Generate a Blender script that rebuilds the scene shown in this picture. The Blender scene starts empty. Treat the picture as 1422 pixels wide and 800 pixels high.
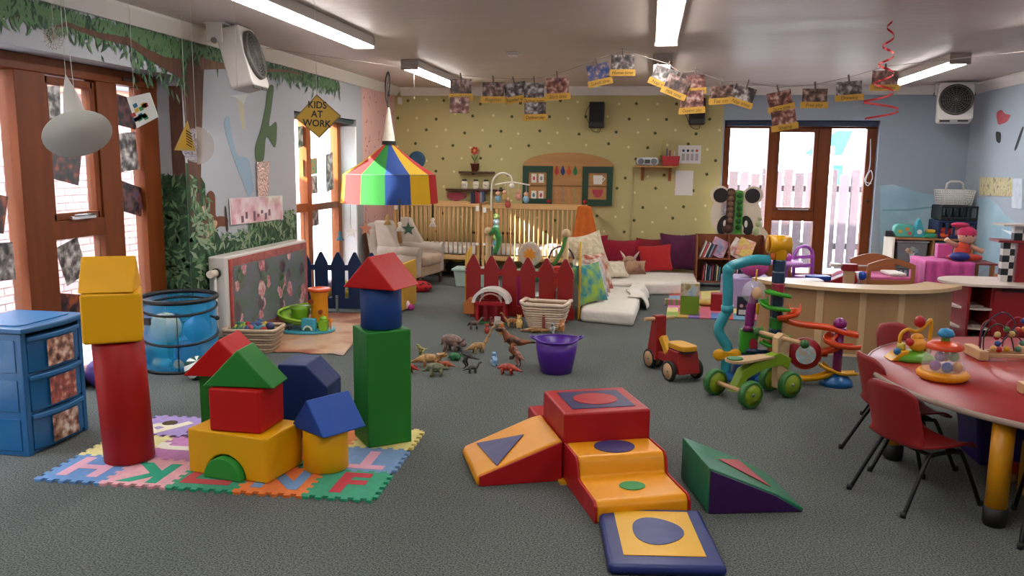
import bpy, math, random
from math import pi, sin, cos, radians
from mathutils import Matrix, Vector
random.seed(7)
SC = bpy.context.scene
COL = SC.collection

# ------------------------------------------------------------------ camera
FPX = 1140.0; IW, IH = 1422, 800
PITCH = radians(8.7); YAW = radians(9.35); ROLL = 0.011; EYE = 1.55
_f = Vector((-sin(YAW)*cos(PITCH), cos(YAW)*cos(PITCH), -sin(PITCH)))
_r0 = Vector((cos(YAW), sin(YAW), 0)); _u0 = _r0.cross(_f)
_r = cos(ROLL)*_r0 + sin(ROLL)*_u0; _u = -sin(ROLL)*_r0 + cos(ROLL)*_u0
CAMP = Vector((0, 0, EYE))
cd = bpy.data.cameras.new('camera'); cam = bpy.data.objects.new('camera', cd); COL.objects.link(cam)
cd.sensor_width = 36.0; cd.lens = FPX/IW*36.0; cd.clip_start = 0.05
cam.matrix_world = Matrix(((_r.x, _u.x, -_f.x, 0), (_r.y, _u.y, -_f.y, 0), (_r.z, _u.z, -_f.z, EYE), (0, 0, 0, 1)))
SC.camera = cam

# ------------------------------------------------------------------ world, sun, exposure
SKY = 14.0; SUN = 44.0; TUBE = 30.0
SC.view_settings.view_transform = 'Standard'; SC.view_settings.look = 'None'
SC.view_settings.gamma = 1.0; SC.view_settings.use_curve_mapping = False
SC.view_settings.exposure = 0.0
w = bpy.data.worlds.new('sky'); SC.world = w; w.use_nodes = True
bg = w.node_tree.nodes['Background']; bg.inputs[0].default_value = (0.80, 0.90, 1.0, 1); bg.inputs[1].default_value = SKY
sd = bpy.data.lights.new('sun', 'SUN'); sd.energy = SUN; sd.angle = radians(0.6); sd.color = (1.0, 0.95, 0.86)
sun = bpy.data.objects.new('sun', sd); COL.objects.link(sun)
sun.rotation_euler = Vector((1, 0.52, -0.53)).to_track_quat('-Z', 'Y').to_euler()

# ------------------------------------------------------------------ pixel helpers
def ray(x, y): return _f*FPX + _r*(x-IW/2) - _u*(y-IH/2)
def FLR(x, y, z=0.0):
    d = ray(x, y); return CAMP + d*((z-EYE)/d.z)
def YP(x, y, Y):
    d = ray(x, y); return CAMP + d*(Y/d.y)
def XP(x, y, X):
    d = ray(x, y); return CAMP + d*(X/d.x)
def on_plane(px, py, org, rz, lp, ln):
    """pixel -> point on a tilted face of a thing, in that thing's local frame"""
    Mx = Matrix.Translation(org) @ Matrix.Rotation(rz, 4, 'Z'); p0 = Mx @ Vector(lp); n = Matrix.Rotation(rz, 3, 'Z') @ Vector(ln)
    d = ray(px, py); return Mx.inverted() @ (CAMP + d*((p0-CAMP).dot(n)/d.dot(n)))
def zat(p, v):
    lo, hi = -1.0, 4.0
    for _ in range(40):
        m = (lo+hi)/2; d = Vector((p[0], p[1], m)) - CAMP
        if IH/2 - FPX*d.dot(_u)/d.dot(_f) > v: lo = m
        else: hi = m
    return lo

# ------------------------------------------------------------------ materials
def srgb(h):
    h = h.lstrip('#'); o = []
    for i in (0, 2, 4):
        c = int(h[i:i+2], 16)/255
        o.append(c/12.92 if c <= 0.04045 else ((c+0.055)/1.055)**2.4)
    return (*o, 1)
_mc = {}
def nmat(name):
    m = bpy.data.materials.new(name); m.use_nodes = True
    nt = m.node_tree; b = nt.nodes['Principled BSDF']; return m, nt, b
def M(hexc, rough=0.5, kind='plain', scale=None, amt=None, metal=0.0, spec=0.5, c2=None):
    key = (hexc, rough, kind, scale, amt, metal, spec, c2)
    if key in _mc: return _mc[key]
    m, nt, b = nmat('%s_%s' % (kind, hexc.lstrip('#')))
    N, L = nt.nodes, nt.links
    b.inputs['Base Color'].default_value = srgb(hexc); b.inputs['Roughness'].default_value = rough
    b.inputs['Metallic'].default_value = metal; b.inputs['Specular IOR Level'].default_value = spec
    m.diffuse_color = srgb(hexc)
    tc = N.new('ShaderNodeTexCoord')
    def noise(sc, det=3, co='Object', stretch=None):
        n = N.new('ShaderNodeTexNoise'); n.inputs['Scale'].default_value = sc; n.inputs['Detail'].default_value = det
        if stretch:
            mp = N.new('ShaderNodeMapping'); mp.inputs['Scale'].default_value = stretch
            L.new(tc.outputs[co], mp.inputs[0]); L.new(mp.outputs[0], n.inputs[0])
        else: L.new(tc.outputs[co], n.inputs[0])
        return n
    def mixc(fac, a, bb):
        x = N.new('ShaderNodeMix'); x.data_type = 'RGBA'
        L.new(fac, x.inputs[0]); x.inputs[6].default_value = a; x.inputs[7].default_value = bb; return x
    def bump(h, st, dist=0.01):
        bp = N.new('ShaderNodeBump'); bp.inputs['Strength'].default_value = st; bp.inputs['Distance'].default_value = dist
        L.new(h, bp.inputs['Height']); L.new(bp.outputs[0], b.inputs['Normal'])
    c = srgb(hexc); dk = tuple(v*0.72 for v in c[:3])+(1,); lt = tuple(min(1, v*1.18) for v in c[:3])+(1,)
    if kind == 'plain':
        n = noise(scale or 6, 4); r = N.new('ShaderNodeMapRange'); r.inputs[3].default_value = max(0, rough-.06); r.inputs[4].default_value = min(1, rough+.06)
        L.new(n.outputs[0], r.inputs[0]); L.new(r.outputs[0], b.inputs['Roughness'])
    elif kind == 'vinyl':
        n = noise(scale or 5, 2); bump(n.outputs[0], amt or 0.35, 0.03)
        x = mixc(noise(2.5, 2).outputs[0], tuple(v*.9 for v in c[:3])+(1,), lt); L.new(x.outputs[2], b.inputs['Base Color'])
    elif kind == 'fabric':
        n = noise(scale or 160, 2); bump(n.outputs[0], amt or 0.4, 0.004)
        x = mixc(noise((scale or 160)*.12, 3).outputs[0], dk, lt); L.new(x.outputs[2], b.inputs['Base Color'])
        b.inputs['Sheen Weight'].default_value = 0.15
    elif kind == 'wood':
        n = noise(scale or 9, 5, stretch=(1, 1, 0.12)); x = mixc(n.outputs[0], srgb(c2) if c2 else dk, lt)
        L.new(x.outputs[2], b.inputs['Base Color']); bump(n.outputs[0], amt or 0.08, 0.003)
    elif kind == 'woodx':
        n = noise(scale or 9, 5, stretch=(0.12, 1, 1)); x = mixc(n.outputs[0], srgb(c2) if c2 else dk, lt)
        L.new(x.outputs[2], b.inputs['Base Color']); bump(n.outputs[0], amt or 0.08, 0.003)
    elif kind == 'mottle':
        n = noise(scale or 14, 3); cr = N.new('ShaderNodeMapRange'); cr.inputs[1].default_value = .40; cr.inputs[2].default_value = .62
        L.new(n.outputs[0], cr.inputs[0]); x = mixc(cr.outputs[0], c, srgb(c2) if c2 else dk); L.new(x.outputs[2], b.inputs['Base Color'])
    elif kind == 'spots':
        v = N.new('ShaderNodeTexVoronoi'); v.inputs['Scale'].default_value = scale or 10; L.new(tc.outputs['Object'], v.inputs[0])
        cr = N.new('ShaderNodeMath'); cr.operation = 'LESS_THAN'; cr.inputs[1].default_value = amt or .3; L.new(v.outputs['Distance'], cr.inputs[0])
        x = mixc(cr.outputs[0], c, srgb(c2)); L.new(x.outputs[2], b.inputs['Base Color'])
    elif kind == 'stripe':
        wv = N.new('ShaderNodeTexWave'); wv.inputs['Scale'].default_value = scale or 10; wv.inputs['Distortion'].default_value = amt or 0
        L.new(tc.outputs['Object'], wv.inputs[0]); cr = N.new('ShaderNodeMath'); cr.operation = 'GREATER_THAN'; cr.inputs[1].default_value = .5
        L.new(wv.outputs[0], cr.inputs[0]); x = mixc(cr.outputs[0], c, srgb(c2)); L.new(x.outputs[2], b.inputs['Base Color'])
    elif kind == 'carpet':
        n = noise(130, 3); cr = N.new('ShaderNodeMapRange'); cr.inputs[1].default_value = .36; cr.inputs[2].default_value = .64
        L.new(n.outputs[0], cr.inputs[0]); x = mixc(cr.outputs[0], c, srgb(c2)); 
        n3 = noise(1.3, 3); y = N.new('ShaderNodeMix'); y.data_type = 'RGBA'; y.blend_type = 'MULTIPLY'; y.inputs[0].default_value = .25
        L.new(x.outputs[2], y.inputs[6]); L.new(n3.outputs[0], y.inputs[7]); L.new(y.outputs[2], b.inputs['Base Color'])
        n2 = noise(300, 2); bump(n2.outputs[0], .7, .006)
    elif kind == 'plaster':
        n = noise(60, 3); bump(n.outputs[0], .12, .004); x = mixc(noise(1.2, 4).outputs[0], tuple(v*.92 for v in c[:3])+(1,), c); L.new(x.outputs[2], b.inputs['Base Color'])
    elif kind == 'gloss_ceiling':
        n = noise(1.6, 4, stretch=(.5, 1.6, 1)); cr = N.new('ShaderNodeMapRange'); cr.inputs[3].default_value = .34; cr.inputs[4].default_value = .60
        L.new(n.outputs[0], cr.inputs[0]); L.new(cr.outputs[0], b.inputs['Roughness']); bump(noise(7, 3, stretch=(.5, 1.6, 1)).outputs[0], .25, .02)
    _mc[key] = m; return m
def photo(seed, cols, scale=9, rough=.3):
    key = ('photo', seed, tuple(cols), scale)
    if key in _mc: return _mc[key]
    m, nt, b = nmat('print_%s' % seed); N, L = nt.nodes, nt.links; b.inputs['Roughness'].default_value = rough
    tc = N.new('ShaderNodeTexCoord'); mp = N.new('ShaderNodeMapping'); mp.inputs['Location'].default_value = (seed*3.1, seed*1.7, seed*2.3)
    n = N.new('ShaderNodeTexNoise'); n.inputs['Scale'].default_value = scale; n.inputs['Detail'].default_value = 3
    cr = N.new('ShaderNodeValToRGB'); cr.color_ramp.interpolation = 'B_SPLINE'
    e = cr.color_ramp.elements
    for i, h in enumerate(cols):
        pos = .33 + .34*i/max(1, len(cols)-1)
        el = e[i] if i < 2 else e.new(pos)
        el.position = pos; el.color = srgb(h)
    L.new(tc.outputs['Object'], mp.inputs[0]); L.new(mp.outputs[0], n.inputs[0]); L.new(n.outputs[0], cr.inputs[0]); L.new(cr.outputs[0], b.inputs['Base Color'])
    _mc[key] = m; return m
def emis(name, col, st):
    m, nt, b = nmat(name); b.inputs['Base Color'].default_value = (0.9, 0.9, 0.9, 1)
    b.inputs['Emission Color'].default_value = col; b.inputs['Emission Strength'].default_value = st; return m
def sheer(name, hexc, alpha, rough=.15, spec=.5):
    if name in _mc: return _mc[name]
    m, nt, b = nmat(name); N, L = nt.nodes, nt.links
    b.inputs['Base Color'].default_value = srgb(hexc); b.inputs['Roughness'].default_value = rough; b.inputs['Alpha'].default_value = alpha
    b.inputs['Specular IOR Level'].default_value = spec
    _mc[name] = m; return m
GLASS = sheer('window_glass', '#f4f8fa', .06, .03)
CLEAR = sheer('clear_plastic', '#f0f0f4', .20, .05, .7)

# ------------------------------------------------------------------ mesh builder
class MB:
    def __init__(s): s.v = []; s.f = []; s.sm = []; s.mi = []; s.cm = 0
    def add(s, vs, fs, smooth=False):
        o = len(s.v); s.v += [Vector(p) for p in vs]; s.f += [[i+o for i in f] for f in fs]
        s.sm += [smooth]*len(fs); s.mi += [s.cm]*len(fs); return s
    def slot(s, i): s.cm = i; return s
    def mark(s): return len(s.v)
    def xf(s, Mx, k=0):
        for i in range(k, len(s.v)): s.v[i] = Mx @ s.v[i]
        return s
    def box(s, x0, x1, y0, y1, z0, z1):
        return s.add([(x0,y0,z0),(x1,y0,z0),(x1,y1,z0),(x0,y1,z0),(x0,y0,z1),(x1,y0,z1),(x1,y1,z1),(x0,y1,z1)],
                     [(0,3,2,1),(4,5,6,7),(0,1,5,4),(1,2,6,5),(2,3,7,6),(3,0,4,7)])
    def cbox(s, c, d, rot=None):
        k = s.mark(); s.box(-d[0]/2, d[0]/2, -d[1]/2, d[1]/2, -d[2]/2, d[2]/2)
        Mx = Matrix.Translation(c)
        if rot: Mx = Mx @ Matrix.Rotation(rot[2], 4, 'Z') @ Matrix.Rotation(rot[1], 4, 'Y') @ Matrix.Rotation(rot[0], 4, 'X')
        return s.xf(Mx, k)
    def tube(s, pts, r, n=8, closed=False, caps=True, smooth=True, flat=None):
        pts = [Vector(p) for p in pts]; m = len(pts)
        rs = r if isinstance(r, (list, tuple)) else [r]*m
        vs = []; up = None
        for i, p in enumerate(pts):
            if closed: t = pts[(i+1) % m] - pts[i-1]
            else: t = pts[min(i+1, m-1)] - pts[max(i-1, 0)]
            t.normalize()
            if up is None:
                up = Vector((0, 0, 1)) if abs(t.z) < .9 else Vector((0, 1, 0))
            a = t.cross(up)
            if a.length < 1e-6: a = t.cross(Vector((1, 0, 0)))
            a.normalize(); bb = a.cross(t); bb.normalize(); up = bb
            ra = rs[i] if not isinstance(rs[i], (tuple, list)) else rs[i][0]
            rb = rs[i] if not isinstance(rs[i], (tuple, list)) else rs[i][1]
            for j in range(n):
                an = 2*pi*j/n; vs.append(p + a*cos(an)*ra + bb*sin(an)*rb)
        fs = []
        for i in range(m if closed else m-1):
            for j in range(n):
                i2 = (i+1) % m; fs.append((i*n+j, i*n+(j+1) % n, i2*n+(j+1) % n, i2*n+j))
        o = s.mark(); s.add(vs, fs, smooth)
        if caps and not closed:
            s.f.append([o+j for j in range(n)][::-1]); s.f.append([o+(m-1)*n+j for j in range(n)])
            s.sm += [False]*2; s.mi += [s.cm]*2
        return s
    def cyl(s, p0, p1, r0, r1=None, n=14): return s.tube([p0, p1], [r0, r0 if r1 is None else r1], n)
    def lathe(s, prof, n=24, c=(0, 0, 0), smooth=True, a0=0, a1=2*pi):
        vs = []; fs = []; full = abs(a1-a0-2*pi) < 1e-6; k = n if full else n+1
        for r, z in prof:
            for j in range(k):
                an = a0+(a1-a0)*j/n; vs.append((c[0]+r*cos(an), c[1]+r*sin(an), c[2]+z))
        for i in range(len(prof)-1):
            for j in range(n):
                j2 = (j+1) % k; fs.append((i*k+j, i*k+j2, (i+1)*k+j2, (i+1)*k+j))
        return s.add(vs, fs, smooth)
    def sph(s, c, r, n=12, m=8):
        r = (r, r, r) if not isinstance(r, (tuple, list)) else r
        vs = [(c[0], c[1], c[2]+r[2])]; fs = []
        for i in range(1, m):
            for j in range(n):
                a, b2 = pi*i/m, 2*pi*j/n; vs.append((c[0]+r[0]*sin(a)*cos(b2), c[1]+r[1]*sin(a)*sin(b2), c[2]+r[2]*cos(a)))
        vs.append((c[0], c[1], c[2]-r[2])); e = len(vs)-1
        for j in range(n):
            fs.append((0, 1+j, 1+(j+1) % n)); fs.append((e, e-n+(j+1) % n, e-n+j))
            for i in range(m-2): fs.append((1+i*n+j, 1+(i+1)*n+j, 1+(i+1)*n+(j+1) % n, 1+i*n+(j+1) % n))
        return s.add(vs, fs, True)
    def prism(s, poly, d0, d1, ax='z'):
        n = len(poly)
        if ax == 'z': g = lambda p, d: (p[0], p[1], d)
        elif ax == 'y': g = lambda p, d: (p[0], d, p[1])
        else: g = lambda p, d: (d, p[0], p[1])
        vs = [g(p, d0) for p in poly] + [g(p, d1) for p in poly]
        fs = [list(range(n))[::-1], list(range(n, 2*n))] + [(i, (i+1) % n, n+(i+1) % n, n+i) for i in range(n)]
        return s.add(vs, fs)
    def poly3(s, pts, nrm, th):
        n = len(pts); pts = [Vector(p) for p in pts]; o = Vector(nrm)*th
        vs = pts + [p+o for p in pts]
        return s.add(vs, [list(range(n))[::-1], list(range(n, 2*n))] + [(i, (i+1) % n, n+(i+1) % n, n+i) for i in range(n)])
    def grid(s, fn, nu, nv, smooth=True):
        vs = [fn(i/nu, j/nv) for j in range(nv+1) for i in range(nu+1)]; k = nu+1
        return s.add(vs, [(j*k+i, j*k+i+1, (j+1)*k+i+1, (j+1)*k+i) for j in range(nv) for i in range(nu)], smooth)
    def build(s, name, mats, parent=None, bevel=0, seg=2, solid=0, sub=0, fixn=True):
        me = bpy.data.meshes.new(name); me.from_pydata([tuple(v) for v in s.v], [], s.f); 
        me.polygons.foreach_set('use_smooth', s.sm); me.polygons.foreach_set('material_index', s.mi)
        for mm in (mats if isinstance(mats, (list, tuple)) else [mats]): me.materials.append(mm)
        if fixn:
            import bmesh
            bm = bmesh.new(); bm.from_mesh(me); bmesh.ops.recalc_face_normals(bm, faces=bm.faces); bm.to_mesh(me); bm.free()
        me.update()
        o = bpy.data.objects.new(name, me); COL.objects.link(o)
        if parent: o.parent = parent
        if solid:
            md = o.modifiers.new('thickness', 'SOLIDIFY'); md.thickness = solid; md.offset = 0
        if bevel:
            md = o.modifiers.new('bevel', 'BEVEL'); md.width = bevel; md.segments = seg; md.limit_method = 'ANGLE'; md.angle_limit = radians(35); md.harden_normals = False
            me.polygons.foreach_set('use_smooth', [True]*len(me.polygons))
            md2 = o.modifiers.new('wn', 'WEIGHTED_NORMAL'); md2.keep_sharp = False
        if sub:
            md = o.modifiers.new('sub', 'SUBSURF'); md.levels = sub; md.render_levels = sub
        return o
def tag(o, label, cat, group=None, kind=None):
    o['label'] = label; o['category'] = cat
    if group: o['group'] = group
    if kind: o['kind'] = kind
    return o
def thing(name, label, cat, loc=(0, 0, 0), rz=0.0, group=None, rot=None):
    o = bpy.data.objects.new(name, None); COL.objects.link(o); o.location = loc
    o.rotation_euler = rot if rot else (0, 0, rz); o.empty_display_size = .05
    return tag(o, label, cat, group)
def solo(mb, name, mats, label, cat, loc=(0, 0, 0), rz=0.0, group=None, rot=None, **k):
    o = mb.build(name, mats, **k); o.location = loc; o.rotation_euler = rot if rot else (0, 0, rz); return tag(o, label, cat, group)
def struct(mb, name, mats, **k):
    o = mb.build(name, mats, **k)
    if not k.get('parent'): o['kind'] = 'structure'
    return o
def dup(root, loc=None, rz=None, label=None, parent=None):
    r = root.copy(); COL.objects.link(r)
    if parent: r.parent = parent
    if loc is not None: r.location = loc
    if rz is not None: r.rotation_euler = (0, 0, rz)
    if label: r['label'] = label
    for ch in list(root.children): dup(ch, parent=r)
    return r
def text(body, size, name, mat, parent, loc, rot, depth=.0006, align='CENTER', shear=0.0, bold=0.0, sx=1.0):
    cu = bpy.data.curves.new('t', 'FONT'); cu.body = body; cu.size = size; cu.align_x = align; cu.align_y = 'CENTER'
    cu.extrude = depth; cu.shear = shear; cu.offset = bold; cu.resolution_u = 3; cu.space_line = .95
    t = bpy.data.objects.new('t', cu); COL.objects.link(t)
    dg = bpy.context.evaluated_depsgraph_get(); me = bpy.data.meshes.new_from_object(t.evaluated_get(dg))
    COL.objects.unlink(t); bpy.data.objects.remove(t)
    me.materials.clear(); me.materials.append(mat)
    o = bpy.data.objects.new(name, me); COL.objects.link(o); o.parent = parent; o.location = loc; o.rotation_euler = rot; o.scale = (sx, 1, 1)
    return o
def arc(cx, cy, r, a0, a1, n, ry=None):
    ry = r if ry is None else ry
    return [(cx+r*cos(radians(a0+(a1-a0)*i/n)), cy+ry*sin(radians(a0+(a1-a0)*i/n))) for i in range(n+1)]
def disc(cx, cy, r, n=20, ry=None): return arc(cx, cy, r, 0, 360, n, ry)[:-1]
def spline(pts, n=6):
    P = [Vector(p) for p in pts]; out = []
    for i in range(len(P)-1):
        p0, p1, p2, p3 = P[max(i-1, 0)], P[i], P[i+1], P[min(i+2, len(P)-1)]
        for k in range(n):
            t = k/n; out.append(.5*((2*p1)+(p2-p0)*t+(2*p0-5*p1+4*p2-p3)*t*t+(3*p1-p0-3*p2+p3)*t**3))
    return out+[P[-1]]
def smooth_closed(px, n=4):
    P = [Vector((x, y, 0)) for x, y in px]; out = []; K = len(P)
    for i in range(K):
        p0, p1, p2, p3 = P[i-1], P[i], P[(i+1) % K], P[(i+2) % K]
        for k in range(n):
            t = k/n; q = .5*((2*p1)+(p2-p0)*t+(2*p0-5*p1+4*p2-p3)*t*t+(3*p1-p0-3*p2+p3)*t**3); out.append((q.x, q.y))
    return out
def rrect(x0, x1, y0, y1, r, n=4):
    return arc(x1-r, y0+r, r, -90, 0, n)+arc(x1-r, y1-r, r, 0, 90, n)+arc(x0+r, y1-r, r, 90, 180, n)+arc(x0+r, y0+r, r, 180, 270, n)
# soft palette of the play vinyl
RED, YEL, GRN, BLU = '#b41010', '#db9f05', '#23762a', '#123a78'
# ================================================================== SETTING
LX, RX, BY, RY, CZ, WZ = -3.55, 3.95, 11.3, -2.2, 2.56, 2.45
m = MB(); m.box(LX-.3, RX+.2, RY-.2, BY+.3, -.12, 0); struct(m, 'floor', M('#454947', .95, 'carpet', c2='#808480', spec=.1))
m = MB(); m.box(LX-.4, RX+.3, RY-.3, BY+.3, CZ, CZ+.12); struct(m, 'ceiling', M('#bfb1aa', .5, 'gloss_ceiling'))
def wall_x(mb, x0, x1, y0, y1, z1, holes):
    y = y0
    for (a, b, zb, zt) in sorted(holes):
        if a > y: mb.box(x0, x1, y, a, 0, z1)
        if zb > 0: mb.box(x0, x1, a, b, 0, zb)
        mb.box(x0, x1, a, b, zt, z1); y = b
    mb.box(x0, x1, y, y1, 0, z1)
WHITEW = M('#aeb0b7', .7, 'plaster')
W1 = (2.6, 5.93, 0, 2.17); D2 = (7.95, 9.74, 0, 2.04); BD = (.95, 2.88, 0, 2.13)
m = MB(); wall_x(m, LX-.32, LX, RY, 9.95, CZ, [W1, D2]); wall_left = struct(m, 'wall_left', WHITEW)
m = MB(); m.box(LX-.32, LX, 9.95, BY+.3, 0, CZ); wall_pink = struct(m, 'wall_left_pink', M('#d9aca4', .7, 'plaster'))
m = MB(); m.box(LX, .93, BY, BY+.25, 0, CZ); wall_back = struct(m, 'wall_back', M('#bdb079', .65, 'plaster'))
m = MB()
m.box(.93, BD[0], BY, BY+.25, 0, CZ); m.box(BD[1], RX, BY, BY+.25, 0, CZ); m.box(BD[0], BD[1], BY, BY+.25, BD[3], CZ)
wall_blue = struct(m, 'wall_back_blue', M('#9aa7b4', .7, 'plaster'))
m = MB(); m.box(RX, RX+.2, RY, BY+.25, 0, CZ); wall_right = struct(m, 'wall_right', M('#a9b6c4', .7, 'plaster'))
m = MB(); m.box(LX-.3, RX+.2, RY-.2, RY, 0, CZ); struct(m, 'wall_rear', M('#d4d0c4', .7, 'plaster'))
COVE = M('#dcd8d2', .5)
for i, (ax, pts) in enumerate((('y', [(LX, WZ), (LX+.03, WZ), (LX+.10, CZ-.02), (LX+.10, CZ), (LX, CZ)]), ('y', [(RX, WZ), (RX-.03, WZ), (RX-.10, CZ-.02), (RX-.10, CZ), (RX, CZ)]))):
    m = MB(); m.prism(pts, RY, BY, 'y'); struct(m, 'trim_%d' % (i+1), COVE)
m = MB(); m.prism([(BY, WZ), (BY-.03, WZ), (BY-.10, CZ-.02), (BY-.10, CZ), (BY, CZ)], LX+.1, RX-.1, 'x'); struct(m, 'trim_3', COVE)
BB = M('#cfc9bd', .5)
for i, (a, b) in enumerate(((RY, W1[0]), (W1[1], D2[0]), (D2[1], BY))):
    m = MB(); m.box(LX, LX+.018, a, b, 0, .10); struct(m, 'baseboard_left_%d' % (i+1), BB, bevel=.004)
m = MB(); m.box(LX+.02, BD[0], BY-.018, BY, 0, .10); struct(m, 'baseboard_back', BB, bevel=.004)
m = MB(); m.box(BD[1], RX-.02, BY-.018, BY, 0, .10); struct(m, 'baseboard_back_blue', BB, bevel=.004)
m = MB(); m.box(RX-.018, RX, RY, BY, 0, .10); struct(m, 'baseboard_right', BB, bevel=.004)

FRAME = M('#783a12', .5, 'wood', scale=14, c2='#56260a', spec=.25)
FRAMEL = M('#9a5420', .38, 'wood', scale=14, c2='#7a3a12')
# ---- window_1: full-height stained frames in the left wall (plane X = LX-.28)
def xframe(name, mat, bars, panes, x, th, extras=()):
    root = None
    m = MB(); 
    for (y0, y1, z0, z1) in bars[:1]: m.box(x-th/2, x+th/2, y0, y1, z0, z1)
    root = struct(m, name, mat, bevel=.006)
    for (nm, y0, y1, z0, z1, t) in bars[1:]:
        b = MB(); b.box(x-t/2, x+t/2, y0, y1, z0, z1); b.build(nm, mat, root, bevel=.006)
    for (y0, y1, z0, z1) in panes:
        b = MB(); b.box(x-.006, x+.006, y0, y1, z0, z1); b.build('pane', GLASS, root)
    return root
FX = LX-.26
bars = [(2.6, 5.93, 2.07, 2.17), ('sill', 2.6, 5.93, 0, .11, .12), ('post', 5.72, 5.93, .11, 2.07, .10), ('post', 5.22, 5.44, .11, 2.07, .10),
        ('post', 4.46, 4.72, .11, 2.07, .12), ('post', 3.55, 3.75, .11, 2.07, .10), ('post', 2.6, 2.72, .11, 2.07, .10),
        ('transom', 4.72, 5.22, 1.02, 1.14, .10), ('sash_rail', 4.74, 5.20, 1.14, 1.19, .07), ('sash_rail', 4.74, 5.20, 2.01, 2.06, .07), ('sash_stile', 4.72, 4.77, 1.14, 2.06, .07), ('sash_stile', 5.17, 5.22, 1.14, 2.06, .07)]
panes = [(5.44, 5.72, .11, 2.07), (4.77, 5.17, 1.19, 2.01), (4.72, 5.22, .11, 1.02), (3.75, 4.46, .11, 2.07), (2.72, 3.55, .11, 2.07)]
win1 = xframe('window_1', FRAME, bars, panes, FX, .11)
m = MB(); m.box(FX+.05, FX+.075, 4.86, 5.10, 1.145, 1.165); m.tube([(FX+.08, 4.88, 1.17), (FX+.10, 4.98, 1.175), (FX+.08, 5.08, 1.17)], .008, 6); m.build('handle', M('#c8c8c8', .25, metal=.9), win1)
m = MB(); m.box(FX+.058, FX+.066, 5.50, 5.68, 2.10, 2.125); m.build('vent_strip', M('#2a1208', .5), win1)
# ---- door_2: sunny stained frame further along the left wall
bars = [(7.95, 9.74, 1.98, 2.04), ('sill', 7.95, 9.74, 0, .08, .12), ('post', 7.95, 8.08, .08, 1.98, .10), ('post', 9.60, 9.74, .08, 1.98, .10), ('post', 8.68, 8.80, .08, 1.98, .10), ('transom', 8.08, 8.68, .98, 1.08, .08), ('transom', 8.80, 9.60, .98, 1.06, .08)]
panes = [(8.08, 8.68, .08, .98), (8.08, 8.68, 1.08, 1.98), (8.80, 9.60, .08, .98), (8.80, 9.60, 1.06, 1.98)]
door2 = xframe('door_2', FRAMEL, bars, panes, FX+.02, .11)
m = MB(); m.box(LX-.10, LX-.02, 7.96, 9.73, 1.99, 2.035); m.build('roller_blind', M('#2e4044', .6), door2, bevel=.02)
m = MB(); m.box(LX-.31, LX, 9.70, 9.74, 0, 1.96); m.build('reveal_lining', M('#e9ebec', .6), door2)
# ---- door_3: back garden door, three lights
def ybar(root, nm, x0, x1, z0, z1, t, mat, y): 
    b = MB(); b.box(x0, x1, y-t/2, y+t/2, z0, z1); return b.build(nm, mat, root, bevel=.006)
FY = BY+.16
m = MB(); m.box(.95, 2.88, FY-.05, FY+.05, 2.03, 2.13); door3 = struct(m, 'door_3', FRAME, bevel=.006)
for (nm, x0, x1, z0, z1, t) in (('sill', .95, 2.88, 0, .12, .12), ('post', .95, 1.04, .12, 2.03, .1), ('post', 1.53, 1.63, .12, 2.03, .12), ('post', 2.16, 2.32, .12, 2.03, .12), ('post', 2.76, 2.88, .12, 2.03, .1),
                               ('transom', 1.63, 2.16, .82, .95, .1), ('sash_stile', 1.63, 1.68, .95, 2.03, .08), ('sash_stile', 2.11, 2.16, .95, 2.03, .08), ('sash_rail', 1.68, 2.11, .95, 1.00, .08), ('sash_rail', 1.68, 2.11, 1.98, 2.03, .08)):
    ybar(door3, nm, x0, x1, z0, z1, t, FRAME, FY)
for (x0, x1, z0, z1) in ((1.04, 1.53, .12, 2.03), (1.68, 2.11, 1.0, 1.98), (1.63, 2.16, .12, .82), (2.32, 2.76, .12, 2.03)):
    b = MB(); b.box(x0, x1, FY-.006, FY+.006, z0, z1); b.build('pane', GLASS, door3)
m = MB(); m.box(.97, 2.86, BY+.01, BY+.09, 2.055, 2.125); m.build('roller_blind', M('#1d2846', .6), door3, bevel=.015)
m = MB(); m.box(1.70, 2.09, FY-.06, FY-.045, .965, .985); m.build('handle', M('#c8c8c8', .3, metal=.9), door3)
m = MB(); m.tube(spline([(2.80, FY-.06, 1.9), (2.81, FY-.09, 1.55), (2.76, FY-.1, 1.38), (2.80, FY-.1, 1.30), (2.85, FY-.1, 1.40), (2.82, FY-.1, 1.5), (2.77, FY-.1, 1.36), (2.84, FY-.1, 1.33)], 5), .006, 5); m.build('blind_cord', M('#e8e8e8', .5), door3)
m = MB(); m.sph((2.82, FY-.07, 1.10), .018); m.build('lock', M('#222222', .3), door3)

# ================================================================== OUTSIDE
m = MB(); m.box(-14, LX-.32, -4, 20, -.14, -.06); m.box(LX-.32, 9, BY+.25, 20, -.14, -.06); pav = struct(m, 'ground_outside', M('#b9b4ae', .9, 'plaster'))
slab = None
for i in range(9):
    for j in range(16):
        x, y = -4.08-.30*i, 3.8+.30*j+(.15 if i % 2 else 0)
        if slab is None:
            b = MB(); b.box(-.145, .145, -.145, .145, 0, .03); slab = b.build('paving_slab', M('#c4beb8', .85, 'plaster'), pav, bevel=.006, seg=1); slab.location = (x, y, -.06)
        else:
            c = slab.copy(); COL.objects.link(c); c.location = (x, y, -.06+random.uniform(0, .004))
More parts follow.
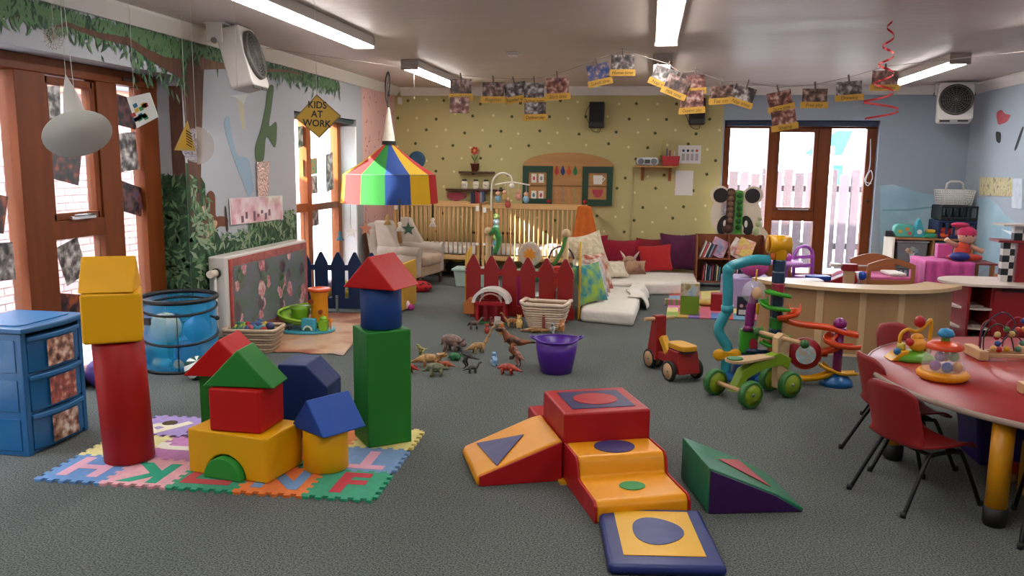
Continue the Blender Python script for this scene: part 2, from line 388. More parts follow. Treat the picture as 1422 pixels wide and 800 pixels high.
# unseen gabled wing added to keep sun out of the long window + lower garden wall
BX = -5.9
MORT = M('#ddd4d0', .9, 'plaster')
tw = thing('brick_wing', 'unseen gabled brick building added to keep sun off the long stained window', 'building', (BX, 0, -.06))
b = MB(); b.box(-4.5, -.02, -3.5, 5.0, 0, 2.30); b.build('wall', MORT, tw)
b = MB(); b.prism([(.25, 2.42), (-2.6, 5.6), (-5.2, 2.42)], -3.6, 4.9, 'y'); b.build('roof', M('#6a4a40', .8, 'plaster'), tw)  # ridge and gable end shaped so the roof blocks the sun
b = MB(); b.box(.02, .06, -3.6, 5.0, 2.26, 2.42); b.build('fascia', M('#9a6b4e', .6), tw)
gw = thing('garden_wall', 'pink brick garden wall running on past the yard behind the window', 'wall', (BX, 0, -.06))
b = MB(); b.box(-.22, -.02, 5.0, 15, 0, 2.26); b.build('mortar', MORT, gw)
b = MB(); b.box(-.26, .06, 5.0, 15, 2.26, 2.36); b.build('coping', M('#a4745a', .6), gw)
b = MB(); b.tube([(.10, -3.5, 2.42), (.10, 5.0, 2.42)], .055, 10); b.build('gutter', M('#8ba3bf', .4), tw)
b = MB(); b.tube([(.10, 5.0, 2.40), (.10, 15, 2.40)], .055, 10); b.build('gutter', M('#8ba3bf', .4), gw)
brm = [M('#c2a09e', .85, 'plaster'), M('#b38e8c', .85, 'plaster'), M('#cdaca8', .85, 'plaster')]
bmesh0 = []
for q in range(3):
    b = MB(); b.box(-.02, .0, -.106, .106, -.030, .030); o = b.build('brick', brm[q], gw); bmesh0.append(o)
rest = MB(); nb = 0; first = set()
cand = []
for r in range(30):
    for c in range(26):
        y = 6.35+.225*c+(.1125 if r % 2 else 0); z = .06+.075*r
        cand.append((y, z))
for (y, z) in cand:
    vis = 7.15 < y < 9.45
    if vis and nb < 299 and not (z < .2):
        q = random.randrange(3)
        if q not in first: o = bmesh0[q]; first.add(q)
        else: o = bmesh0[q].copy(); COL.objects.link(o)
        o.location = (random.uniform(0, .004), y, z); nb += 1
    else: rest.box(-.02, .0, y-.106, y+.106, z-.03, z+.03)
rr = rest.build('brickwork', brm[0], gw); rr['kind'] = 'stuff'
wb = MB()
for r in range(30):
    for c in range(14):
        y = 3.1+.225*c+(.1125 if r % 2 else 0); z = .06+.075*r; wb.box(-.02, .0, y-.106, y+.106, z-.03, z+.03)
rr = wb.build('brickwork', brm[1], tw); rr['kind'] = 'stuff'
# slatted fence behind the back door
fn = thing('slat_fence', 'weathered brown upright board fence outside the garden door', 'fence', (0, 13.6, -.06))
fmats = [M('#54444a', .9, 'wood', c2='#40343a'), M('#4a3c42', .9, 'wood', c2='#382c32'), M('#5c4c52', .9, 'wood', c2='#443840')]
b0 = []
for q in range(3):
    b = MB(); b.box(-.068, .068, 0, .02, 0, 1.52); b0.append(b.build('board', fmats[q], fn))
for i in range(16):
    q = i % 3; o = b0[q] if i < 3 else b0[q].copy()
    if i >= 3: COL.objects.link(o)
    o.location = (.65+i*.168, random.uniform(-.02, .02), 0); o.scale.z = random.uniform(.97, 1.03)
b = MB(); b.box(.5, 3.5, .03, .07, .3, .4); b.box(.5, 3.5, .03, .07, 1.2, 1.3); b.build('rail', fmats[1], fn)
sh = thing('garden_playhouse', 'teal playhouse roof and white wall beyond the board fence', 'playhouse', (3.0, 14.6, -.06))
b = MB(); b.box(-.25, 1.6, 0, 1.2, 0, 1.75); b.build('wall', M('#f2f2f0', .7), sh)
b = MB(); b.prism([(-.50, 1.80), (.0, 2.18), (.25, 2.18), (.1, 1.78)], -.25, 1.3, 'y'); b.build('roof', M('#25606c', .6), sh)
b = MB(); b.box(-.12, .18, -.03, 0, 1.30, 1.62); b.build('window', M('#2f7f88', .4), sh)
b = MB(); b.box(-.42, -.28, -.9, -.76, 0, 1.9); solo(b, 'white_post', M('#f4f4f6', .6), 'plain white upright post outside the garden door', 'post', (3.0, 14.0, -.06))

# ================================================================== MURALS (flat wall paint)
WXm = LX+.0015
def wallpoly(px, X=None, Y=None, off=0.0):
    if X is not None: return [XP(x, y, X+off) for x, y in px]
    return [YP(x, y, Y-off) for x, y in px]
def muralX(name, px, mat, off=.001, th=.001, par=None):
    px = smooth_closed(px); m = MB(); m.poly3(wallpoly(px, X=LX+off), (1, 0, 0), th); return m.build(name, mat, par or wall_left)
def leafpatch(name, n, rect_fn, mat, par, plane, size, seed, off=.002):
    rn = random.Random(seed); m = MB()
    for i in range(n):
        a, z = rect_fn(rn); s = size*rn.uniform(.6, 1.3); an = rn.uniform(0, 2*pi)
        if plane == 'left': an = -pi/2+rn.uniform(-.9, .9)
        o = rn.uniform(0, .001)
        pts = [(-s, 0), (-.2*s, .28*s), (s, 0), (-.2*s, -.28*s)]
        vv = [(LX+off+o, a+p*cos(an)-q*sin(an), z+p*sin(an)+q*cos(an)) for p, q in pts]
        m.add(vv, [(0, 1, 2, 3)])
    o = m.build(name, mat, par, fixn=False); o['kind'] = 'stuff'; return o
LG = [M('#33593a', .7), M('#1f4229', .7), M('#577a52', .7), M('#87997a', .7)]
BRK = M('#6a4636', .75, 'wood', scale=30, c2='#3a2218'); BRK2 = M('#8a6450', .75, 'wood', scale=30, c2='#5a3a2c')
# trunk and branch
muralX('mural_trunk', [(254, 58), (286, 60), (283, 100), (281, 160), (279, 270), (284, 330), (268, 330), (262, 250), (258, 180), (252, 110), (248, 75)], BRK)
def yz(px): 
    p = XP(px[0], px[1], LX); return (p.y, p.z)
def ribbon(name, ctr, wid, mat, off=.009):
    m = MB(); C2 = [XP(x, y, LX+off) for x, y in ctr]
    vs = []
    for i, p in enumerate(C2): vs += [p+Vector((0, 0, wid[i]/2)), p-Vector((0, 0, wid[i]/2))]
    m.add(vs, [(2*i, 2*i+2, 2*i+3, 2*i+1) for i in range(len(C2)-1)]); return m.build(name, mat, wall_left)
ribbon('mural_branch', [(78, 38), (92, 33), (110, 40), (140, 50), (180, 58), (205, 75), (230, 88), (252, 96)], [.015, .025, .03, .04, .055, .065, .09, .15], BRK)
ribbon('mural_branch', [(278, 88), (310, 92), (350, 97), (395, 98), (420, 103)], [.10, .045, .03, .025, .012], BRK2)
# foliage along the wall top (world Y, z)
def topband(y0, y1, dmax):
    def f(rn):
        a = rn.uniform(y0, y1); return a, WZ-.005-.02-abs(rn.gauss(0, dmax*.45))
    return f
for k in range(3):
    leafpatch('mural_leaves', 420, topband(3.4, 5.95, .16), LG[k], wall_left, 'left', .045, 10+k, .004+k*.001)
    leafpatch('mural_leaves', 130, topband(5.3, 6.0, .34), LG[k], wall_left, 'left', .045, 20+k, .004+k*.001)
    leafpatch('mural_leaves', 110, topband(6.0, 6.9, .12), LG[k], wall_left, 'left', .05, 30+k, .004+k*.001)
    leafpatch('mural_leaves', 200, topband(7.1, 9.2, .13), LG[k], wall_left, 'left', .05, 40+k, .004+k*.001)
# hedge: deep green base with leaves
def hedge_top(y): return 1.02 if y < 6.35 else (.92 if y < 6.9 else 1.02+.03*sin(y*9))
m = MB(); pts = [(5.9305, 0)]+[(7.93, 0)]+[(5.9305+(7.93-5.9305)*(1-t/24), hedge_top(5.9305+(7.93-5.9305)*(1-t/24))-.05+.03*sin(t*2.3)) for t in range(25)]
m.prism(pts, LX+.0008, LX+.0018, 'x'); m.build('mural_hedge', M('#2c4d2c', .75, 'mottle', scale=30, c2='#1c3420'), wall_left)
m = MB(); m.prism([(5.9305, .9), (6.2, .9), (6.2, 1.35), (6.05, 1.5), (5.9305, 1.52)], LX+.0008, LX+.0018, 'x'); m.build('mural_hedge', M('#2c4d2c', .75, 'mottle', scale=30, c2='#1c3420'), wall_left)
for k in range(4):
    leafpatch('mural_hedge_leaves', 330, lambda rn: (lambda y: (y, rn.uniform(.02, hedge_top(y))))(rn.uniform(5.97, 7.9)), LG[k], wall_left, 'any', .055, 50+k, .003+k*.001)
    leafpatch('mural_hedge_leaves', 40, lambda rn: (lambda y: (y, rn.uniform(.85, 1.5-.9*(y-5.95))))(rn.uniform(5.97, 6.25)), LG[k], wall_left, 'any', .05, 60+k, .003+k*.001)
# hedge and trunk painted round into the window reveal
m = MB(); m.box(LX-.24, LX-.0003, 5.925, 5.929, .02, 1.42); m.build('mural_hedge', M('#2c4d2c', .75, 'mottle', scale=30, c2='#1c3420'), wall_left)
rn = random.Random(5)
for k in range(3):
    m = MB()
    for i in range(110):
        x, z, s, an = LX-.02-rn.random()*.2, rn.uniform(.05, 1.42), rn.uniform(.03, .06), rn.uniform(0, 6.3)
        m.add([(x+p*cos(an)-q*sin(an), 5.9235-k*.0006, z+p*sin(an)+q*cos(an)) for p, q in ((-s, 0), (0, .28*s), (s, 0), (0, -.28*s))], [(0, 1, 2, 3)])
    o = m.build('mural_hedge_leaves', LG[k], wall_left, fixn=False); o['kind'] = 'stuff'
m = MB(); m.box(LX-.11, LX-.002, 5.926, 5.9295, 1.35, 2.1); m.build('mural_trunk', BRK, wall_left)
# plain painted shapes standing in for the tumbling figures, and a brown monkey
muralX('mural_shape', [(311, 172), (318, 162), (322, 190), (330, 215), (345, 222), (352, 262), (345, 272), (338, 255), (326, 225), (318, 200)], M('#8fa6b8', .7), .002)
muralX('mural_shape', [(372, 122), (380, 120), (377, 150), (374, 175), (384, 170), (382, 205), (370, 190), (366, 222), (356, 224), (354, 205), (362, 178), (368, 150)], M('#47613e', .7), .002)
BR1, BR2 = M('#6b3d2a', .75), M('#c79a78', .75)
muralX('mural_monkey', [(282, 325), (280, 290), (286, 272), (292, 265), (298, 270), (299, 285), (300, 300), (306, 300), (316, 303), (315, 314), (304, 315), (296, 325), (290, 335), (284, 336)], BR1, .003)
muralX('mural_monkey', [(284, 322), (290, 312), (298, 306), (302, 310), (296, 322), (288, 330)], BR2, .0042)
muralX('mural_monkey', [(280, 288), (284, 286), (285, 294), (281, 296)], M('#d9a79c', .75), .0042)
muralX('mural_monkey', [(312, 290), (314, 289), (317, 318), (314, 319)], M('#3a2418', .75), .0042)
# blue wall hills
LB = M('#8fb4c6', .7, 'mottle', scale=2, c2='#a9c6d3'); LB2 = M('#79a3b5', .7)
def muralY(name, px, mat, par, off=.001, Y=BY):
    m = MB(); m.poly3([YP(x, y, Y-off) for x, y in px], (0, -1, 0), .001); return m.build(name, mat, par)
muralY('mural_hill', [(1223, 420), (1222, 258), (1240, 256), (1280, 268), (1310, 274), (1345, 268), (1356, 262), (1356, 420)], LB, wall_blue)
muralY('mural_hill', [(1225, 291), (1262, 290), (1300, 286), (1300, 288), (1262, 293), (1225, 293)], LB2, wall_blue, .0025)
muralY('mural_hill', [(1295, 320), (1310, 300), (1335, 288), (1356, 286), (1356, 400), (1295, 400)], M('#7e9aa0', .7), wall_blue, .0025)
def muralR(name, px, mat, off=.001):
    px = smooth_closed(px) if 'balloon' in name else px; m = MB(); m.poly3([XP(x, y, RX-off) for x, y in px], (-1, 0, 0), .001); return m.build(name, mat, wall_right)
muralR('mural_hill', [(1357, 300), (1357, 276), (1372, 274), (1386, 285), (1396, 300), (1421, 315), (1421, 350), (1357, 380)], LB)
muralR('mural_hill', [(1390, 318), (1405, 322), (1421, 325), (1421, 328), (1404, 326)], M('#e8f0f2', .7), .0025)
muralR('mural_balloon', [(1384, 158), (1390, 153), (1396, 158), (1403, 160), (1399, 168), (1392, 172), (1386, 172)], M('#b4525c', .7), .0015)
muralR('mural_balloon', [(1383, 184), (1387, 183), (1390, 186), (1389, 198), (1384, 196)], M('#23262c', .7), .0015)
muralR('mural_balloon', [(1409, 206), (1419, 178), (1421, 180), (1412, 206)], M('#23262c', .7), .0015)
# leafy dots on the green wall and sprigs on the pink wall
rn = random.Random(3); dk, lt = MB(), MB()
def dotclear(x, z): return not (-1.8 < x < -.45 and .95 < z < 1.75)
for r in range(12):
    for c in range(18):
        x, z = -3.5+c*.265+rn.uniform(-.03, .03)+(.13 if r % 2 else 0), .22+r*.195+rn.uniform(-.04, .04)
        if x > .9 or z > 2.42 or not dotclear(x, z): continue
        mb, s = (dk, .025) if (c+r//2) % 2 else (lt, .021)
        an = rn.uniform(0, 3); mb.add([(x+s*cos(an+a)*(1 if i % 2 else .75), BY-.0022, z+s*sin(an+a)*(1 if i % 2 else .75)) for i, a in enumerate([k*pi/4 for k in range(8)])], [tuple(range(8))])
dk.build('painted_dots', M('#4b4f22', .7), wall_back); lt.build('painted_dots', M('#ddd59a', .7), wall_back)
pk = MB()
for i in range(60):
    y, z, an = rn.uniform(10.0, 11.25), rn.uniform(.3, 2.4), rn.uniform(0, 3)
    pk.add([(LX+.002, y+p*cos(an)-q*sin(an), z+p*sin(an)+q*cos(an)) for p, q in ((-.03, 0), (0, .01), (.03, 0), (0, -.01))], [(0, 1, 2, 3)])
pk.build('painted_sprigs', M('#a8444a', .7), wall_pink)
# ================================================================== CEILING AND WALL FITTINGS
LITE = emis('lit_diffuser', (1.0, 0.97, 0.93, 1), TUBE)
BODY = M('#b7ada6', .45)
def strip_light(x, y0, y1, label, cord=False):
    t = thing('ceiling_light', label, 'ceiling light', (x, y0, CZ), 0, 'fluorescent ceiling lights'); L = y1-y0
    m = MB(); m.box(-.085, .085, .012, L-.012, -.075, 0); m.build('housing', BODY, t, bevel=.006)
    m = MB(); m.box(-.07, .07, .03, L-.03, -.095, -.074); m.build('diffuser', LITE, t)
    for yy in (0, L-.014):
        m = MB(); m.box(-.09, .09, yy, yy+.014, -.10, 0); m.build('end_cap', M('#a89c94', .5), t, bevel=.004)
    if cord:
        m = MB(); m.tube([(.02, .1, -.1), (.02, .1, -.36)], .002, 5); m.sph((.02, .1, -.37), (.008, .008, .014), 8, 6); m.build('pull_cord', M('#e8e8e4', .5), t)
strip_light(-2.36, 4.45, 6.70, 'long lit fluorescent fitting above the diamond sign')
strip_light(-2.42, 8.2, 10.35, 'lit fluorescent fitting with a pull cord above the cots', True)
strip_light(.09, 4.45, 6.75, 'long lit fluorescent fitting over the middle of the room')
strip_light(.08, 7.95, 9.65, 'lit fluorescent fitting half hidden behind hanging photos')
strip_light(2.70, 8.1, 10.2, 'lit fluorescent fitting beside the white fan heater')
strip_light(2.72, 4.45, 6.66, 'lit fluorescent fitting over the red table')
for x, lb in ((-2.36, 'the diamond sign'), (.09, 'the orange foam steps'), (2.72, 'the red table')): strip_light(x, .6, 2.85, 'added out-of-view fluorescent fitting lighting the foreground, in line with '+lb)  # unseen extra row, added to light the foreground
t = thing('smoke_detector', 'small square white smoke detector on the ceiling', 'smoke detector', (-1.29, 7.75, CZ))
m = MB(); m.box(-.06, .06, -.06, .06, -.018, 0); m.build('base', M('#cfc6c0', .5), t, bevel=.008)
m = MB(); m.box(-.045, .045, -.045, .045, -.042, -.018); m.build('cover', M('#d8d0ca', .5), t, bevel=.012)
# ---- fan heaters
def heater(loc, rz, label, dark):
    t = thing('fan_heater', label, 'heater', loc, rz, 'wall fan heaters')
    hous = M('#b9b2ac' if dark else '#cfcdc8', .4)
    # local: faces -Y, body hangs below bracket
    m = MB(); m.prism(rrect(-.19, .19, -.50, -.04, .04), -.16, .02, 'y'); m.xf(Matrix.Rotation(radians(-14), 4, 'X')); m.build('housing', hous, t, bevel=.012)
    k = Matrix.Rotation(radians(-14), 4, 'X')
    m = MB(); m.lathe([(.185, 0), (.185, .03), (.165, .035), (.16, .01)], 36); m.xf(k @ Matrix.Translation((0, -.155, -.26)) @ Matrix.Rotation(pi/2, 4, 'X')); m.build('grille_ring', M('#4a4642', .5), t)
    m = MB(); m.prism(disc(0, -.26, .165, 32), -.166, -.16, 'y'); m.xf(k); m.build('fan_opening', M('#191817', .6), t)
    m = MB()
    for i in range(1, 7):
        r = .165*i/7; m.tube([(r*cos(a), -.182, -.26+r*sin(a)) for a in [2*pi*q/28 for q in range(28)]], .0022, 4, closed=True)
    for i in range(16):
        a = 2*pi*i/16; m.tube([(0, -.182, -.26), (.17*cos(a), -.182, -.26+.17*sin(a))], .0022, 4)
    m.xf(k); m.build('wire_guard', M('#6a645e', .4), t)
    for s in (-1, 1):
        m = MB(); m.box(s*.205-.008, s*.205+.008, -.06, .06, -.14, .0); m.build('bracket_arm', hous, t, bevel=.004)
        m = MB(); m.cyl((s*.195, 0, -.13), (s*.225, 0, -.13), .022); m.build('pivot_bolt', M('#6a6460', .4), t)
    m = MB(); m.box(-.215, .215, -.08, .08, -.012, .004); m.build('mounting_plate', hous, t, bevel=.003)
    for xa in (-.16, .03):
        m = MB(); m.box(xa, xa+.11, -.150, -.144, -.52, -.49); m.xf(k); m.build('outlet_slot', M('#222222', .5), t)
heater((-3.26, 6.08, CZ-.005), radians(97), 'grey fan heater hanging by the painted tree branch', True)
heater((3.58, 10.85, CZ-.01), radians(-12), 'white fan heater high in the corner above the storage shelves', False)
# ---- loudspeakers
for (px, py, lab) in ((829, 160, 'black loudspeaker on the green wall above the wooden play hatch'), (968, 155, 'black loudspeaker behind the photo labelled Outdoor play')):
    p = YP(px, py, BY-.1); t = thing('loudspeaker', lab, 'speaker', (p.x, BY, p.z), 0, 'wall speakers')
    m = MB(); m.box(-.10, .10, -.20, -.05, -.17, .17); m.build('cabinet', M('#16150f', .5), t, bevel=.012)
    m = MB(); m.box(-.088, .088, -.207, -.199, -.09, .16); m.build('grille', M('#0c0c0c', .8, 'fabric'), t, bevel=.006)
    m = MB(); m.box(-.085, .085, -.206, -.199, -.16, -.105); m.build('lower_panel', M('#24231f', .35), t, bevel=.004)
    m = MB(); m.box(-.03, .03, -.05, -.001, -.04, .04); m.build('bracket', M('#111111', .5), t)
    m = MB(); m.tube(spline([(-.09, -.06, .16), (-.16, -.03, .02), (-.12, -.03, -.08), (-.06, -.06, -.2), (.03, -.04, -.22), (.05, -.05, -.16)], 5), .004, 5); m.build('cable', M('#1a1a1a', .5), t)
m = MB(); m.box(-.03, .03, -.04, -.002, -.05, .05); solo(m, 'alarm_sensor', M('#d9d6cc', .5), 'small white alarm sensor in the corner by the pink wall', 'sensor', (-3.47, BY, 2.38), bevel=.008)

# ================================================================== PHOTO LINE
YC = 6.55
PEG = M('#5a4a44', .7, 'wood'); CARD = M('#b5882c', .6, 'plain'); INK = M('#3a2c12', .7); WHT = M('#e6e2dc', .6)
PCOL = [['#1e1414', '#3f2a24', '#6e4c40', '#a08a84'], ['#221e1e', '#453a38', '#6e6260', '#b4aeac'], ['#1c2a52', '#34568e', '#7a5244', '#a8a4a6'], ['#2e1a1a', '#5c302a', '#8e5c50', '#b8a49c']]
cards = [ # top-centre px, tilt deg, width px, photo h px, seed, colours, text, strip?
 (640, 110, 0, 30, 19, 0, 'Nursery Class Room', 'top photo of the hanging pair labelled Nursery Class Room'),
 (638, 135, 0, 27, 21, 3, '', 'small unlabelled photo hanging under the Nursery Class Room photo'),
 (685, 114, 0, 30, 19, 0, 'Register', 'hanging photo with yellow strip labelled Register'),
 (714, 115, 10, 30, 18, 1, 'Number time', 'tilted hanging photo with yellow strip labelled Number time'),
 (742, 115, 0, 28, 20, 1, 'Outdoor games', 'grey hanging photo pegged between Number time and Story time'),
 (743, 142, 1, 30, 16, 1, 'Outdoor play', 'lower hanging photo of the pair over the wooden play hatch labelled Outdoor play'),
 (774, 108, 3, 31, 21, 3, 'Story time', 'red toned hanging photo labelled Story time'),
 (829, 89, 12, 31, 21, 2, 'Lunch time', 'blue hanging photo labelled Lunch time'),
 (865, 76, 0, 32, 20, 1, 'Home time', 'highest hanging photo labelled Home time in black and white'),
 (927, 94, -22, 32, 20, 1, 'Nap time', 'steeply tilted grey photo beside a second tilted photo'),
 (945, 107, -22, 33, 20, 0, 'Milk time', 'tilted brown hanging photo labelled Milk time'),
 (966, 104, 3, 26, 18, 3, 'Play time', 'reddish photo half hidden behind the Milk time photo'),
 (960, 126, 4, 33, 23, 3, 'Outdoor play', 'large lower photo of red coats over the black speaker labelled Outdoor play'),
 (1002, 119, 4, 33, 17, 0, 'Tea time', 'hanging photo labelled Tea time'),
 (1037, 120, -18, 31, 20, 1, 'Nap time', 'tilted grey hanging photo beside the Tea time photo'),
 (1081, 127, 13, 34, 20, 3, 'Story time', 'upper tilted photo of the hanging pair above the garden door'),
 (1087, 153, 10, 34, 20, 3, 'Singing', 'lower tilted photo of the pair labelled Singing'),
 (1132, 123, 0, 35, 19, 0, 'Free play', 'dark hanging photo labelled Free play'),
 (1179, 113, 4, 36, 19, 1, 'Drawing', 'grey hanging photo labelled Drawing'),
 (1230, 98, 0, 37, 20, 3, 'Home time', 'hanging photo with the red spiral passing across it labelled Home time'),
]
linep = []
for i, (px, py, tl, w, h, ci, tx, lab) in enumerate(cards):
    Y = YC - .012*(i % 3) + (.04 if tx == 'Play time' else 0)
    p = YP(px, py, Y); k = (YP(px+1, py, Y)-p).length; w2, h2 = w*k, h*k
    t = thing('hanging_photo', lab, 'photo', p, 0, 'pegged photos on the string', rot=(0, radians(-tl), 0))
    b = MB(); b.box(-w2/2, w2/2, -.001, .001, -h2, 0); b.build('photo_print', photo(i+3, PCOL[ci], 26), t)
    if tx:
        b = MB(); b.box(-w2*.56, w2*.56, -.0035, -.0012, -h2-9*k, -h2); b.build('label_strip', CARD, t)
        text(tx, 7.0*k, 'lettering', INK, t, (0, -.004, -h2-4.6*k), (pi/2, 0, 0), .0003, shear=.2, sx=min(1.0, 8.2/len(tx)))
    second = lab.startswith(('small unl', 'lower', 'large lower'))
    if not second:
        b = MB(); b.cbox((0, 0, .012), (.011, .016, .075), (0, radians(-6), 0)); b.build('peg', PEG, t, bevel=.002)
        linep.append(p+Vector((0, 0, .03)))
m = MB(); m.tube([(-3.3, YC+.3, 2.5)]+linep+[(3.2, YC+.2, 2.45)], .0018, 4); solo(m, 'photo_string', M('#8a807a', .7), 'thin string across the room holding the pegged photos', 'string')
# red spiral streamer
m = MB(); p0 = FLR(1238, 28, CZ); n = 150; vs = []
for i in range(n):
    f = i/(n-1); a = f*2*pi*5.2+1; r = .02+.07*f; z = p0.z-.01-f*.66
    if f > .78: r = .12
    vs += [(p0.x-.03*f+r*cos(a), p0.y+r*sin(a), z+.012*(1-.4*f)), (p0.x-.03*f+r*cos(a), p0.y+r*sin(a), z-.006)]
m.add(vs, [(2*i, 2*i+2, 2*i+3, 2*i+1) for i in range(n-1)], True)
solo(m, 'spiral_streamer', M('#b01c22', .25, metal=.3), 'red foil spiral streamer hanging from the ceiling', 'streamer', fixn=False)

# ================================================================== HANGING SIGNS, LEFT
STR = M('#cfcac4', .6)
def string_up(t, zlen, x=0, y=0):
    m = MB(); m.tube([(x, y, 0), (x, y, zlen)], .0015, 4); m.build('string', STR, t)
p = YP(440, 131, 4.1); t = thing('diamond_sign', 'yellow diamond sign reading KIDS AT WORK on a string', 'sign', p); k = (YP(441, 131, 4.1)-p).length
s = 33*k
m = MB(); m.prism([(0, 0), (s*.97, -29*k), (0, -57*k), (-s*.97, -29*k)], -.002, .002, 'y'); m.xf(Matrix.Rotation(radians(-2), 4, 'Y')); m.build('border', M('#8a7040', .5), t)
m = MB(); m.prism([(0, -2.6*k), (s*.90, -29*k), (0, -54.4*k), (-s*.90, -29*k)], -.004, -.0021, 'y'); m.xf(Matrix.Rotation(radians(-2), 4, 'Y')); m.build('face', M('#c99b22', .4), t)
BLK = M('#1a1a18', .5)
text('KIDS\nAT\nWORK', 12.5*k, 'lettering', BLK, t, (0, -.0045, -26*k), (pi/2, radians(3), 0), .0003, bold=.001)
string_up(t, CZ-p.z)
p = YP(258, 168, 4.0); t = thing('warning_triangle', 'small yellow triangle warning sign hanging by the painted trunk', 'sign', p); k = (YP(259, 168, 4.0)-p).length
m = MB(); m.prism([(2*k, 0), (-18*k, -37*k), (12*k, -38*k)], -.002, .002, 'y'); m.build('border', M('#b99a4a', .5), t)
m = MB(); m.prism([(1*k, -6*k), (-13*k, -34*k), (9*k, -35*k)], -.004, -.0021, 'y'); m.build('face', M('#c9981c', .4), t)
m = MB()
for i in range(6): m.cbox((4*k, -.0045, (-14-3.4*i)*k), (9*k, .001, 1.2*k), (0, radians(30), 0))
m.build('stripes', BLK, t)
string_up(t, CZ-p.z, .001)
p = YP(272, 178, 4.05); t = thing('foil_moon', 'silver foil half moon joined to a sheer disc on a string', 'ornament', p); k = (YP(273, 178, 4.05)-p).length
m = MB(); m.prism(arc(0, -22*k, 22*k, 90, 270, 14), -.004, .004, 'y'); m.build('foil', M('#d8d8dc', .2, 'vinyl', scale=120, amt=1.0, metal=.9), t)
m = MB(); m.prism(arc(0, -22*k, 24*k, -90, 90, 14), -.001, .001, 'y'); m.build('sheer_disc', sheer('sheer_disc', '#cfc4be', .45), t)
string_up(t, CZ-p.z)
p = YP(330, 133, 4.3); t = thing('paper_tag', 'narrow white paper tag hanging in front of the grey heater', 'paper', p); k = (YP(331, 133, 4.3)-p).length
m = MB(); m.prism([(-1*k, 0), (7*k, -1*k), (9*k, -42*k), (5*k, -43*k)], -.001, .001, 'y'); m.build('strip', M('#d8cfae', .6), t)
m = MB(); m.prism([(-12*k, 0), (14*k, 2*k), (8*k, -10*k), (0, -3*k)], -.002, 0, 'y'); m.build('folded_top', M('#dcdcd8', .6), t)
string_up(t, CZ-p.z)
p = YP(186, 131, 3.9); t = thing('card_ornament', 'white card with coloured prints hanging at the window', 'ornament', p); k = (YP(187, 131, 3.9)-p).length
m = MB(); m.prism([(2*k, 2*k), (32*k, 16*k), (22*k, 46*k), (-10*k, 40*k)][::-1], -.003, .003, 'y'); m.xf(Matrix.Translation((0, 0, -44*k))); m.build('card', M('#dcdad6', .5), t)
cl = ['#b03a30', '#2a6a8a', '#d0a030', '#3a8a5a']; rn = random.Random(4)
for q in range(4):
    m = MB()
    for i in range(4):
        u, v = rn.uniform(.1, .8), rn.uniform(.1, .8); x = (-6+u*30)*k; z = (-38+v*30+u*6)*k; m.cbox((x, -.004, z), (6*k, .001, 5*k), (0, radians(-25), 0))
    m.build('print', M(cl[q], .5), t)
string_up(t, CZ-p.z)
# witch-hat shape of two white paper pieces
p = YP(91, 104, 3.7); k = (YP(92, 104, 3.7)-p).length
t = thing('paper_hat', 'large white paper witch hat hanging on strings before the window', 'ornament', p, radians(27))
PAP = M('#c9c6c0', .7)
m = MB(); m.lathe([(.002, 0), (8*k, -22*k), (16*k, -62*k)], 20, smooth=True); m.xf(Matrix.Rotation(radians(-9), 4, 'Y')); m.build('cone', PAP, t)
m = MB(); m.lathe([(0, 0), (40*k, .0), (40*k, -.004), (0, -.004)], 32); m.xf(Matrix.Translation((14*k, -.11, -73*k)) @ Matrix.Rotation(radians(-24), 4, 'Y') @ Matrix.Rotation(radians(-38), 4, 'X')); m.build('brim', PAP, t)
m = MB(); m.tube([(0, 0, 0), (0, 0, CZ-p.z)], .0015, 4); m.tube([(12*k, -.03, -70*k), (2*k, -.03, CZ-p.z)], .0015, 4); m.build('string', STR, t)
# little tinsel snowflake behind it
p = YP(75, 52, 4.0); k = .0035; t = thing('tinsel_snowflake', 'pale wire snowflake hanging among the painted leaves', 'ornament', p)
m = MB()
for i in range(9):
    a = pi*i/9; m.tube([(-.065*cos(a), 0, -.065*sin(a)), (.065*cos(a), 0, .065*sin(a))], .0016, 4)
    for s in (-1, 1):
        for r in (.03, .05): m.tube([(s*r*cos(a), 0, s*r*sin(a)), (s*(r+.015)*cos(a+.35), 0, s*(r+.015)*sin(a+.35))], .0014, 4)
m.build('spokes', M('#b8a89c', .4), t); string_up(t, CZ-p.z)
# ---- pictures stuck on the left window
DK = [['#15100f', '#241a1a', '#5a2a1e', '#a8552c'], ['#12100f', '#1c1c2a', '#7a3a1e', '#3a4a6a']]
BW = ['#201c1c', '#5a5250', '#a49c98', '#e4e0dc']
pics = [([(57, 120), (83, 119), (84, 166), (64, 171)], BW, 'faded photo stuck on the glass behind the paper hat'),
 ([(66, 198), (113, 215), (109, 258), (61, 245)], DK[0], 'dark handprint painting on the middle window below the hat'),
 ([(155, 128), (192, 140), (188, 180), (153, 171)], DK[1], 'dark green and black painting high on the narrow pane'),
 ([(158, 186), (187, 183), (193, 235), (164, 240)], BW, 'grey photo of children on the narrow pane'),
 ([(164, 249), (199, 262), (196, 301), (160, 290)], DK[1], 'dark handprint painting on the narrow pane below the grey photo'),
 ([(76, 345), (107, 329), (122, 378), (93, 398)], BW, 'pale photo of a child on the lower middle pane'),
 ([(82, 407), (126, 410), (124, 454), (79, 450)], DK[0], 'dark brown painting on the lower middle pane'),
 ([(-8, 338), (17, 336), (22, 388), (-8, 391)], BW, 'photo with dark shape on the big end pane'),
 ([(-12, 268), (11, 273), (5, 325), (-12, 322)], DK[0], 'dark painting on the big end pane above the photo')]
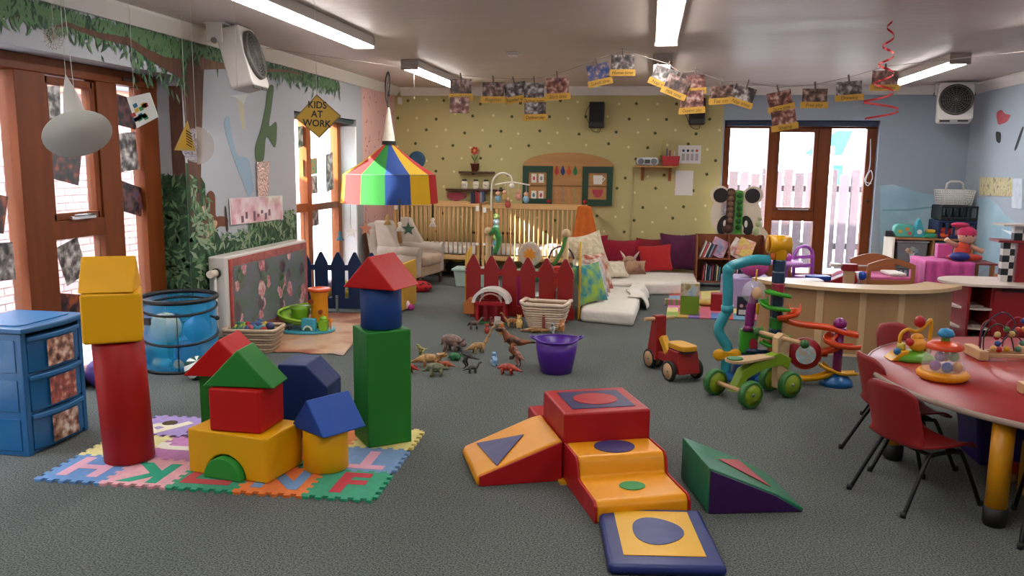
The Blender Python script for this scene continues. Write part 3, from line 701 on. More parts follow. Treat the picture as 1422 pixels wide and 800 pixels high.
for i, (pp, cs, lab) in enumerate(pics):
    P3 = [XP(x, y, FX+.009) for x, y in pp]; c = sum(P3, Vector())/4
    m = MB(); m.poly3([q-c for q in P3], (1, 0, 0), .0015); solo(m, 'window_picture', photo(40+i, cs, 16), lab, 'picture', c, group='pictures on the long window')
# pictures on door 2
for i, (pp, cs, lab) in enumerate([([(420, 222), (440, 219), (441, 241), (421, 245)], ['#2a9a7a', '#3fb08a', '#e0904a', '#2a8a6a'], 'turquoise painting on the sunny glazed door'),
  ([(425, 246), (440, 243), (441, 268), (427, 270)], BW, 'small grey photo under the turquoise painting on the sunny door'),
  ([(452, 215), (462, 211), (463, 262), (453, 268)], BW, 'strip of letters on the sunny door right light'),
  ([(413, 176), (428, 173), (428, 200), (414, 206)], ['#3a5a4a', '#6a8a7a', '#c0c8c0', '#e8e8e4'], 'green patterned paper at the top of the sunny door'),
  ([(428, 292), (442, 288), (443, 312), (429, 316)], BW, 'photo low on the sunny door')]):
    P3 = [XP(x, y, FX+.03) for x, y in pp]; c = sum(P3, Vector())/4
    m = MB(); m.poly3([q-c for q in P3], (1, 0, 0), .0015); solo(m, 'door_picture', photo(60+i, cs, 14), lab, 'picture', c, group='pictures on the sunny door')

# ================================================================== LEFT WALL: poster, radiator cover
P3 = [XP(x, y, LX+.012) for x, y in ((320, 276), (391, 272), (392, 304), (322, 312))]; c = sum(P3, Vector())/4
t = thing('pink_poster', 'pink laminated welcome poster on the painted wall above the hedge', 'poster', c)
m = MB(); m.poly3([q-c for q in P3], (1, 0, 0), .003); m.build('sheet', photo(71, ['#c88a98', '#d9a0ac', '#e4bcc4', '#f0e0e4'], 6, .12), t)
m = MB(); m.poly3([(q-c)*1.04+Vector((-.002, 0, 0)) for q in P3], (1, 0, 0), .002); m.build('laminate_edge', M('#e2d6d4', .2), t)
m = MB()
for i in range(9): m.box(.004, .0045, -.33+i*.075, -.285+i*.075, -.10+.03*(i % 3), -.04+.03*(i % 2))
m.build('small_pictures', M('#7a5a6a', .5), t)
P3 = [XP(x, y, LX+.012) for x, y in ((356, 225), (374, 224), (372, 272), (358, 273))]; c = sum(P3, Vector())/4
m = MB(); m.poly3([q-c for q in P3], (1, 0, 0), .004); solo(m, 'foil_strip', M('#cdb9b8', .2, 'vinyl', scale=40, amt=1.0, metal=.5), 'crinkled shiny strip on the wall above the pink poster', 'decoration', c)
t = thing('radiator', 'white panel radiator covered by a flowery collage board', 'radiator', (LX, 0, 0))
ya, yb = 6.10, 7.70
m = MB(); m.box(.05, .20, ya, yb, .10, .77); m.build('panel', M('#cfc8c0', .4), t, bevel=.015)
m = MB(); m.cyl((.125, ya-.11, .64), (.125, ya-.02, .64), .03); m.build('valve_knob', M('#d8c8b4', .5), t)
m = MB(); m.cyl((.125, ya-.02, .64), (.125, ya, .64), .04); m.build('valve_collar', M('#2a2624', .4), t)
m = MB(); m.tube([(.125, ya-.03, .64), (.125, ya-.03, 0)], .012, 8); m.build('pipe', M('#c8c0b8', .4), t)
b = thing('collage_board', 'red edged collage of painted flowers under wrinkled plastic', 'artwork', (LX+.202, 0, 0))
m = MB(); m.box(0, .006, ya+.05, yb-.01, .04, .745); m.build('backing', M('#b04038', .5, 'mottle', scale=20, c2='#8a2a22'), b)
m = MB(); m.box(.006, .009, ya+.11, yb-.07, .12, .68); m.build('painting', M('#5a6272', .3, 'mottle', scale=5, c2='#46604e'), b)
rn = random.Random(12)
for i in range(30):
    m = MB(); cy, cz = ya+.2+((i*5+i//8*3) % 16)*.085+rn.uniform(-.05, .05), .19+(i//8)*.14+rn.uniform(-.06, .06); r = rn.uniform(.045, .085)
    m.add([(.0098+.0002*i, min(yb-.075, max(ya+.115, cy+r*rn.uniform(.55, 1.0)*cos(q*pi/8))), min(.675, max(.125, cz+r*rn.uniform(.7, 1.25)*sin(q*pi/8)))) for q in range(16)], [tuple(range(16))])
    m.build('flower', M(['#b0505c', '#3a2c3a', '#c46a70', '#4a6a44'][i % 4], .4, 'mottle', scale=30, c2=['#d8a0a4', '#5a3a4a', '#e0c0c0', '#2c4428'][i % 4]), b)
m = MB(); m.grid(lambda u, v: (.016+.004*sin(u*40+v*9)*sin(v*23), ya+.06+u*(yb-ya-.08), .05+v*.69), 40, 18); m.build('plastic_cover', sheer('clear_film', '#f4f0f0', .10, .08, .9), b, fixn=False)
# ================================================================== BLUE DRAWER UNIT
t = thing('drawer_unit', 'blue plastic three drawer storage unit by the long window', 'storage drawers', (-3.14, 3.64, 0))
BPL, BPD = M('#1c5a8c', .35), sheer('blue_translucent', '#1d5f95', .93, .25)
m = MB(); m.box(-.40, 0, 0, .035, 0, .655); m.box(-.40, 0, .425, .46, 0, .655); m.box(-.40, -.38, .035, .425, 0, .655)
for z in (.0, .208, .416): m.box(-.38, -.01, .035, .425, z, z+.02)
m.build('frame', BPL, t, bevel=.006)
for z in (.03, .24, .45):
    m = MB(); m.box(-.36, -.04, -.004, -.001, z, z+.17); m.build('side_panel', BPD, t, bevel=.001)
lid = [(-.42, -.015), (.02, -.015)]+[(.02+.028*sin(pi*i/8), -.015+.49*i/8) for i in range(1, 8)]+[(.02, .475), (-.42, .475)]
m = MB(); m.prism(lid, .655, .685, 'z'); m.build('lid', BPL, t, bevel=.008)
m = MB(); m.prism(rrect(-.38, -.03, .03, .43, .05), .685, .691, 'z'); m.build('lid_panel', M('#2f6fa0', .3), t)
dc = [['#2a1c18', '#8a5a48', '#c8a488', '#f0e8e0'], ['#4a3030', '#8a5a52', '#b04038', '#d8c8b0'], ['#3a2828', '#7a5850', '#c09078', '#e8dcd0']]
for i, z in enumerate((.025, .233, .441)):
    dr = MB(); fr = [(0, .04)]+[(.03*sin(pi*k/10), .04+.38*k/10) for k in range(1, 10)]+[(0, .42), (-.36, .42), (-.36, .04)]
    dr.prism(fr, z, z+.165, 'z'); d = dr.build('drawer', BPD, t, bevel=.003)
    m = MB(); m.prism([(.012+.03*sin(pi*k/10), .035+.39*k/10) for k in range(11)]+[(-.01, .425), (-.01, .035)], z+.165, z+.19, 'z'); m.build('handle_lip', M('#2668a0', .3), d, bevel=.005)
    m = MB(); m.grid(lambda u, v: (.0325+.001, .14+.2*u, z+.012+.145*v), 4, 4); o = m.build('photo_label', photo(80+i, dc[i], 22), d)

# ================================================================== FOAM ALPHABET MAT
TO = FLR(50, 668); TA = FLR(518, 698); TE = (TA-TO).normalized(); TS = (TA-TO).length/5; TR = math.atan2(TE.y, TE.x); TN = Vector((-TE.y, TE.x, 0))
def tilepoly(s, cut=None):
    n = 11; a = .011
    w = [(a if i % 2 else -a) for i in range(n)]
    pts = []
    for i in range(n): pts += [(s*i/n, w[i]), (s*(i+1)/n, w[i])]
    for i in range(n): pts += [(s+w[i], s*i/n), (s+w[i], s*(i+1)/n)]
    for i in reversed(range(n)): pts += [(s*(i+1)/n, s+w[i]), (s*i/n, s+w[i])]
    for i in reversed(range(n)): pts += [(w[i], s*(i+1)/n), (w[i], s*i/n)]
    return pts
tiles = {(0, 0): ('#5f8fc6', 'H', '#e0a6b8', 0, 'blue foam mat tile with a pink letter H'), (1, 0): ('#e0a0a8', 'K', '#1f9a78', pi, 'pink foam mat tile with a green letter K'),
 (2, 0): ('#17966e', 'D', '#c0444a', pi/2, 'green foam mat tile with a red letter under the yellow arch block'), (3, 0): ('#e0701e', 'N', '#6a90bc', 0, 'orange foam mat tile with a blue letter N'),
 (4, 0): ('#17966e', 'F', '#c23a48', 0, 'green foam mat tile with a red letter F'), (0, 1): ('#e8d890', 'E', '#e0a070', .5, 'cream foam mat tile behind the tall red column'),
 (1, 1): ('#bf74ad', 'J', '#efe4d0', -pi/2, 'magenta foam mat tile with a cream letter'), (2, 1): ('#e4e0d4', 'S', '#5f8fc6', 0, 'white foam mat tile under the block castle'), (3, 1): ('#1d8f64', 'E', '#d9622a', pi/2, 'green foam mat tile with an orange letter beneath the dark blue block'),
 (4, 1): ('#6f93bf', 'T', '#dd9fb2', pi, 'blue foam mat tile with an upside down pink letter T'), (0, 2): ('#a98cc8', 'P', '#efe6c8', 2.6, 'lilac foam mat tile with a cream letter and a round hole'),
 (3, 2): ('#e07a2a', 'X', '#5f8fc6', 0, 'orange foam mat tile behind the green column'), (4, 2): ('#e2cf7a', 'i', '#d9822a', 0, 'yellow foam mat tile beside the green column')}
TP = tilepoly(TS)
for (c, r), (bc, ch, lc, an, lab) in tiles.items():
    sh = .1 if (c, r) == (0, 2) else 0
    p = TO+TE*(TS*(c+sh))+TN*(TS*(r+sh*.4)); t = thing('foam_tile', lab, 'mat tile', p, TR, 'alphabet floor tiles')
    m = MB(); m.prism(TP, 0, .013, 'z'); m.build('base', M(bc, .75, 'fabric', scale=220, amt=.2), t)
    text(ch, TS*.98, 'letter', M(lc, .75), t, (TS/2, TS/2, .0134), (0, 0, an), .0008, bold=.012)
    if (c, r) == (0, 2):
        m = MB(); m.prism(disc(TS*.44, TS*.62, TS*.13, 20), .0135, .0146, 'z'); m.build('hole', M('#4a3a1c', .9), t)
ZT = .0145
# ================================================================== SOFT BLOCKS
def V(c): return M(c, .5, 'vinyl', spec=.3)
BLK_G = 'soft vinyl building blocks'
def sblock(name, label, mb, col, loc, rz=0, rot=None, bevel=.008):
    return solo(mb, name, V(col), label, 'soft block', loc, rz, BLK_G, rot, bevel=bevel)
def prism_block(w, d, h):
    m = MB(); m.prism([(-w/2, 0), (w/2, 0), (0, h)], -d/2, d/2, 'y'); return m
def cyl_block(r, h):
    m = MB(); m.lathe([(0, 0), (r-.006, 0), (r, .006), (r, h-.006), (r-.006, h), (0, h)], 36); return m
def seamed(o, mb, col):
    pass
p = FLR(181, 640); sblock('soft_cylinder', 'tall red vinyl column block carrying yellow blocks', cyl_block(.122, .62), '#9c1010', (p.x, p.y, ZT), 0, (0, radians(-2.6), 0), bevel=0)
q = Vector((p.x-.045, p.y-.0, ZT+.632))
m = MB(); m.box(-.135, .135, -.135, .135, 0, .25); sblock('soft_cube', 'yellow vinyl cube on top of the tall red column', m, YEL, q, radians(32), bevel=.014)
sblock('soft_prism', 'yellow vinyl roof prism crowning the tall red column', prism_block(.27, .25, .17), YEL, (q.x-.005, q.y, q.z+.252), radians(116))
# arch block
A, B, C3 = FLR(372, 673, ZT), FLR(262, 655, ZT), FLR(405, 640, ZT)
ang = math.atan2((A-B).y, (A-B).x); ce = (A+B)/2+Vector((-sin(ang), cos(ang), 0))*.15
m = MB(); m.prism([(-.23, 0), (-.125, 0)]+[(-.01+.115*cos(pi-pi*i/12), .115*sin(pi*i/12)) for i in range(1, 12)]+[(.105, 0), (.23, 0), (.23, .225), (-.23, .225)], -.15, .15, 'y')
sblock('soft_arch', 'wide yellow vinyl arch block with a green half disc in it', m, YEL, (ce.x, ce.y, ZT), ang, bevel=.010)
n = Vector((sin(ang), -cos(ang), 0)); e = Vector((cos(ang), sin(ang), 0)); c = ce-e*.01+n*.03
m = MB(); m.prism([(.108*cos(pi*i/16), .108*sin(pi*i/16)) for i in range(17)], -.15, .15, 'y'); sblock('soft_half_disc', 'green vinyl half round block filling the yellow arch', m, '#2a8a34', (c.x, c.y, ZT), ang, bevel=.006)
c = ce+e*.02+n*.005; zc = ZT+.227
m = MB(); m.box(-.135, .135, -.125, .125, 0, .215); sblock('soft_cube', 'red vinyl cube standing on the yellow arch block', m, RED, (c.x, c.y, zc), ang+radians(8), bevel=.012)
sblock('soft_prism', 'green vinyl roof prism on the red cube', prism_block(.36, .20, .185), GRN, (c.x-.0, c.y-.0, zc+.218), ang+radians(14))
c2 = Vector((-2.20, 4.05, 0)); m = MB(); m.box(-.13, .13, -.13, .13, 0, .40); sblock('soft_post', 'green vinyl upright block mostly hidden behind the red cube', m, GRN, (c2.x, c2.y, ZT), ang+.1, bevel=.01)
sblock('soft_prism', 'red vinyl roof prism tucked behind the green roof prism', prism_block(.40, .28, .20), RED, (c2.x-.01, c2.y-.02, ZT+.402), ang+radians(16))
m = MB(); m.prism([(-.14, 0), (.14, 0), (.14, .30), (.02, .42), (-.14, .42)], -.13, .13, 'y'); sblock('soft_post', 'dark navy vinyl upright block with a sloped top behind the castle', m, '#0f2a5e', (-1.86, 4.28, ZT), radians(4), bevel=.01)
p = FLR(453, 652); sblock('soft_cylinder', 'short yellow vinyl cylinder under the blue roof prism', cyl_block(.112, .205), YEL, (p.x, p.y, ZT), bevel=0)
sblock('soft_prism', 'bright blue vinyl roof prism on the short yellow cylinder', prism_block(.28, .26, .165), '#16479c', (p.x+.01, p.y+.02, ZT+.207), radians(-32))
A, B, C3 = FLR(512, 623, ZT), FLR(478, 605, ZT), FLR(556, 608, ZT); a2 = radians(38)
cg = A+Vector((cos(a2), sin(a2), 0))*.125+Vector((-sin(a2), cos(a2), 0))*.125
m = MB(); m.box(-.125, .125, -.125, .125, 0, .635); sblock('soft_post', 'tall green vinyl square column at the end of the mat', m, GRN, (cg.x, cg.y, ZT), a2, bevel=.008)
sblock('soft_cylinder', 'navy blue vinyl cylinder on top of the green column', cyl_block(.112, .225), BLU, (cg.x, cg.y, ZT+.637), bevel=0)
sblock('soft_prism', 'red vinyl roof prism crowning the navy cylinder', prism_block(.32, .28, .175), RED, (cg.x+.005, cg.y, ZT+.864), radians(-12))

# ================================================================== MESH BIN AND BALLS
p = Vector((-3.435, 5.56, 0)); t = thing('mesh_bin', 'round blue see-through pop-up bin full of balls', 'toy bin', (p.x, p.y, 0))
BM = sheer('blue_mesh', '#2ab0ee', .42, .35); m = MB(); R0 = .262
m.lathe([(R0, .02), (R0*1.01, .2), (R0*.985, .4), (R0, .53)], 40); m.build('mesh_wall', BM, t)
m = MB(); m.lathe([(0, .0), (R0, .0), (R0, .012), (0, .012)], 40); m.build('floor_panel', M('#14406a', .6), t)
def ring(z0, amp, ph, r): return [(R0*1.01*cos(a), R0*1.01*sin(a), z0+amp*sin(a+ph)) for a in [2*pi*i/40 for i in range(40)]]
BKN = M('#0c0d14', .5)
for nm, z0, amp, r in (('rim', .53, .006, .018), ('hoop', .46, .03, .010), ('hoop', .25, .04, .010), ('base_hoop', .012, .0, .012)):
    m = MB(); m.tube(ring(z0, amp, -.4, r), r, 8, closed=True); m.build(nm, BKN, t)
m = MB(); m.tube([(-R0*.95, -.12, .40), (-R0*.75, -.215, .395), (-R0*.55, -.25, .39)], .010, 6); m.cbox((-R0*.40, -R0*.95, .385), (.05, .02, .05)); m.build('strap', BKN, t)
m = MB(); m.tube([(R0, -.02, .40), (R0+.05, -.03, .39)], .010, 6); m.sph((R0+.055, -.03, .39), .018); m.build('toggle', BKN, t)
m = MB(); m.tube([(.12, -R0*.91, .02), (.12, -R0*.9, .46)], .004, 5); m.build('seam', BKN, t)
BALLS = [((-.06, -.10, .30), .115, '#c9c79c', 'large cream ball high in the blue mesh bin'), ((.13, .0, .28), .095, '#2a78b8', 'blue ball near the top of the mesh bin'), ((-.13, .02, .13), .11, '#1f9aa0', 'teal ball in the mesh bin'), ((.11, -.10, .12), .10, '#2a4a8a', 'dark blue ball in the mesh bin'),
 ((-.08, -.19, .052), .038, '#a8a878', 'small khaki ball low in the mesh bin'), ((.0, -.20, .055), .04, '#3aa0b8', 'small aqua ball low in the mesh bin'), ((.09, -.19, .052), .038, '#c8a868', 'small sand coloured ball low in the mesh bin'), ((-.02, .14, .11), .09, '#3a70a8', 'blue ball at the back of the mesh bin')]
for (c, r, col, lab) in BALLS:
    m = MB(); m.sph((0, 0, 0), r, 20, 12); solo(m, 'ball', M(col, .4), lab, 'ball', (p.x+c[0], p.y+c[1], c[2]+.012), group='balls in the mesh bin')
p = FLR(135, 540); m = MB(); m.sph((0, 0, 0), .10, 24, 14); solo(m, 'ball', M('#4a3a86', .4), 'purple ball on the carpet behind the red column', 'ball', (p.x, p.y+.05, .10))
p = FLR(274, 527); t = thing('striped_ball', 'green and white swirl striped ball behind the red roof prism', 'ball', (p.x, p.y, .085), 0, rot=(.6, .5, 0))
for i in range(12):
    m = MB(); m.lathe([(.085*sin(pi*k/14), .085*cos(pi*k/14)) for k in range(15)], 3, a0=2*pi*i/12, a1=2*pi*(i+1)/12)
    for k, v in enumerate(m.v):
        an = v.z*7; x, y = v.x, v.y; m.v[k] = Vector((x*cos(an)-y*sin(an), x*sin(an)+y*cos(an), v.z))
    m.build('stripe', M('#e4e6dc' if i % 2 else '#1d4a36', .35), t, fixn=False)

# ================================================================== WICKER BASKETS
WK = M('#a98d74', .8, 'wood', scale=40, c2='#7a604a'); WK2 = M('#c9b094', .75, 'wood', scale=30, c2='#a08468')
def basket(name, label, loc, rz, L, Wd, H, flare, rows, mats, curve=0.0, rim=.016):
    t = thing(name, label, 'basket', loc, rz)
    def path(f, wav=0, ph=0, n=44):
        k = 1-flare*(1-f); out = []
        per = rrect(-L/2*k, L/2*k, -Wd/2*k, Wd/2*k, .04, 5)
        return [(x, y) for x, y in per]
    for i in range(rows):
        f = i/(rows-1); pts = path(f); m = MB()
        m.tube([(x*(1+.012*(1 if (j+i) % 2 else -1)), y*(1+.012*(1 if (j+i) % 2 else -1)), .01+f*(H-.02)+curve*f*(abs(x)/(L/2))**2) for j, (x, y) in enumerate(pts)], H/rows*.62, 5, closed=True)
        m.build('weave_strand', mats[i % len(mats)], t)
    m = MB(); m.tube([(x*1.01, y*1.01, H+curve*(abs(x)/(L/2))**2) for x, y in path(1)], rim, 7, closed=True); m.build('rim', mats[-1], t)
    k = 1-flare; m = MB(); m.prism(rrect(-L/2*k, L/2*k, -Wd/2*k, Wd/2*k, .03), .004, .016, 'z'); m.build('base', mats[0], t)
    m = MB(); m.lathe([(1, 0), (1, 1)], 4)
    vs = path(0)+path(1); n = len(path(0)); m = MB(); m.add([(x*.97, y*.97, .012) for x, y in path(0)]+[(x*.97, y*.97, H*.97) for x, y in path(1)], [(i, (i+1) % n, n+(i+1) % n, n+i) for i in range(n)]); m.build('lining', M('#7d6450', .85), t, fixn=False)
    return t
p = FLR(330, 476); bk = basket('wicker_basket', 'oblong wicker basket heaped with small green and blue toys', (p.x+.27, p.y-.22, 0), radians(8), .42, .30, .19, .22, 9, [WK, WK2], rim=.014)
rn = random.Random(21); tc = ['#7a9a22', '#b8c030', '#2a6a4a', '#3a5a8a', '#a83030', '#1f7a8a', '#c0b040', '#3a3a6a']
for i in range(24):
    x, y = rn.uniform(-.16, .16), rn.uniform(-.11, .11); s = rn.uniform(.022, .038); m = MB()
    if i % 3 == 0: m.sph((0, 0, 0), (s*1.2, s, s), 10, 7)
    elif i % 3 == 1: m.lathe([(0, -s), (s*.7, -s), (s, 0), (s*.5, s), (0, s*1.1)], 9)
    else: m.sph((0, 0, 0), (s*1.5, s*.6, s*.6), 8, 6); m.sph((s*1.3, 0, s*.3), s*.55, 8, 6)
    solo(m, 'small_toy', M(tc[i % 8], .35), ['%s egg shaped toy heaped in the oblong basket', '%s spinning top toy heaped in the oblong basket', '%s two-lobed toy heaped in the oblong basket'][i % 3] % ['olive green', 'lime', 'dark green', 'slate blue', 'red', 'teal', 'mustard', 'indigo'][i % 8], 'toy', (p.x+.27+x, p.y-.22+y, .185+rn.uniform(0, .03)-abs(x)*.12), rn.uniform(0, 6), 'toys in the wicker basket', rot=(rn.uniform(-.5, .5), rn.uniform(-.5, .5), rn.uniform(0, 6)))
# ================================================================== PRINTED FLOOR SHEET, TOY GARAGE
cs = [FLR(x, y) for x, y in ((355, 488), (478, 494), (528, 433), (428, 436))]
m = MB(); rn = random.Random(2)
def shf(u, v):
    a = cs[0].lerp(cs[1], u); b = cs[3].lerp(cs[2], u); q = a.lerp(b, v); return (q.x, q.y+.02*sin(u*17)*(1-v), .005+.004*abs(sin(u*19+1))*(1-v)**2)
m.grid(shf, 28, 16); solo(m, 'play_sheet', photo(90, ['#8a4a34', '#b08060', '#c2a07c', '#b4988a'], 3.2, .6), 'creased tan and red printed play sheet under the toy garage', 'floor mat', solid=.003)
p = FLR(398, 458); t = thing('toy_garage', 'toddler toy garage with orange tower and lime spiral ramp', 'toy garage', (p.x+.20, p.y-.02, .008))
TQ, LM = M('#3f9fb4', .35), M('#7fb32a', .35)
m = MB(); m.prism(disc(0, 0, .27, 32, .20), 0, .025, 'z'); m.build('base', TQ, t, bevel=.008)
m = MB(); m.lathe([(0, .02), (.085, .02), (.078, .12), (.075, .30), (.085, .34), (.085, .36), (0, .36)], 24, c=(.11, .06, 0)); tw2 = m.build('tower', M('#d98a10', .35), t)
m = MB(); m.lathe([(.088, .355), (.108, .365), (.108, .385), (.09, .39), (.07, .375), (0, .375)], 24, c=(.11, .06, 0)); m.build('tower_rim', M('#d4511a', .35), t)
for (ax, az, r) in ((-.05, .27, .022), (.04, .18, .02), (.05, .10, .02)):
    m = MB(); m.prism(disc(.11+ax, az+.0, r, 16), -.03, -.005, 'y'); m.build('porthole', M('#8a3a14', .5), t)
m = MB(); n = 40
vs = []
for i in range(n+1):
    f = i/n; a = radians(70+285*f); ri, ro = .08, .20; z = .20-.15*f
    for r in (ri, ro): vs.append((-.06+r*cos(a), .02+r*.8*sin(a), z))
m.add(vs, [(2*i, 2*i+1, 2*i+3, 2*i+2) for i in range(n)], True); m.build('ramp', LM, t, solid=.02)
m = MB(); m.tube([(-.06+.205*cos(radians(70+285*i/30)), .02+.165*sin(radians(70+285*i/30)), .225-.15*i/30) for i in range(31)], .012, 6); m.build('ramp_rail', M('#9ac83a', .35), t)
m = MB(); m.lathe([(.06, .05), (.085, .19), (.09, .22), (0, .225)], 24, c=(-.06, .02, 0)); m.build('ramp_core', M('#6fa024', .35), t)
m = MB(); m.box(.02, .15, -.16, -.10, .025, .14); m.build('gate', TQ, t, bevel=.012)
m = MB(); m.prism(arc(.085, .035, .045, 0, 180, 12), -.165, -.159, 'y'); m.build('sunburst', M('#dfe8e0', .5), t)
m = MB(); m.prism(arc(.085, .035, .03, 0, 180, 12), -.168, -.1645, 'y'); m.build('sunburst_centre', M('#2f6a4a', .5), t)
m = MB(); m.box(.17, .24, -.12, -.06, .025, .12); m.sph((.205, -.09, .13), (.035, .03, .03), 12, 8); m.build('petrol_pump', LM, t, bevel=.006)
m = MB(); m.sph((.25, -.03, .11), .022, 12, 8); m.tube([(.25, -.03, .02), (.25, -.03, .1)], .008, 8); m.build('knob', M('#e08a20', .35), t)
m = MB(); m.lathe([(0, -.012), (.018, -.012), (.018, .012), (0, .012)], 14); m.xf(Matrix.Translation((.19, .10, .365)) @ Matrix.Rotation(pi/2, 4, 'Y')); m.build('bell', M('#e0c070', .35), t)
for x in (-.14, -.10):
    m = MB(); m.lathe([(0, -.012), (.016, -.012), (.016, .012), (0, .012)], 12); m.xf(Matrix.Translation((x, -.13, .042)) @ Matrix.Rotation(pi/2, 4, 'X')); m.build('wheel', M('#2a2a2a', .5), t)

# ================================================================== PICKET PLAY FENCES
def picket_fence(name, label, a, b, npk, H, mat, t=.022, slots=True):
    d = (b-a); L = d.length; rz = math.atan2(d.y, d.x); th = thing(name, label, 'play fence', (a.x, a.y, 0), rz)
    pw = L/npk; g = pw*.21
    pk = None
    for i in range(npk):
        if pk is None:
            m = MB(); hw = (pw-g)/2; m.prism([(-hw, .12), (hw, .12), (hw, H*.80), (hw*.92, H*.83)]+[(hw*.28*cos(radians(20+140*k/6))*1.05, H-.025+.025*sin(radians(20+140*k/6))) for k in range(7)]+[(-hw*.92, H*.83), (-hw, H*.80)], -t/2, t/2, 'y')
            pk = m.build('picket', mat, th, bevel=.003, seg=1); o = pk
        else: o = pk.copy(); COL.objects.link(o)
        o.location = (pw*(i+.5), 0, 0)
    m = MB()
    m.box(0, L, -t/2, t/2, .03, .14); m.build('lower_rail', mat, th, bevel=.003)
    m = MB(); m.box(.012, L-.012, -t/2+.001, t/2-.001, H*.69, H*.785); m.build('upper_rail', mat, th, bevel=.003)
    for i in (0, npk-1):
        m = MB(); m.box(pw*(i+.5)-.03, pw*(i+.5)+.03, -t/2, t/2, 0, .04); m.build('foot', mat, th)
    return th, L
NAVY = M('#0d2a52', .45); FRED = M('#8f1414', .42); FYEL = M('#c79a2a', .45, 'plain')
a, b = FLR(413, 431), FLR(552, 434)
fb, L = picket_fence('picket_fence', 'navy blue picket play fence under the striped canopy', a, b, 6, .62, NAVY)
m = MB(); m.box(.42, .44, -.05, -.02, .0, .17); m.build('support_bracket', M('#7d8286', .4), fb)
ye = b+(b-a).normalized()*.02
m = MB(); m.box(-.02, .02, 0, .5, .02, .50); solo(m, 'fence_end_panel', FYEL, 'plain yellow end panel of the navy picket fence', 'play fence', (ye.x+.02, ye.y, 0), bevel=.006)
a, b = FLR(645, 439), FLR(797, 449)
fr, L = picket_fence('picket_fence', 'red picket play fence behind the toy barn', a, b, 6, .63, FRED)
for z in (.50, .47, .12, .08):
    m = MB(); m.cyl((.012, -.02, z), (.012, -.011, z), .008, n=8); m.build('screw', M('#c8c8c8', .3, metal=.8), fr)
a2, b2 = FLR(799, 447)+Vector((.03, .04, 0)), Vector((-.80, 9.98, 0))
fy, L = picket_fence('picket_fence', 'yellow picket play fence running back beside the floor cushions', a2, b2, 11, .63, FYEL)
a3, b3 = FLR(645, 439)+Vector((.0, .06, 0)), Vector((-1.95, 9.0, 0))
fy, L = picket_fence('picket_fence', 'yellow picket play fence seen edge on behind the red fence', a3, b3, 4, .63, FYEL)
# ================================================================== CANOPY
ct = FLR(530, 104, CZ); cyy = 9.15
apex = YP(540, 198, cyy); kk = (YP(541, 198, cyy)-apex).length
t = thing('play_canopy', 'rainbow striped fabric canopy with white cone top hanging over the play pen', 'canopy', apex)
cc = ['#2f8a3a', '#2f52a0', '#d8b020', '#b83030', '#3f9a48', '#2c4c98', '#d8b428', '#c04030', '#38904a', '#3358a8', '#ddb52a', '#c23838']
def canopy_mat(h):
    m_, nt, b_ = nmat('canopy_cloth'); N, L = nt.nodes, nt.links; b_.inputs['Base Color'].default_value = srgb(h); b_.inputs['Roughness'].default_value = .8
    tr = N.new('ShaderNodeBsdfTranslucent'); tr.inputs[0].default_value = srgb(h); mx = N.new('ShaderNodeMixShader'); mx.inputs[0].default_value = .45
    wv = N.new('ShaderNodeTexNoise'); wv.inputs['Scale'].default_value = 90; bp_ = N.new('ShaderNodeBump'); bp_.inputs['Strength'].default_value = .2; bp_.inputs['Distance'].default_value = .003; L.new(wv.outputs[0], bp_.inputs['Height']); L.new(bp_.outputs[0], b_.inputs['Normal'])
    L.new(b_.outputs[0], mx.inputs[1]); L.new(tr.outputs[0], mx.inputs[2]); L.new(mx.outputs[0], N['Material Output'].inputs[0]); return m_
zr, zv = -(240-198)*kk, -(278-198)*kk; Rr = 64*kk
for i in range(12):
    a0, a1 = 2*pi*i/12-pi/2-.30, 2*pi*(i+1)/12-pi/2-.30
    m = MB(); n = 4
    for (p0, p1) in (((.03, 0), (Rr*.97, zr)), ((Rr*.97, zr), (Rr*1.02, zv))):
        m.lathe([(p0[0]+(p1[0]-p0[0])*k/6, p0[1]+(p1[1]-p0[1])*k/6-(.02*sin(pi*k/6) if p0[0] < .1 else 0)) for k in range(7)], n, a0=a0, a1=a1)
    m.build('gore', canopy_mat(cc[i]), t, fixn=False)
m = MB(); m.lathe([(.012, 46*kk), (.07, 3*kk), (.075, 0)], 20); m.build('cone_top', M('#e0d8c8', .8, 'fabric'), t)
m = MB(); m.lathe([(.078, 2*kk), (.08, -3*kk)], 20); m.build('collar', M('#141414', .7), t)
m = MB(); m.tube([(0, 0, 44*kk), (-.01, 0, 70*kk), (.0, 0, CZ-apex.z)], .003, 5); m.tube(spline([(0, .0, 46*kk), (-.03, 0, 62*kk), (-.03, 0, 80*kk), (0, 0, 92*kk), (.02, 0, 80*kk), (.005, 0, 60*kk)], 4), .009, 5); m.build('hanging_strap', M('#181818', .6), t)
m = MB(); m.tube([(Rr*.965*cos(a), Rr*.965*sin(a), zr) for a in [2*pi*i/36 for i in range(36)]], .004, 6, closed=True); m.build('hoop', M('#4a5a50', .6), t)
def star(r, th):
    m = MB(); m.prism([(r*(1 if q % 2 == 0 else .45)*cos(pi/2+q*pi/5), r*(1 if q % 2 == 0 else .45)*sin(pi/2+q*pi/5)) for q in range(10)], -th/2, th/2, 'y'); return m
orn = [(508, 318, '#c07858', 'star', 'terracotta felt star hanging from the canopy'), (567, 318, '#3a5a48', 'star', 'dark green felt star hanging from the canopy'), (555, 315, '#e8e0d0', 'bell', 'small white toy hanging beside the green star'), (601, 309, '#e8e4dc', 'bell', 'white paper flower on a black strap under the canopy'), (538, 306, '#b8925a', 'bell', 'straw coloured ornament under the canopy'), (487, 322, '#e8e4da', 'star', 'white felt star hanging before the sunny door'), (472, 328, '#4a8aa0', 'bell', 'blue bird ornament hanging before the sunny door')]
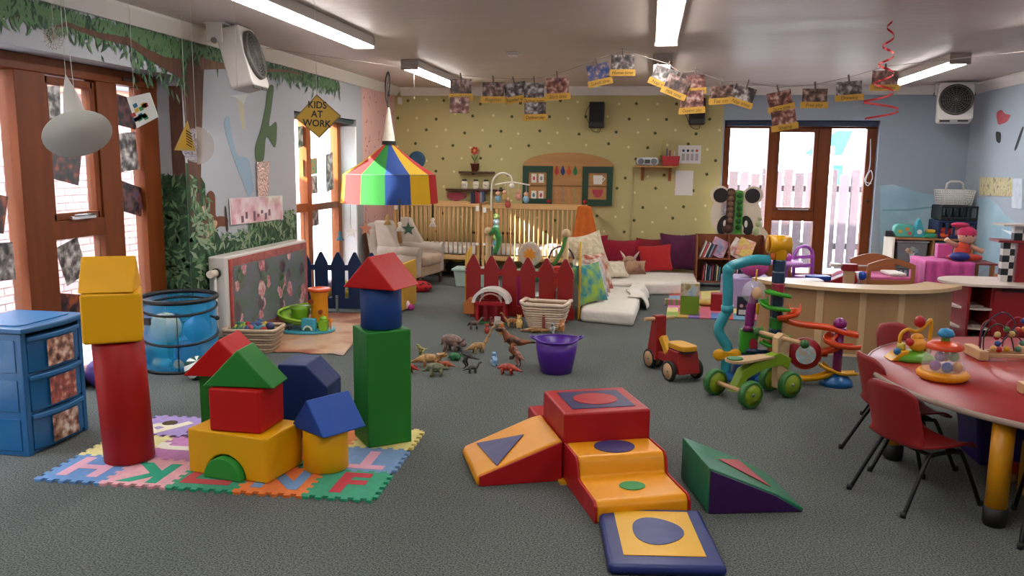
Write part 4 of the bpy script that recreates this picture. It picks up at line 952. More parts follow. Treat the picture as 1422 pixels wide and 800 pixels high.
for (px, py, col, kd, lab) in orn:
    dx = YP(px, py, cyy-.3).x-apex.x; Y = cyy-math.sqrt(max(0.0, (Rr*1.015)**2-dx*dx)); p = YP(px, py, Y); p.x = max(apex.x-Rr*1.01, min(apex.x+Rr*1.01, p.x)); o = thing('hanging_ornament', lab, 'ornament', p, 0, 'canopy ornaments'); k = kk*.93
    m = star(10*k, .012) if kd == 'star' else MB().lathe([(0, 8*k), (3*k, 5*k), (2*k, 1*k), (6*k, -6*k), (0, -6*k)], 10)
    m.build('body', M(col, .7, 'fabric'), o, bevel=.002 if kd == 'star' else 0)
    m = MB(); m.tube([(0, 0, 6*k), (0, 0, apex.z+zv-p.z+.07)], .002 if px not in (601, 555) else .010, 4); m.build('cord', M('#2a2622', .7), o)
# ================================================================== ARMCHAIR
t = thing('armchair', 'cream boucle wing armchair with wooden legs beside the cot', 'armchair', (-2.98, 10.05, 0), radians(80)); t.scale = (.84, .84, .84)
CB = M('#b9aea0', .9, 'fabric', scale=45, amt=1.0); CB2 = M('#b59c86', .9, 'fabric', scale=60)
# local: faces -Y
for s in (-1, 1):
    m = MB(); m.box(s*.40-.08, s*.40+.08, -.36, .32, .16, .50); m.build('arm_panel', CB, t, bevel=.03)
    m = MB(); m.cyl((s*.40, -.37, .52), (s*.40, .30, .54), .085); m.build('arm_roll', CB, t)
m = MB(); m.box(-.33, .33, -.37, .30, .16, .31); m.build('seat_base', CB2, t, bevel=.02)
m = MB(); m.box(-.315, .315, -.42, .24, .31, .46); m.build('seat_cushion', CB2, t, bevel=.05, seg=3)
m = MB(); m.prism(rrect(-.36, .36, .2, 1.0, .10), .22, .38, 'y'); m.xf(Matrix.Translation((0, .05, .1)) @ Matrix.Rotation(radians(-10), 4, 'X') @ Matrix.Translation((0, -.0, -.1))); m.build('backrest', CB, t, bevel=.04)
for s in (-1, 1):
    m = MB(); m.prism([(-.10, .52), (.30, .52), (.36, .98), (.18, .98), (.05, .75)], s*.40-.05, s*.40+.05, 'x'); m.build('wing', CB, t, bevel=.03)
    for y in (-.33, .28):
        m = MB(); m.tube([(s*.36, y, .17), (s*.365, y-.01, .08), (s*.37, y-.0, 0)], [.032, .026, .018], 8); m.build('leg', M('#4a2a1a', .4), t)
# ================================================================== COTS
PINE = M('#d6ae78', .5, 'wood', c2='#bc8f58'); PINEX = M('#d6ae78', .5, 'woodx', c2='#bc8f58')
def cot(label, x0, x1, y0, y1, H):
    t = thing('cot', label, 'cot', (x0, y0, 0)); L, D = x1-x0, y1-y0
    for x in (0, L-.035):
        for y in (0, D-.035):
            m = MB(); m.box(x, x+.035, y, y+.035, 0, H); m.build('leg_post', PINE, t, bevel=.004)
    for y in (.003, D-.032):
        m = MB(); m.box(.035, L-.035, y, y+.028, H-.045, H-.002); m.build('top_rail', PINEX, t, bevel=.005)
        m = MB(); m.box(.035, L-.035, y, y+.028, .26, .32); m.build('bottom_rail', PINEX, t, bevel=.005)
    for x in (.003, L-.032):
        m = MB(); m.box(x, x+.028, .035, D-.035, H-.045, H-.002); m.build('end_rail', PINE, t, bevel=.005)
        m = MB(); m.box(x, x+.028, .035, D-.035, .26, .32); m.build('end_rail', PINE, t, bevel=.005)
    sl = MB(); sl.cyl((0, 0, .32), (0, 0, H-.045), .0085, n=8); s0 = sl.build('slat', PINE, t); first = True
    pos = [(x, y) for y in (.017, D-.017) for x in [.075+.062*i for i in range(int((L-.12)/.062)+1)]]+[(x, y) for x in (.017, L-.017) for y in [.08+.075*i for i in range(int((D-.12)/.075))]]
    for (x, y) in pos:
        o = s0 if first else s0.copy()
        if not first: COL.objects.link(o)
        first = False; o.location = (x, y, 0)
    m = MB(); m.box(.04, L-.04, .04, D-.04, .33, .44); m.build('mattress', M('#e8e6e2', .9, 'fabric'), t, bevel=.02)
    for x in (.02, L-.05):
        m = MB(); m.box(x, x+.04, -.012, .003, H-.10, H-.03); m.box(x, x+.04, -.012, .003, .46, .49); m.build('catch', M('#e8e8e6', .5), t)
    return t
cot('pine cot behind the armchair with a white mattress', YP(546, 286, 10.62).x, YP(666, 286, 10.62).x, 10.62, 11.24, zat((-2.6, 10.62, 0), 282))
cot('pine cot with sunlit bars behind the red picket fence', YP(669, 288, 10.62).x, YP(812, 288, 10.62).x, 10.62, 11.24, zat((-1.5, 10.62, 0), 286))
# orange throw on cot corner
t = thing('orange_throw', 'orange knitted throw and a red cloth hanging over the cot corner', 'blanket', (-.81, 10.57, 0))
def thr(u, v):
    a = u-.5; spread = .16+.16*v; return (a*spread*2*.55+.03*v, -.012-.03*v-.02*sin(u*19)*v, 1.02-.50*v-abs(a)*.04)
m = MB(); m.grid(thr, 22, 14); m.build('knit', M('#c9641a', .9, 'fabric', scale=120), t, solid=.012)
m = MB(); m.grid(lambda u, v: ((u-.5)*.35+.03, -.045-.02*sin(u*19), .515-.09*v), 12, 3); m.build('hem', M('#a82a22', .9, 'fabric'), t, solid=.012)  # red cloth below the throw, joined to it as a part
# pink blanket / cushions inside cot
m = MB(); m.grid(lambda u, v: (-1.34+.45*u, 10.70+.45*v, .455+.03*sin(u*7)*sin(v*6)), 12, 12); solo(m, 'cot_blanket', M('#c9a0a8', .9, 'fabric'), 'pale pink blanket lying in the sunlit cot', 'blanket', solid=.02)
# cot mobile
p = Vector((-2.03, 10.6, .98)); t = thing('cot_mobile', 'white cot mobile with soft bee toys clipped to the cot', 'cot mobile', p)
m = MB(); m.tube(spline([(0, 0, -.06), (.0, 0, .20), (.03, 0, .36), (.13, 0, .43), (.24, 0, .40), (.27, 0, .33)], 6), .012, 8); m.build('arm', M('#e4ded2', .4), t)
m = MB(); m.tube(spline([(.05, -.04, .28), (.17, -.02, .305), (.27, 0, .315), (.38, .02, .30), (.50, .05, .28)], 5), [.010]*21, 7); m.build('crossbar', M('#e8e2d6', .4), t)
m = MB(); m.lathe([(0, -.02), (.035, -.02), (.035, .02), (0, .02)], 16); m.xf(Matrix.Translation((.27, -.02, .27)) @ Matrix.Rotation(pi/2, 4, 'X')); m.build('music_box', M('#dcd4c8', .4), t)
for i, (dx, dz, c1) in enumerate(((.09, .10, '#8ab0c4'), (.18, .12, '#c4a060'), (.36, .13, '#c88a78'), (.46, .10, '#8ab0c4'), (.22, .03, '#b04a38'))):
    tt = MB(); tt.sph((dx, -.02, dz), (.04, .035, .05), 12, 8); o = tt.build('soft_toy', M(c1, .85, 'fabric'), t)
    tt = MB(); tt.sph((dx, -.02, dz+.065), .032, 10, 7); tt.build('toy_head', M('#d0a080', .85, 'fabric'), o)
    tt = MB(); tt.tube([(dx, -.02, dz+.09), (dx, -.01, .30)], .002, 4); tt.build('toy_cord', M('#ded8cc', .6), o)
# soft caterpillar hanging
t = thing('soft_caterpillar', 'pastel soft caterpillar toy hanging on the cot bars', 'soft toy', (-1.96, 10.57, .45))
for i, c1 in enumerate(['#6a9ac0', '#9ac060', '#d0b040', '#8ac0b0', '#b0c8d8', '#a8c070']):
    m = MB(); m.sph((0, 0, .05+.07*i), (.045, .04, .042), 12, 8); m.build('segment', M(c1, .85, 'fabric'), t)
# under-cot things
t = thing('storage_tub', 'pale green plastic tub under the cot', 'tub', (-2.16, 10.10, 0))
m = MB(); m.prism([(-.20, 0), (.20, 0), (.23, .20), (-.23, .20)], -.14, .14, 'y'); m.build('body', M('#9fb8b0', .4), t, bevel=.01)
m = MB(); m.box(-.25, .25, -.16, .16, .20, .225); m.build('rim', M('#aac4bc', .4), t, bevel=.006)
m = MB(); m.sph((0, 0, .13), (.30, .16, .13), 18, 10); solo(m, 'black_bag', M('#141416', .6, 'vinyl', scale=9), 'black soft bag on the floor under the cot', 'bag', (-2.42, 10.85, 0))
m = MB(); m.sph((0, 0, .06), (.12, .09, .06), 14, 8); solo(m, 'yellow_toy', M('#b98a1c', .6), 'yellow soft toy lying on the black bag under the cot', 'soft toy', (-2.52, 10.78, .20))
m = MB(); m.box(-.15, .15, -.10, .10, 0, .16); solo(m, 'toy_crate', M('#a8b880', .5), 'pale green crate beside the armchair leg', 'crate', (-2.98, 9.36, 0), bevel=.012)
m = MB(); m.lathe([(0, 0), (.12, .005), (.155, .04), (.14, .08), (.08, .115), (0, .125)], 24); o = solo(m, 'ladybird_cushion', M('#b01420', .8, 'spots', scale=16, amt=.30, c2='#1a0a0a'), 'red ladybird cushion with black spots on the carpet', 'cushion', (-2.70, 9.5, 0))
for (px, py, r, col, lab) in ((571, 431, .033, '#c8349c', 'small magenta play ball alone on the carpet'), (556, 421, .036, '#5a5ab0', 'small violet ball beside the yellow fence end'), (558, 392, .04, '#c84a8a', 'pink ball by the toy crate')):
    p = FLR(px, py); m = MB(); m.sph((0, 0, 0), r, 16, 10); solo(m, 'ball', M(col, .3), lab, 'ball', (p.x, p.y, r))
# toys in pen behind navy fence
rn = random.Random(31); pc = ['#b83a78', '#d0b030', '#c83a3a', '#e0e0d8', '#3a80b0', '#d87a2a', '#58a058', '#e8c8d0', '#c0c860']
for i in range(22):
    r = .055; x, y = -3.3+.115*(i % 8)-(.05 if (i//8) == 1 else 0), 8.2+(i % 3)*.02+rn.random()*.01
    m = MB(); m.sph((0, 0, 0), r, 14, 9); solo(m, 'play_ball', M(pc[i % 9], .35), '%s ball in the '+['bottom', 'middle', 'top'][i//8]+' layer heaped behind the navy picket fence', 'ball' if 0 else 'ball', (0, 0, 0)) if 0 else solo(m, 'play_ball', M(pc[i % 9], .35), ('%s ball in the '+['bottom', 'middle', 'top'][i//8]+' layer heaped behind the navy picket fence') % ['raspberry pink', 'yellow', 'red', 'white', 'blue', 'orange', 'green', 'pale pink', 'lime'][i % 9], 'ball', (x, y, r+(i//8)*.098), group='balls behind the navy fence')
# ================================================================== PEN INTERIOR: baby toys behind red fence
t = thing('baby_bouncer', 'patterned baby bouncer seat with a sunny backrest', 'baby seat', (-1.26, 8.75, 0))
m = MB(); m.tube([(.26*cos(a), .22*sin(a), .03) for a in [2*pi*i/28 for i in range(28)]], .02, 8, closed=True); m.build('base_ring', M('#d8d4cc', .4), t)
for s in (-1, 1):
    m = MB(); m.tube([(s*.24, .05, .03), (s*.22, .0, .30), (s*.18, .10, .52)], .014, 8); m.build('strut', M('#d8d4cc', .4), t)
m = MB(); m.lathe([(0, 0), (.26, .0), (.29, .05), (.27, .08), (0, .06)], 28, c=(0, 0, .30)); m.build('seat_tray', M('#3f8a6a', .4), t)
m = MB(); m.prism(disc(0, .56, .125, 24, .14), .06, .12, 'y'); m.build('backrest', M('#d0bfae', .85, 'fabric'), t, bevel=.025)
m = MB(); m.prism([( .075*(1 if q % 2 else .62)*cos(q*pi/8), .56+.075*(1 if q % 2 else .62)*sin(q*pi/8)) for q in range(16)], .045, .06, 'y'); m.build('sun_motif', M('#e0902a', .85), t)
for i, (x, c1) in enumerate(((-.22, '#b03020'), (-.16, '#d06a20'), (.17, '#a02a28'), (.23, '#c04838'))):
    m = MB(); m.sph((x, -.15, .40), (.05, .04, .06), 12, 8); m.build('soft_shape', M(c1, .85, 'fabric'), t)
t = thing('activity_arch', 'wooden baby gym frame with knobbed posts inside the red fence', 'baby gym', (-1.25, 8.45, 0))
for x in (-.40, .42):
    m = MB(); m.cyl((x, 0, 0), (x, 0, .80), .028); m.build('post', M('#c8a878', .5, 'wood'), t)
    m = MB(); m.sph((x, 0, .83), .048, 14, 9); m.build('knob', M('#d0b488', .5, 'wood'), t)
m = MB(); m.tube(spline([(.42, -.02, .80), (.38, -.05, .65), (.30, -.05, .5)], 4), .02, 8); m.build('green_snake', M('#4a8a3a', .8, 'fabric'), t)
m = MB(); m.tube(spline([(-.38, -.03, .80), (-.32, -.03, .85), (-.28, -.03, .74), (-.33, -.03, .60)], 4), [.02]*3+[.035]*5+[.03]*5, 8); m.build('green_bird', M('#3a8a44', .8, 'fabric'), t)
t = thing('toy_lamp_post', 'black and white striped soft toy tube on a stick', 'baby toy', (-1.56, 8.2, 0))
m = MB(); m.cyl((0, 0, 0), (0, 0, .70), .012); m.build('stick', M('#3a3430', .5), t)
m = MB(); m.cyl((-.06, 0, .30), (.07, 0, .30), .055, n=18); m.xf(Matrix.Identity(4)); m.build('striped_drum', M('#e8e8e4', .8, 'stripe', scale=18, c2='#181818'), t)
m = MB(); m.sph((.03, 0, .43), (.055, .05, .06), 14, 9); m.build('spotted_ball', M('#e4e4e0', .8, 'spots', scale=40, amt=.35, c2='#181818'), t)
for i, (x, y, w2, d2, h, col, lab) in enumerate(((-1.32, 8.28, .14, .12, .42, '#c02a7a', 'pink soft panel toy behind the red fence'), (-1.02, 8.30, .12, .10, .36, '#2a9ac0', 'turquoise soft panel toy behind the red fence'), (-.84, 8.32, .14, .10, .30, '#b8b4ac', 'grey soft panel toy behind the red fence'), (-.88, 8.36, .16, .12, .50, '#c8341c', 'red toy drum behind the red fence'))):
    m = MB(); m.prism(rrect(-w2/2, w2/2, 0, h, .04), -d2/2, d2/2, 'y'); solo(m, 'baby_toy', M(col, .7, 'fabric'), lab, 'baby toy', (x, y, 0), bevel=.015)
t = thing('toy_hoop', 'dark arched hoop handle above the red toy drum', 'baby toy', (-.88, 8.5, 0))
m = MB(); m.tube([(.13*cos(radians(a)), 0, .55+.14*sin(radians(a))) for a in range(0, 181, 12)], .010, 7); m.build('hoop', M('#4a3a3a', .4), t)
for s in (-1, 1):
    m = MB(); m.cyl((s*.13, 0, 0), (s*.13, 0, .56), .010); m.build('leg', M('#c8c4bc', .4), t)
# ================================================================== FLOOR MATTRESSES AND CUSHIONS
SHEET = M('#d9d2c8', .9, 'vinyl', scale=9, amt=.5)
def fmat(name, label, a, b, c, d, h):
    m = MB(); m.prism([(q.x, q.y) for q in (a, b, c, d)], 0, h, 'z')
    return solo(m, name, SHEET, label, 'mattress', bevel=.035, seg=3)
fmat('floor_mattress', 'white sheeted floor mattress beside the yellow picket fence', FLR(799, 447)+Vector((.05, 0, 0)), FLR(880, 454), Vector((-.02, 9.55, 0)), Vector((-.72, 9.6, 0)), .13)
fmat('floor_mattress', 'white sheeted floor mattress along the green wall', Vector((-.74, 9.64, 0)), Vector((.62, 9.95, 0)), Vector((.62, 10.85, 0)), Vector((-.72, 10.85, 0)), .15)
def cushion(name, label, w2, h2, th, loc, rot, mat, cat='cushion'):
    m = MB()
    for s in (-1, 1):
        m.grid(lambda u, v: ((u-.5)*w2*(1-.10*sin(pi*v)), s*th/2*max(0, (sin(pi*u)*sin(pi*v)))**.45, (v)*h2+(-.05*h2*sin(pi*u)*(2*v-1))), 14, 14)
    o = solo(m, name, mat, label, cat, loc, rot=rot); return o
def CF(c, c2=None, k='fabric', **kw): return M(c, .9, k, **kw) if not c2 else M(c, .9, 'mottle', c2=c2, **kw)
cushion('cushion', 'purple woven square cushion against the green wall', .52, .50, .16, (.42, 11.0, .155), (radians(-14), 0, radians(0)), CF('#571840'))
cushion('cushion', 'dark red square cushion beside the purple cushion', .42, .42, .15, (.06, 11.08, .155), (radians(-12), 0, 0), CF('#851420'))
cushion('cushion', 'bright red small cushion leaning in front of the dark red one', .44, .37, .14, (.13, 10.80, .16), (radians(-24), radians(-5), radians(4)), CF('#b0181c'))
cushion('cushion', 'crimson long cushion behind the printed cat cushion', .56, .40, .16, (-.36, 11.02, .155), (radians(-14), 0, 0), CF('#9a1030'))
cushion('cushion', 'crimson cushion in the corner by the cot', .34, .44, .12, (-.70, 11.16, .155), (radians(-10), 0, 0), CF('#a01838'))
cushion('animal_cushion', 'fawn cushion printed with a big-eared fox face', .36, .20, .12, (-.18, 10.50, .155), (radians(-35), 0, radians(5)), CF('#a9836a', '#7a5644', scale=9))
t = thing('fox_ears', 'pair of pale fox ears standing up behind the fawn cushion', 'soft toy', (-.22, 10.72, .155))
m = MB(); m.sph((0, 0, .14), (.09, .07, .07), 14, 9); m.build('head', M('#b8947a', .9, 'fabric'), t)
for s in (-1, 1):
    m = MB(); m.tube([(s*.05, 0, .16), (s*.085, 0, .22), (s*.12, .0, .27)], [(.04, .02), (.035, .015), (.006, .004)], 8); m.build('ear', M('#d8c4b4', .9, 'fabric'), t)
    m = MB(); m.sph((s*.035, -.065, .15), .012, 8, 6); m.build('eye', M('#1a120e', .4), t)
cl = [((-.62, 8.32), '#8aa83a', '#2a7a8a', 'lime and teal tie-dyed cushion leaning on the yellow fence', .50, .42, 9), ((-.60, 8.58), '#b8b8b8', '#8a8a92', 'grey print cushion in the row along the yellow fence', .42, .40, 12), ((-.60, 8.85), '#c8b4a8', '#8a6a5a', 'beige cushion with brown print along the yellow fence', .44, .42, 12), ((-.58, 9.15), '#cbbba8', '#a4503c', 'cushion printed with red and brown shapes along the yellow fence', .44, .44, 9)]
for (c, c1, c2, lab, w2, h2, sc) in cl: cushion('cushion', lab, w2, h2, .12, (c[0]+.11, c[1], .135), (radians(-18), radians(0), radians(60)), CF(c1, c2, scale=sc))
cushion('cushion', 'large cream floral cushion at the far end of the yellow fence', .52, .62, .18, (-.56, 9.75, .15), (radians(-24), radians(-8), radians(40)), CF('#cfc2a8', '#b8a888', scale=20))
cushion('cushion', 'flat cream cushion lying on the wall mattress', .44, .40, .12, (-.40, 10.05, .17), (radians(-68), 0, radians(15)), CF('#d6ccb8', '#c8b8a0', scale=18))
def rum(u, v):
    e = max(0, (u-.55)/.45); return (-.22+.26*u-.05*e*e+.025*sin(v*9), 8.75+.95*v, .142+.012*abs(sin(u*9)*sin(v*14))-(.128*e**1.3)+.006*sin(v*31)*e)
m = MB(); m.grid(rum, 18, 30); solo(m, 'rumpled_sheet', SHEET, 'rumpled white sheet spilling over the mattress edge', 'sheet', (.03, 0, 0), solid=.006)
# ================================================================== GREEN WALL DECORATION
t = thing('play_hatch', 'wooden arched play window with green shutters on the green wall', 'wall decoration', (-1.105, BY-.03, 0))
WD = M('#b98a52', .55, 'woodx', c2='#946636'); GF = M('#143a26', .5)
zb, zt = YP(790, 285, BY-.03).z, YP(790, 231, BY-.03).z; za = YP(790, 212, BY-.03).z; hw = .62; H = zt-zb
m = MB(); m.box(-.60, .60, -.005, .015, zb, zt); m.build('backboard', WD, t)
m = MB(); m.prism(arc(0, zt, .62, 0, 180, 24, za-zt), -.012, .012, 'y'); m.build('arch', WD, t, bevel=.003)
for s in (-1, 1):
    xc = s*.41
    fr = MB()
    for (x0, x1, z0, z1) in ((xc-.205, xc-.125, zb, zt), (xc+.125, xc+.205, zb, zt), (xc-.125, xc+.125, zb, zb+.085), (xc-.125, xc+.125, zt-.085, zt)): fr.box(x0, x1, -.03, -.005, z0, z1)
    sh = fr.build('shutter', GF, t)
    m = MB(); m.box(xc-.125, xc+.125, -.022, -.006, (zb+zt)/2-.008, (zb+zt)/2+.008); m.build('shelf', M('#7a5228', .6), t)
    m = MB(); m.sph((xc-s*.16, -.035, zb+.05), .028, 12, 8); m.build('knob', M('#a01c1c', .4), t)
for (dx, dz, c1) in ((-.46, .36, '#c05a5a'), (-.36, .36, '#8a8a8a'), (-.46, .13, '#4a7a8a'), (-.36, .13, '#b04848')):
    m = MB(); m.box(dx-.035, dx+.035, -.014, -.006, zb+dz-.06, zb+dz+.06); o = m.build('picture_card', M('#e4e0d4', .6), t)
    m = MB(); m.prism(disc(dx, zb+dz, .018, 10, .03), -.017, -.014, 'y'); m.build('motif', M(c1, .6), o)
m = MB(); m.prism([(.36, zb+.29), (.47, zb+.29), (.48, zb+.41), (.35, zb+.41)], -.016, -.006, 'y'); m.tube([(.475, -.012, zb+.39), (.51, -.012, zb+.37), (.475, -.012, zb+.32)], .007, 6); m.build('painted_jug', M('#d8d4c8', .6), t)
m = MB(); m.prism([(.34, zb+.22)]+[(.415+.075*cos(radians(a)), zb+.22+.11*sin(radians(a))) for a in range(190, 351, 20)]+[(.49, zb+.22)], -.016, -.006, 'y'); m.build('painted_bowl', M('#a83848', .6), t)
for i, c1 in enumerate(('#a82a1c', '#1c2a6a', '#c04a1c', '#1c6a3a')):
    m = MB(); x = -.15+.085*i; m.prism([(x, zb+.40), (x-.03, zb+.44), (x-.028, zb+.47), (x, zb+.54), (x+.028, zb+.47), (x+.03, zb+.44)], -.014, -.006, 'y'); m.build('hanging_cup', M(c1, .5), t)
for i, c1 in enumerate(('#a83a2c', '#24306a', '#b8502c', '#2c6a34')):
    m = MB(); x = -.17+.085*i; m.prism([(x, zb+.24), (x+.022, zb+.24), (x+.05, zb+.03), (x+.025, zb+.03)], -.014, -.006, 'y'); m.build('striped_slat', M(c1, .5, 'stripe', scale=30, c2='#c8a878'), t)
m = MB(); m.box(-.2, .2, -.016, -.004, zb+.255, zb+.27); m.build('centre_shelf', M('#7a5228', .6), t)
# shelves on the green wall (thin dark boards) with paper pot flower and jars
def wshelf(px0, px1, py, label, dp=.12):
    a, b = YP(px0, py, BY-.06), YP(px1, py, BY-.06); m = MB(); m.box(0, b.x-a.x, -dp, -.002, -.015, .012)
    return solo(m, 'wall_shelf', M('#4a2c1c', .5, 'woodx'), label, 'shelf', (a.x, BY, a.z), bevel=.003), a, b
_, a, b = wshelf(638, 686, 239, 'short dark shelf holding the potted flower on the green wall')
p = YP(659, 238, BY-.06); t = thing('flower_pot', 'wooden red flower in a brown pot on the short dark shelf', 'ornament', (p.x, BY-.06, a.z+.012))
m = MB(); m.lathe([(0, 0), (.04, 0), (.055, .09), (.062, .09), (.062, .11), (.05, .11), (0, .10)], 20); m.build('pot', M('#6a3220', .6), t)
m = MB(); m.tube([(0, 0, .1), (.005, 0, .25)], .006, 6); m.build('stem', M('#3a6a2c', .6), t)
for s in (-1, 1):
    m = MB(); m.prism([(0, .13), (s*.03, .17), (s*.055, .23), (s*.015, .19)], -.005, .005, 'y'); m.build('leaf', M('#3a7a2c', .6), t)
for i in range(7):
    q = 2*pi*i/7; m = MB(); m.prism(disc(.036*cos(q), .285+.036*sin(q), .019, 10), -.006, .002, 'y'); m.build('petal', M('#b82a24', .6), t)
m = MB(); m.prism(disc(0, .285, .02, 12), -.010, .004, 'y'); m.build('centre', M('#d8a03a', .6), t)
_, a, b = wshelf(620, 700, 263, 'long dark shelf carrying three lettered jars on the green wall')
for i, (px, tx) in enumerate(((645, 'TEA'), (661, 'Coffee'), (675, 'Sugar'))):
    p = YP(px, 262, BY-.06); t = thing('storage_jar', 'white jar with dark lid lettered %s on the long shelf' % tx, 'jar', (p.x, BY-.06, a.z+.012))
    m = MB(); m.lathe([(0, 0), (.042, 0), (.046, .02), (.046, .085), (.03, .11), (0, .11)], 20); m.build('body', M('#dcd6c2', .4), t)
    m = MB(); m.lathe([(0, .108), (.034, .108), (.034, .13), (0, .132)], 20); m.build('lid', M('#3a3228', .5), t)
    text(tx, .032 if len(tx) < 4 else .026, 'lettering', M('#2a2a26', .6), t, (0, -.0468, .055), (pi/2, 0, 0), .0005)
_, a, b = wshelf(655, 716, 323, 'low dark shelf on the green wall behind the cot bars', .06)
p = YP(634, 272, BY-.01); t = thing('fish_ornament', 'pink wooden fish shaped bowl ornament on the green wall', 'ornament', (p.x, BY-.004, p.z))
m = MB(); m.prism(disc(0, 0, .135, 24, .055), -.02, 0, 'y'); m.build('body', M('#b04a5c', .6), t, bevel=.004)
m = MB(); m.tube([(.05*cos(radians(q)), -.012, -.11+.05*sin(radians(q))) for q in range(-10, 191, 20)], .010, 6); m.build('stand', M('#b04a5c', .6), t)
bc = ['#2a3a5a', '#1c2a3a', '#8a2a2a', '#b03a3a', '#8a8a9a', '#4a5a7a']
for i in range(6):
    p = YP(656+i*3.2, 282, BY-.06); m = MB(); h = .15+.02*(i % 3); m.box(-.014, .014, -.05, .05, 0, h)
    solo(m, 'wall_book', M(bc[i], .6), '%s spined little book standing above the cot rail' % ['navy', 'black', 'dark red', 'red', 'grey', 'slate'][i], 'book', (p.x, BY-.065, YP(660, 282, BY-.06).z), bevel=.002, group='books above the cot')
m = MB(); a, b = YP(652, 283, BY-.06), YP(680, 283, BY-.06); m.box(0, b.x-a.x, -.11, -.002, -.014, 0); solo(m, 'wall_shelf', M('#4a2c1c', .5), 'narrow shelf under the row of little books', 'shelf', (a.x, BY, YP(660, 282, BY-.06).z-.001))
p = YP(579, 222, BY-.01); m = MB(); m.lathe([(0, -.01), (.12, -.01), (.12, .01), (.07, .012), (.06, .006), (0, .006)], 28); o = solo(m, 'round_plaque', M('#2a5a7a', .5), 'round blue plaque on the green wall behind the canopy', 'plaque', (p.x, BY-.012, p.z), rot=(pi/2, 0, 0))
# radio shelf
a, b = YP(882, 230, BY-.12), YP(940, 229, BY-.12)
t = thing('bracket_shelf', 'pale wooden bracket shelf holding a silver radio', 'shelf', (a.x, BY, a.z))
m = MB(); m.box(0, b.x-a.x, -.24, -.002, -.02, 0); m.build('board', WD, t, bevel=.003)
for x in (.10, .46):
    m = MB(); m.prism([(-.20, -.02), (-.17, -.02), (-.02, -.17), (-.02, -.20), (-.003, -.20), (-.003, -.02)], x-.02, x+.02, 'x'); m.build('bracket', M('#8a5028', .55, 'wood'), t)
t = thing('radio', 'silver oval portable radio on the bracket shelf', 'radio', (a.x+.16, BY-.13, a.z+.001))
m = MB(); m.prism(rrect(-.15, .15, 0, .11, .05), -.08, .08, 'y'); m.build('case', M('#b8b8ba', .3, metal=.5), t, bevel=.015)
for s in (-1, 1):
    m = MB(); m.prism(disc(s*.085, .055, .04, 18), -.084, -.079, 'y'); m.build('speaker_cone', M('#6a6a6c', .5), t)
m = MB(); m.box(-.035, .035, -.084, -.079, .03, .08); m.build('tuner', M('#3a3c3e', .3), t)
m = MB(); m.tube([(.16+.0*q, 0, .0) for q in (0, 1)], .001, 4); m.tube([(.17+.05*cos(radians(q)), .03, .06+.07*sin(radians(q))) for q in range(0, 181, 15)], .008, 6); m.build('handle', M('#8a8a4a', .5), t)
t = thing('red_caddy', 'red plastic caddy filled with folders on the bracket shelf', 'caddy', (a.x+.46, BY-.13, a.z+.001))
m = MB(); m.prism([(-.10, 0), (.10, 0), (.12, .13), (-.12, .13)], -.08, .08, 'y'); m.build('box', M('#a81820', .4), t, bevel=.01)
for i, (x, h, c1, tl) in enumerate(((-.14, .36, '#b8a860', 14), (-.05, .22, '#4a4a5a', 0), (-.01, .20, '#8a2a3a', 0), (.05, .19, '#c8b8b0', 0))):
    m = MB(); m.cbox((x, 0, h/2+.005), (.018, .14, h), (0, radians(tl), 0)); m.build('folder', M(c1, .6), t)
for (px0, px1, py0, py1, nm, lab) in ((941, 974, 202, 227, 'notice', 'white notice with a row of small pictures beside the red caddy'), (937, 963, 237, 271, 'notice', 'plain white paper notice under the bracket shelf')):
    a, b = YP(px0, py1, BY), YP(px1, py0, BY); t = thing(nm, lab, 'notice', ((a.x+b.x)/2, BY, a.z)); w2, h2 = b.x-a.x, b.z-a.z
    m = MB(); m.box(-w2/2, w2/2, -.005, -.001, 0, h2); m.build('sheet', M('#d8d4d2', .5), t)
    if py0 == 202:
        for i, c1 in enumerate(('#2a4a6a', '#1c2a3a', '#6a8a7a', '#b04a4a')):
            m = MB(); m.prism(disc(-w2/2+.07+i*.058, h2-.07, .018, 10), -.0062, -.005, 'y'); m.build('symbol', M(c1, .6), t)
            m = MB(); m.box(-w2/2+.05+i*.058, -w2/2+.09+i*.058, -.0062, -.005, .04, .13); m.build('text_block', M('#a8a4a4', .6), t)
m = MB(); m.tube([(0, 0, 0), (0, 0, 1.4)], .012, 8); p = YP(880, 232, BY-.02); solo(m, 'wall_pipe', M('#b8a878', .5), 'slim painted pipe running down the green wall under the bracket shelf', 'pipe', (p.x-.01, BY-.014, .11))

# ================================================================== PANDA BOARD, BOOKCASE
t = thing('panda_board', 'large painted wooden panda cutout behind the bookcase', 'panda cutout', (1.125, 11.08, 0))
CRM = M('#d6c9b4', .6); PBK = M('#1c1716', .6)
def el(name, cx, cz, rx, rz2, y, mat, n=28, parent=None, rot=0):
    m = MB(); pts = disc(0, 0, rx, n, rz2); c_, s_ = cos(rot), sin(rot); m.prism([(cx+x*c_-z*s_, cz+x*s_+z*c_) for x, z in pts], y-.008, y, 'y'); return m.build(name, mat, parent or t)
el('body', .12, .45, .36, .40, .01, CRM); el('head', 0, .90, .325, .33, .0, CRM)
for s in (-1, 1):
    el('ear', s*.21, 1.16, .125, .12, .002, CRM); el('inner_ear', s*.20, 1.155, .095, .095, -.008, PBK)
    el('eye_patch', s*.15, .77, .075, .13, -.009, PBK, rot=s*.25); el('eye', s*.135, .79, .02, .045, -.018, M('#e4e0d8', .5))
el('muzzle', -.02, .72, .13, .12, -.010, CRM)
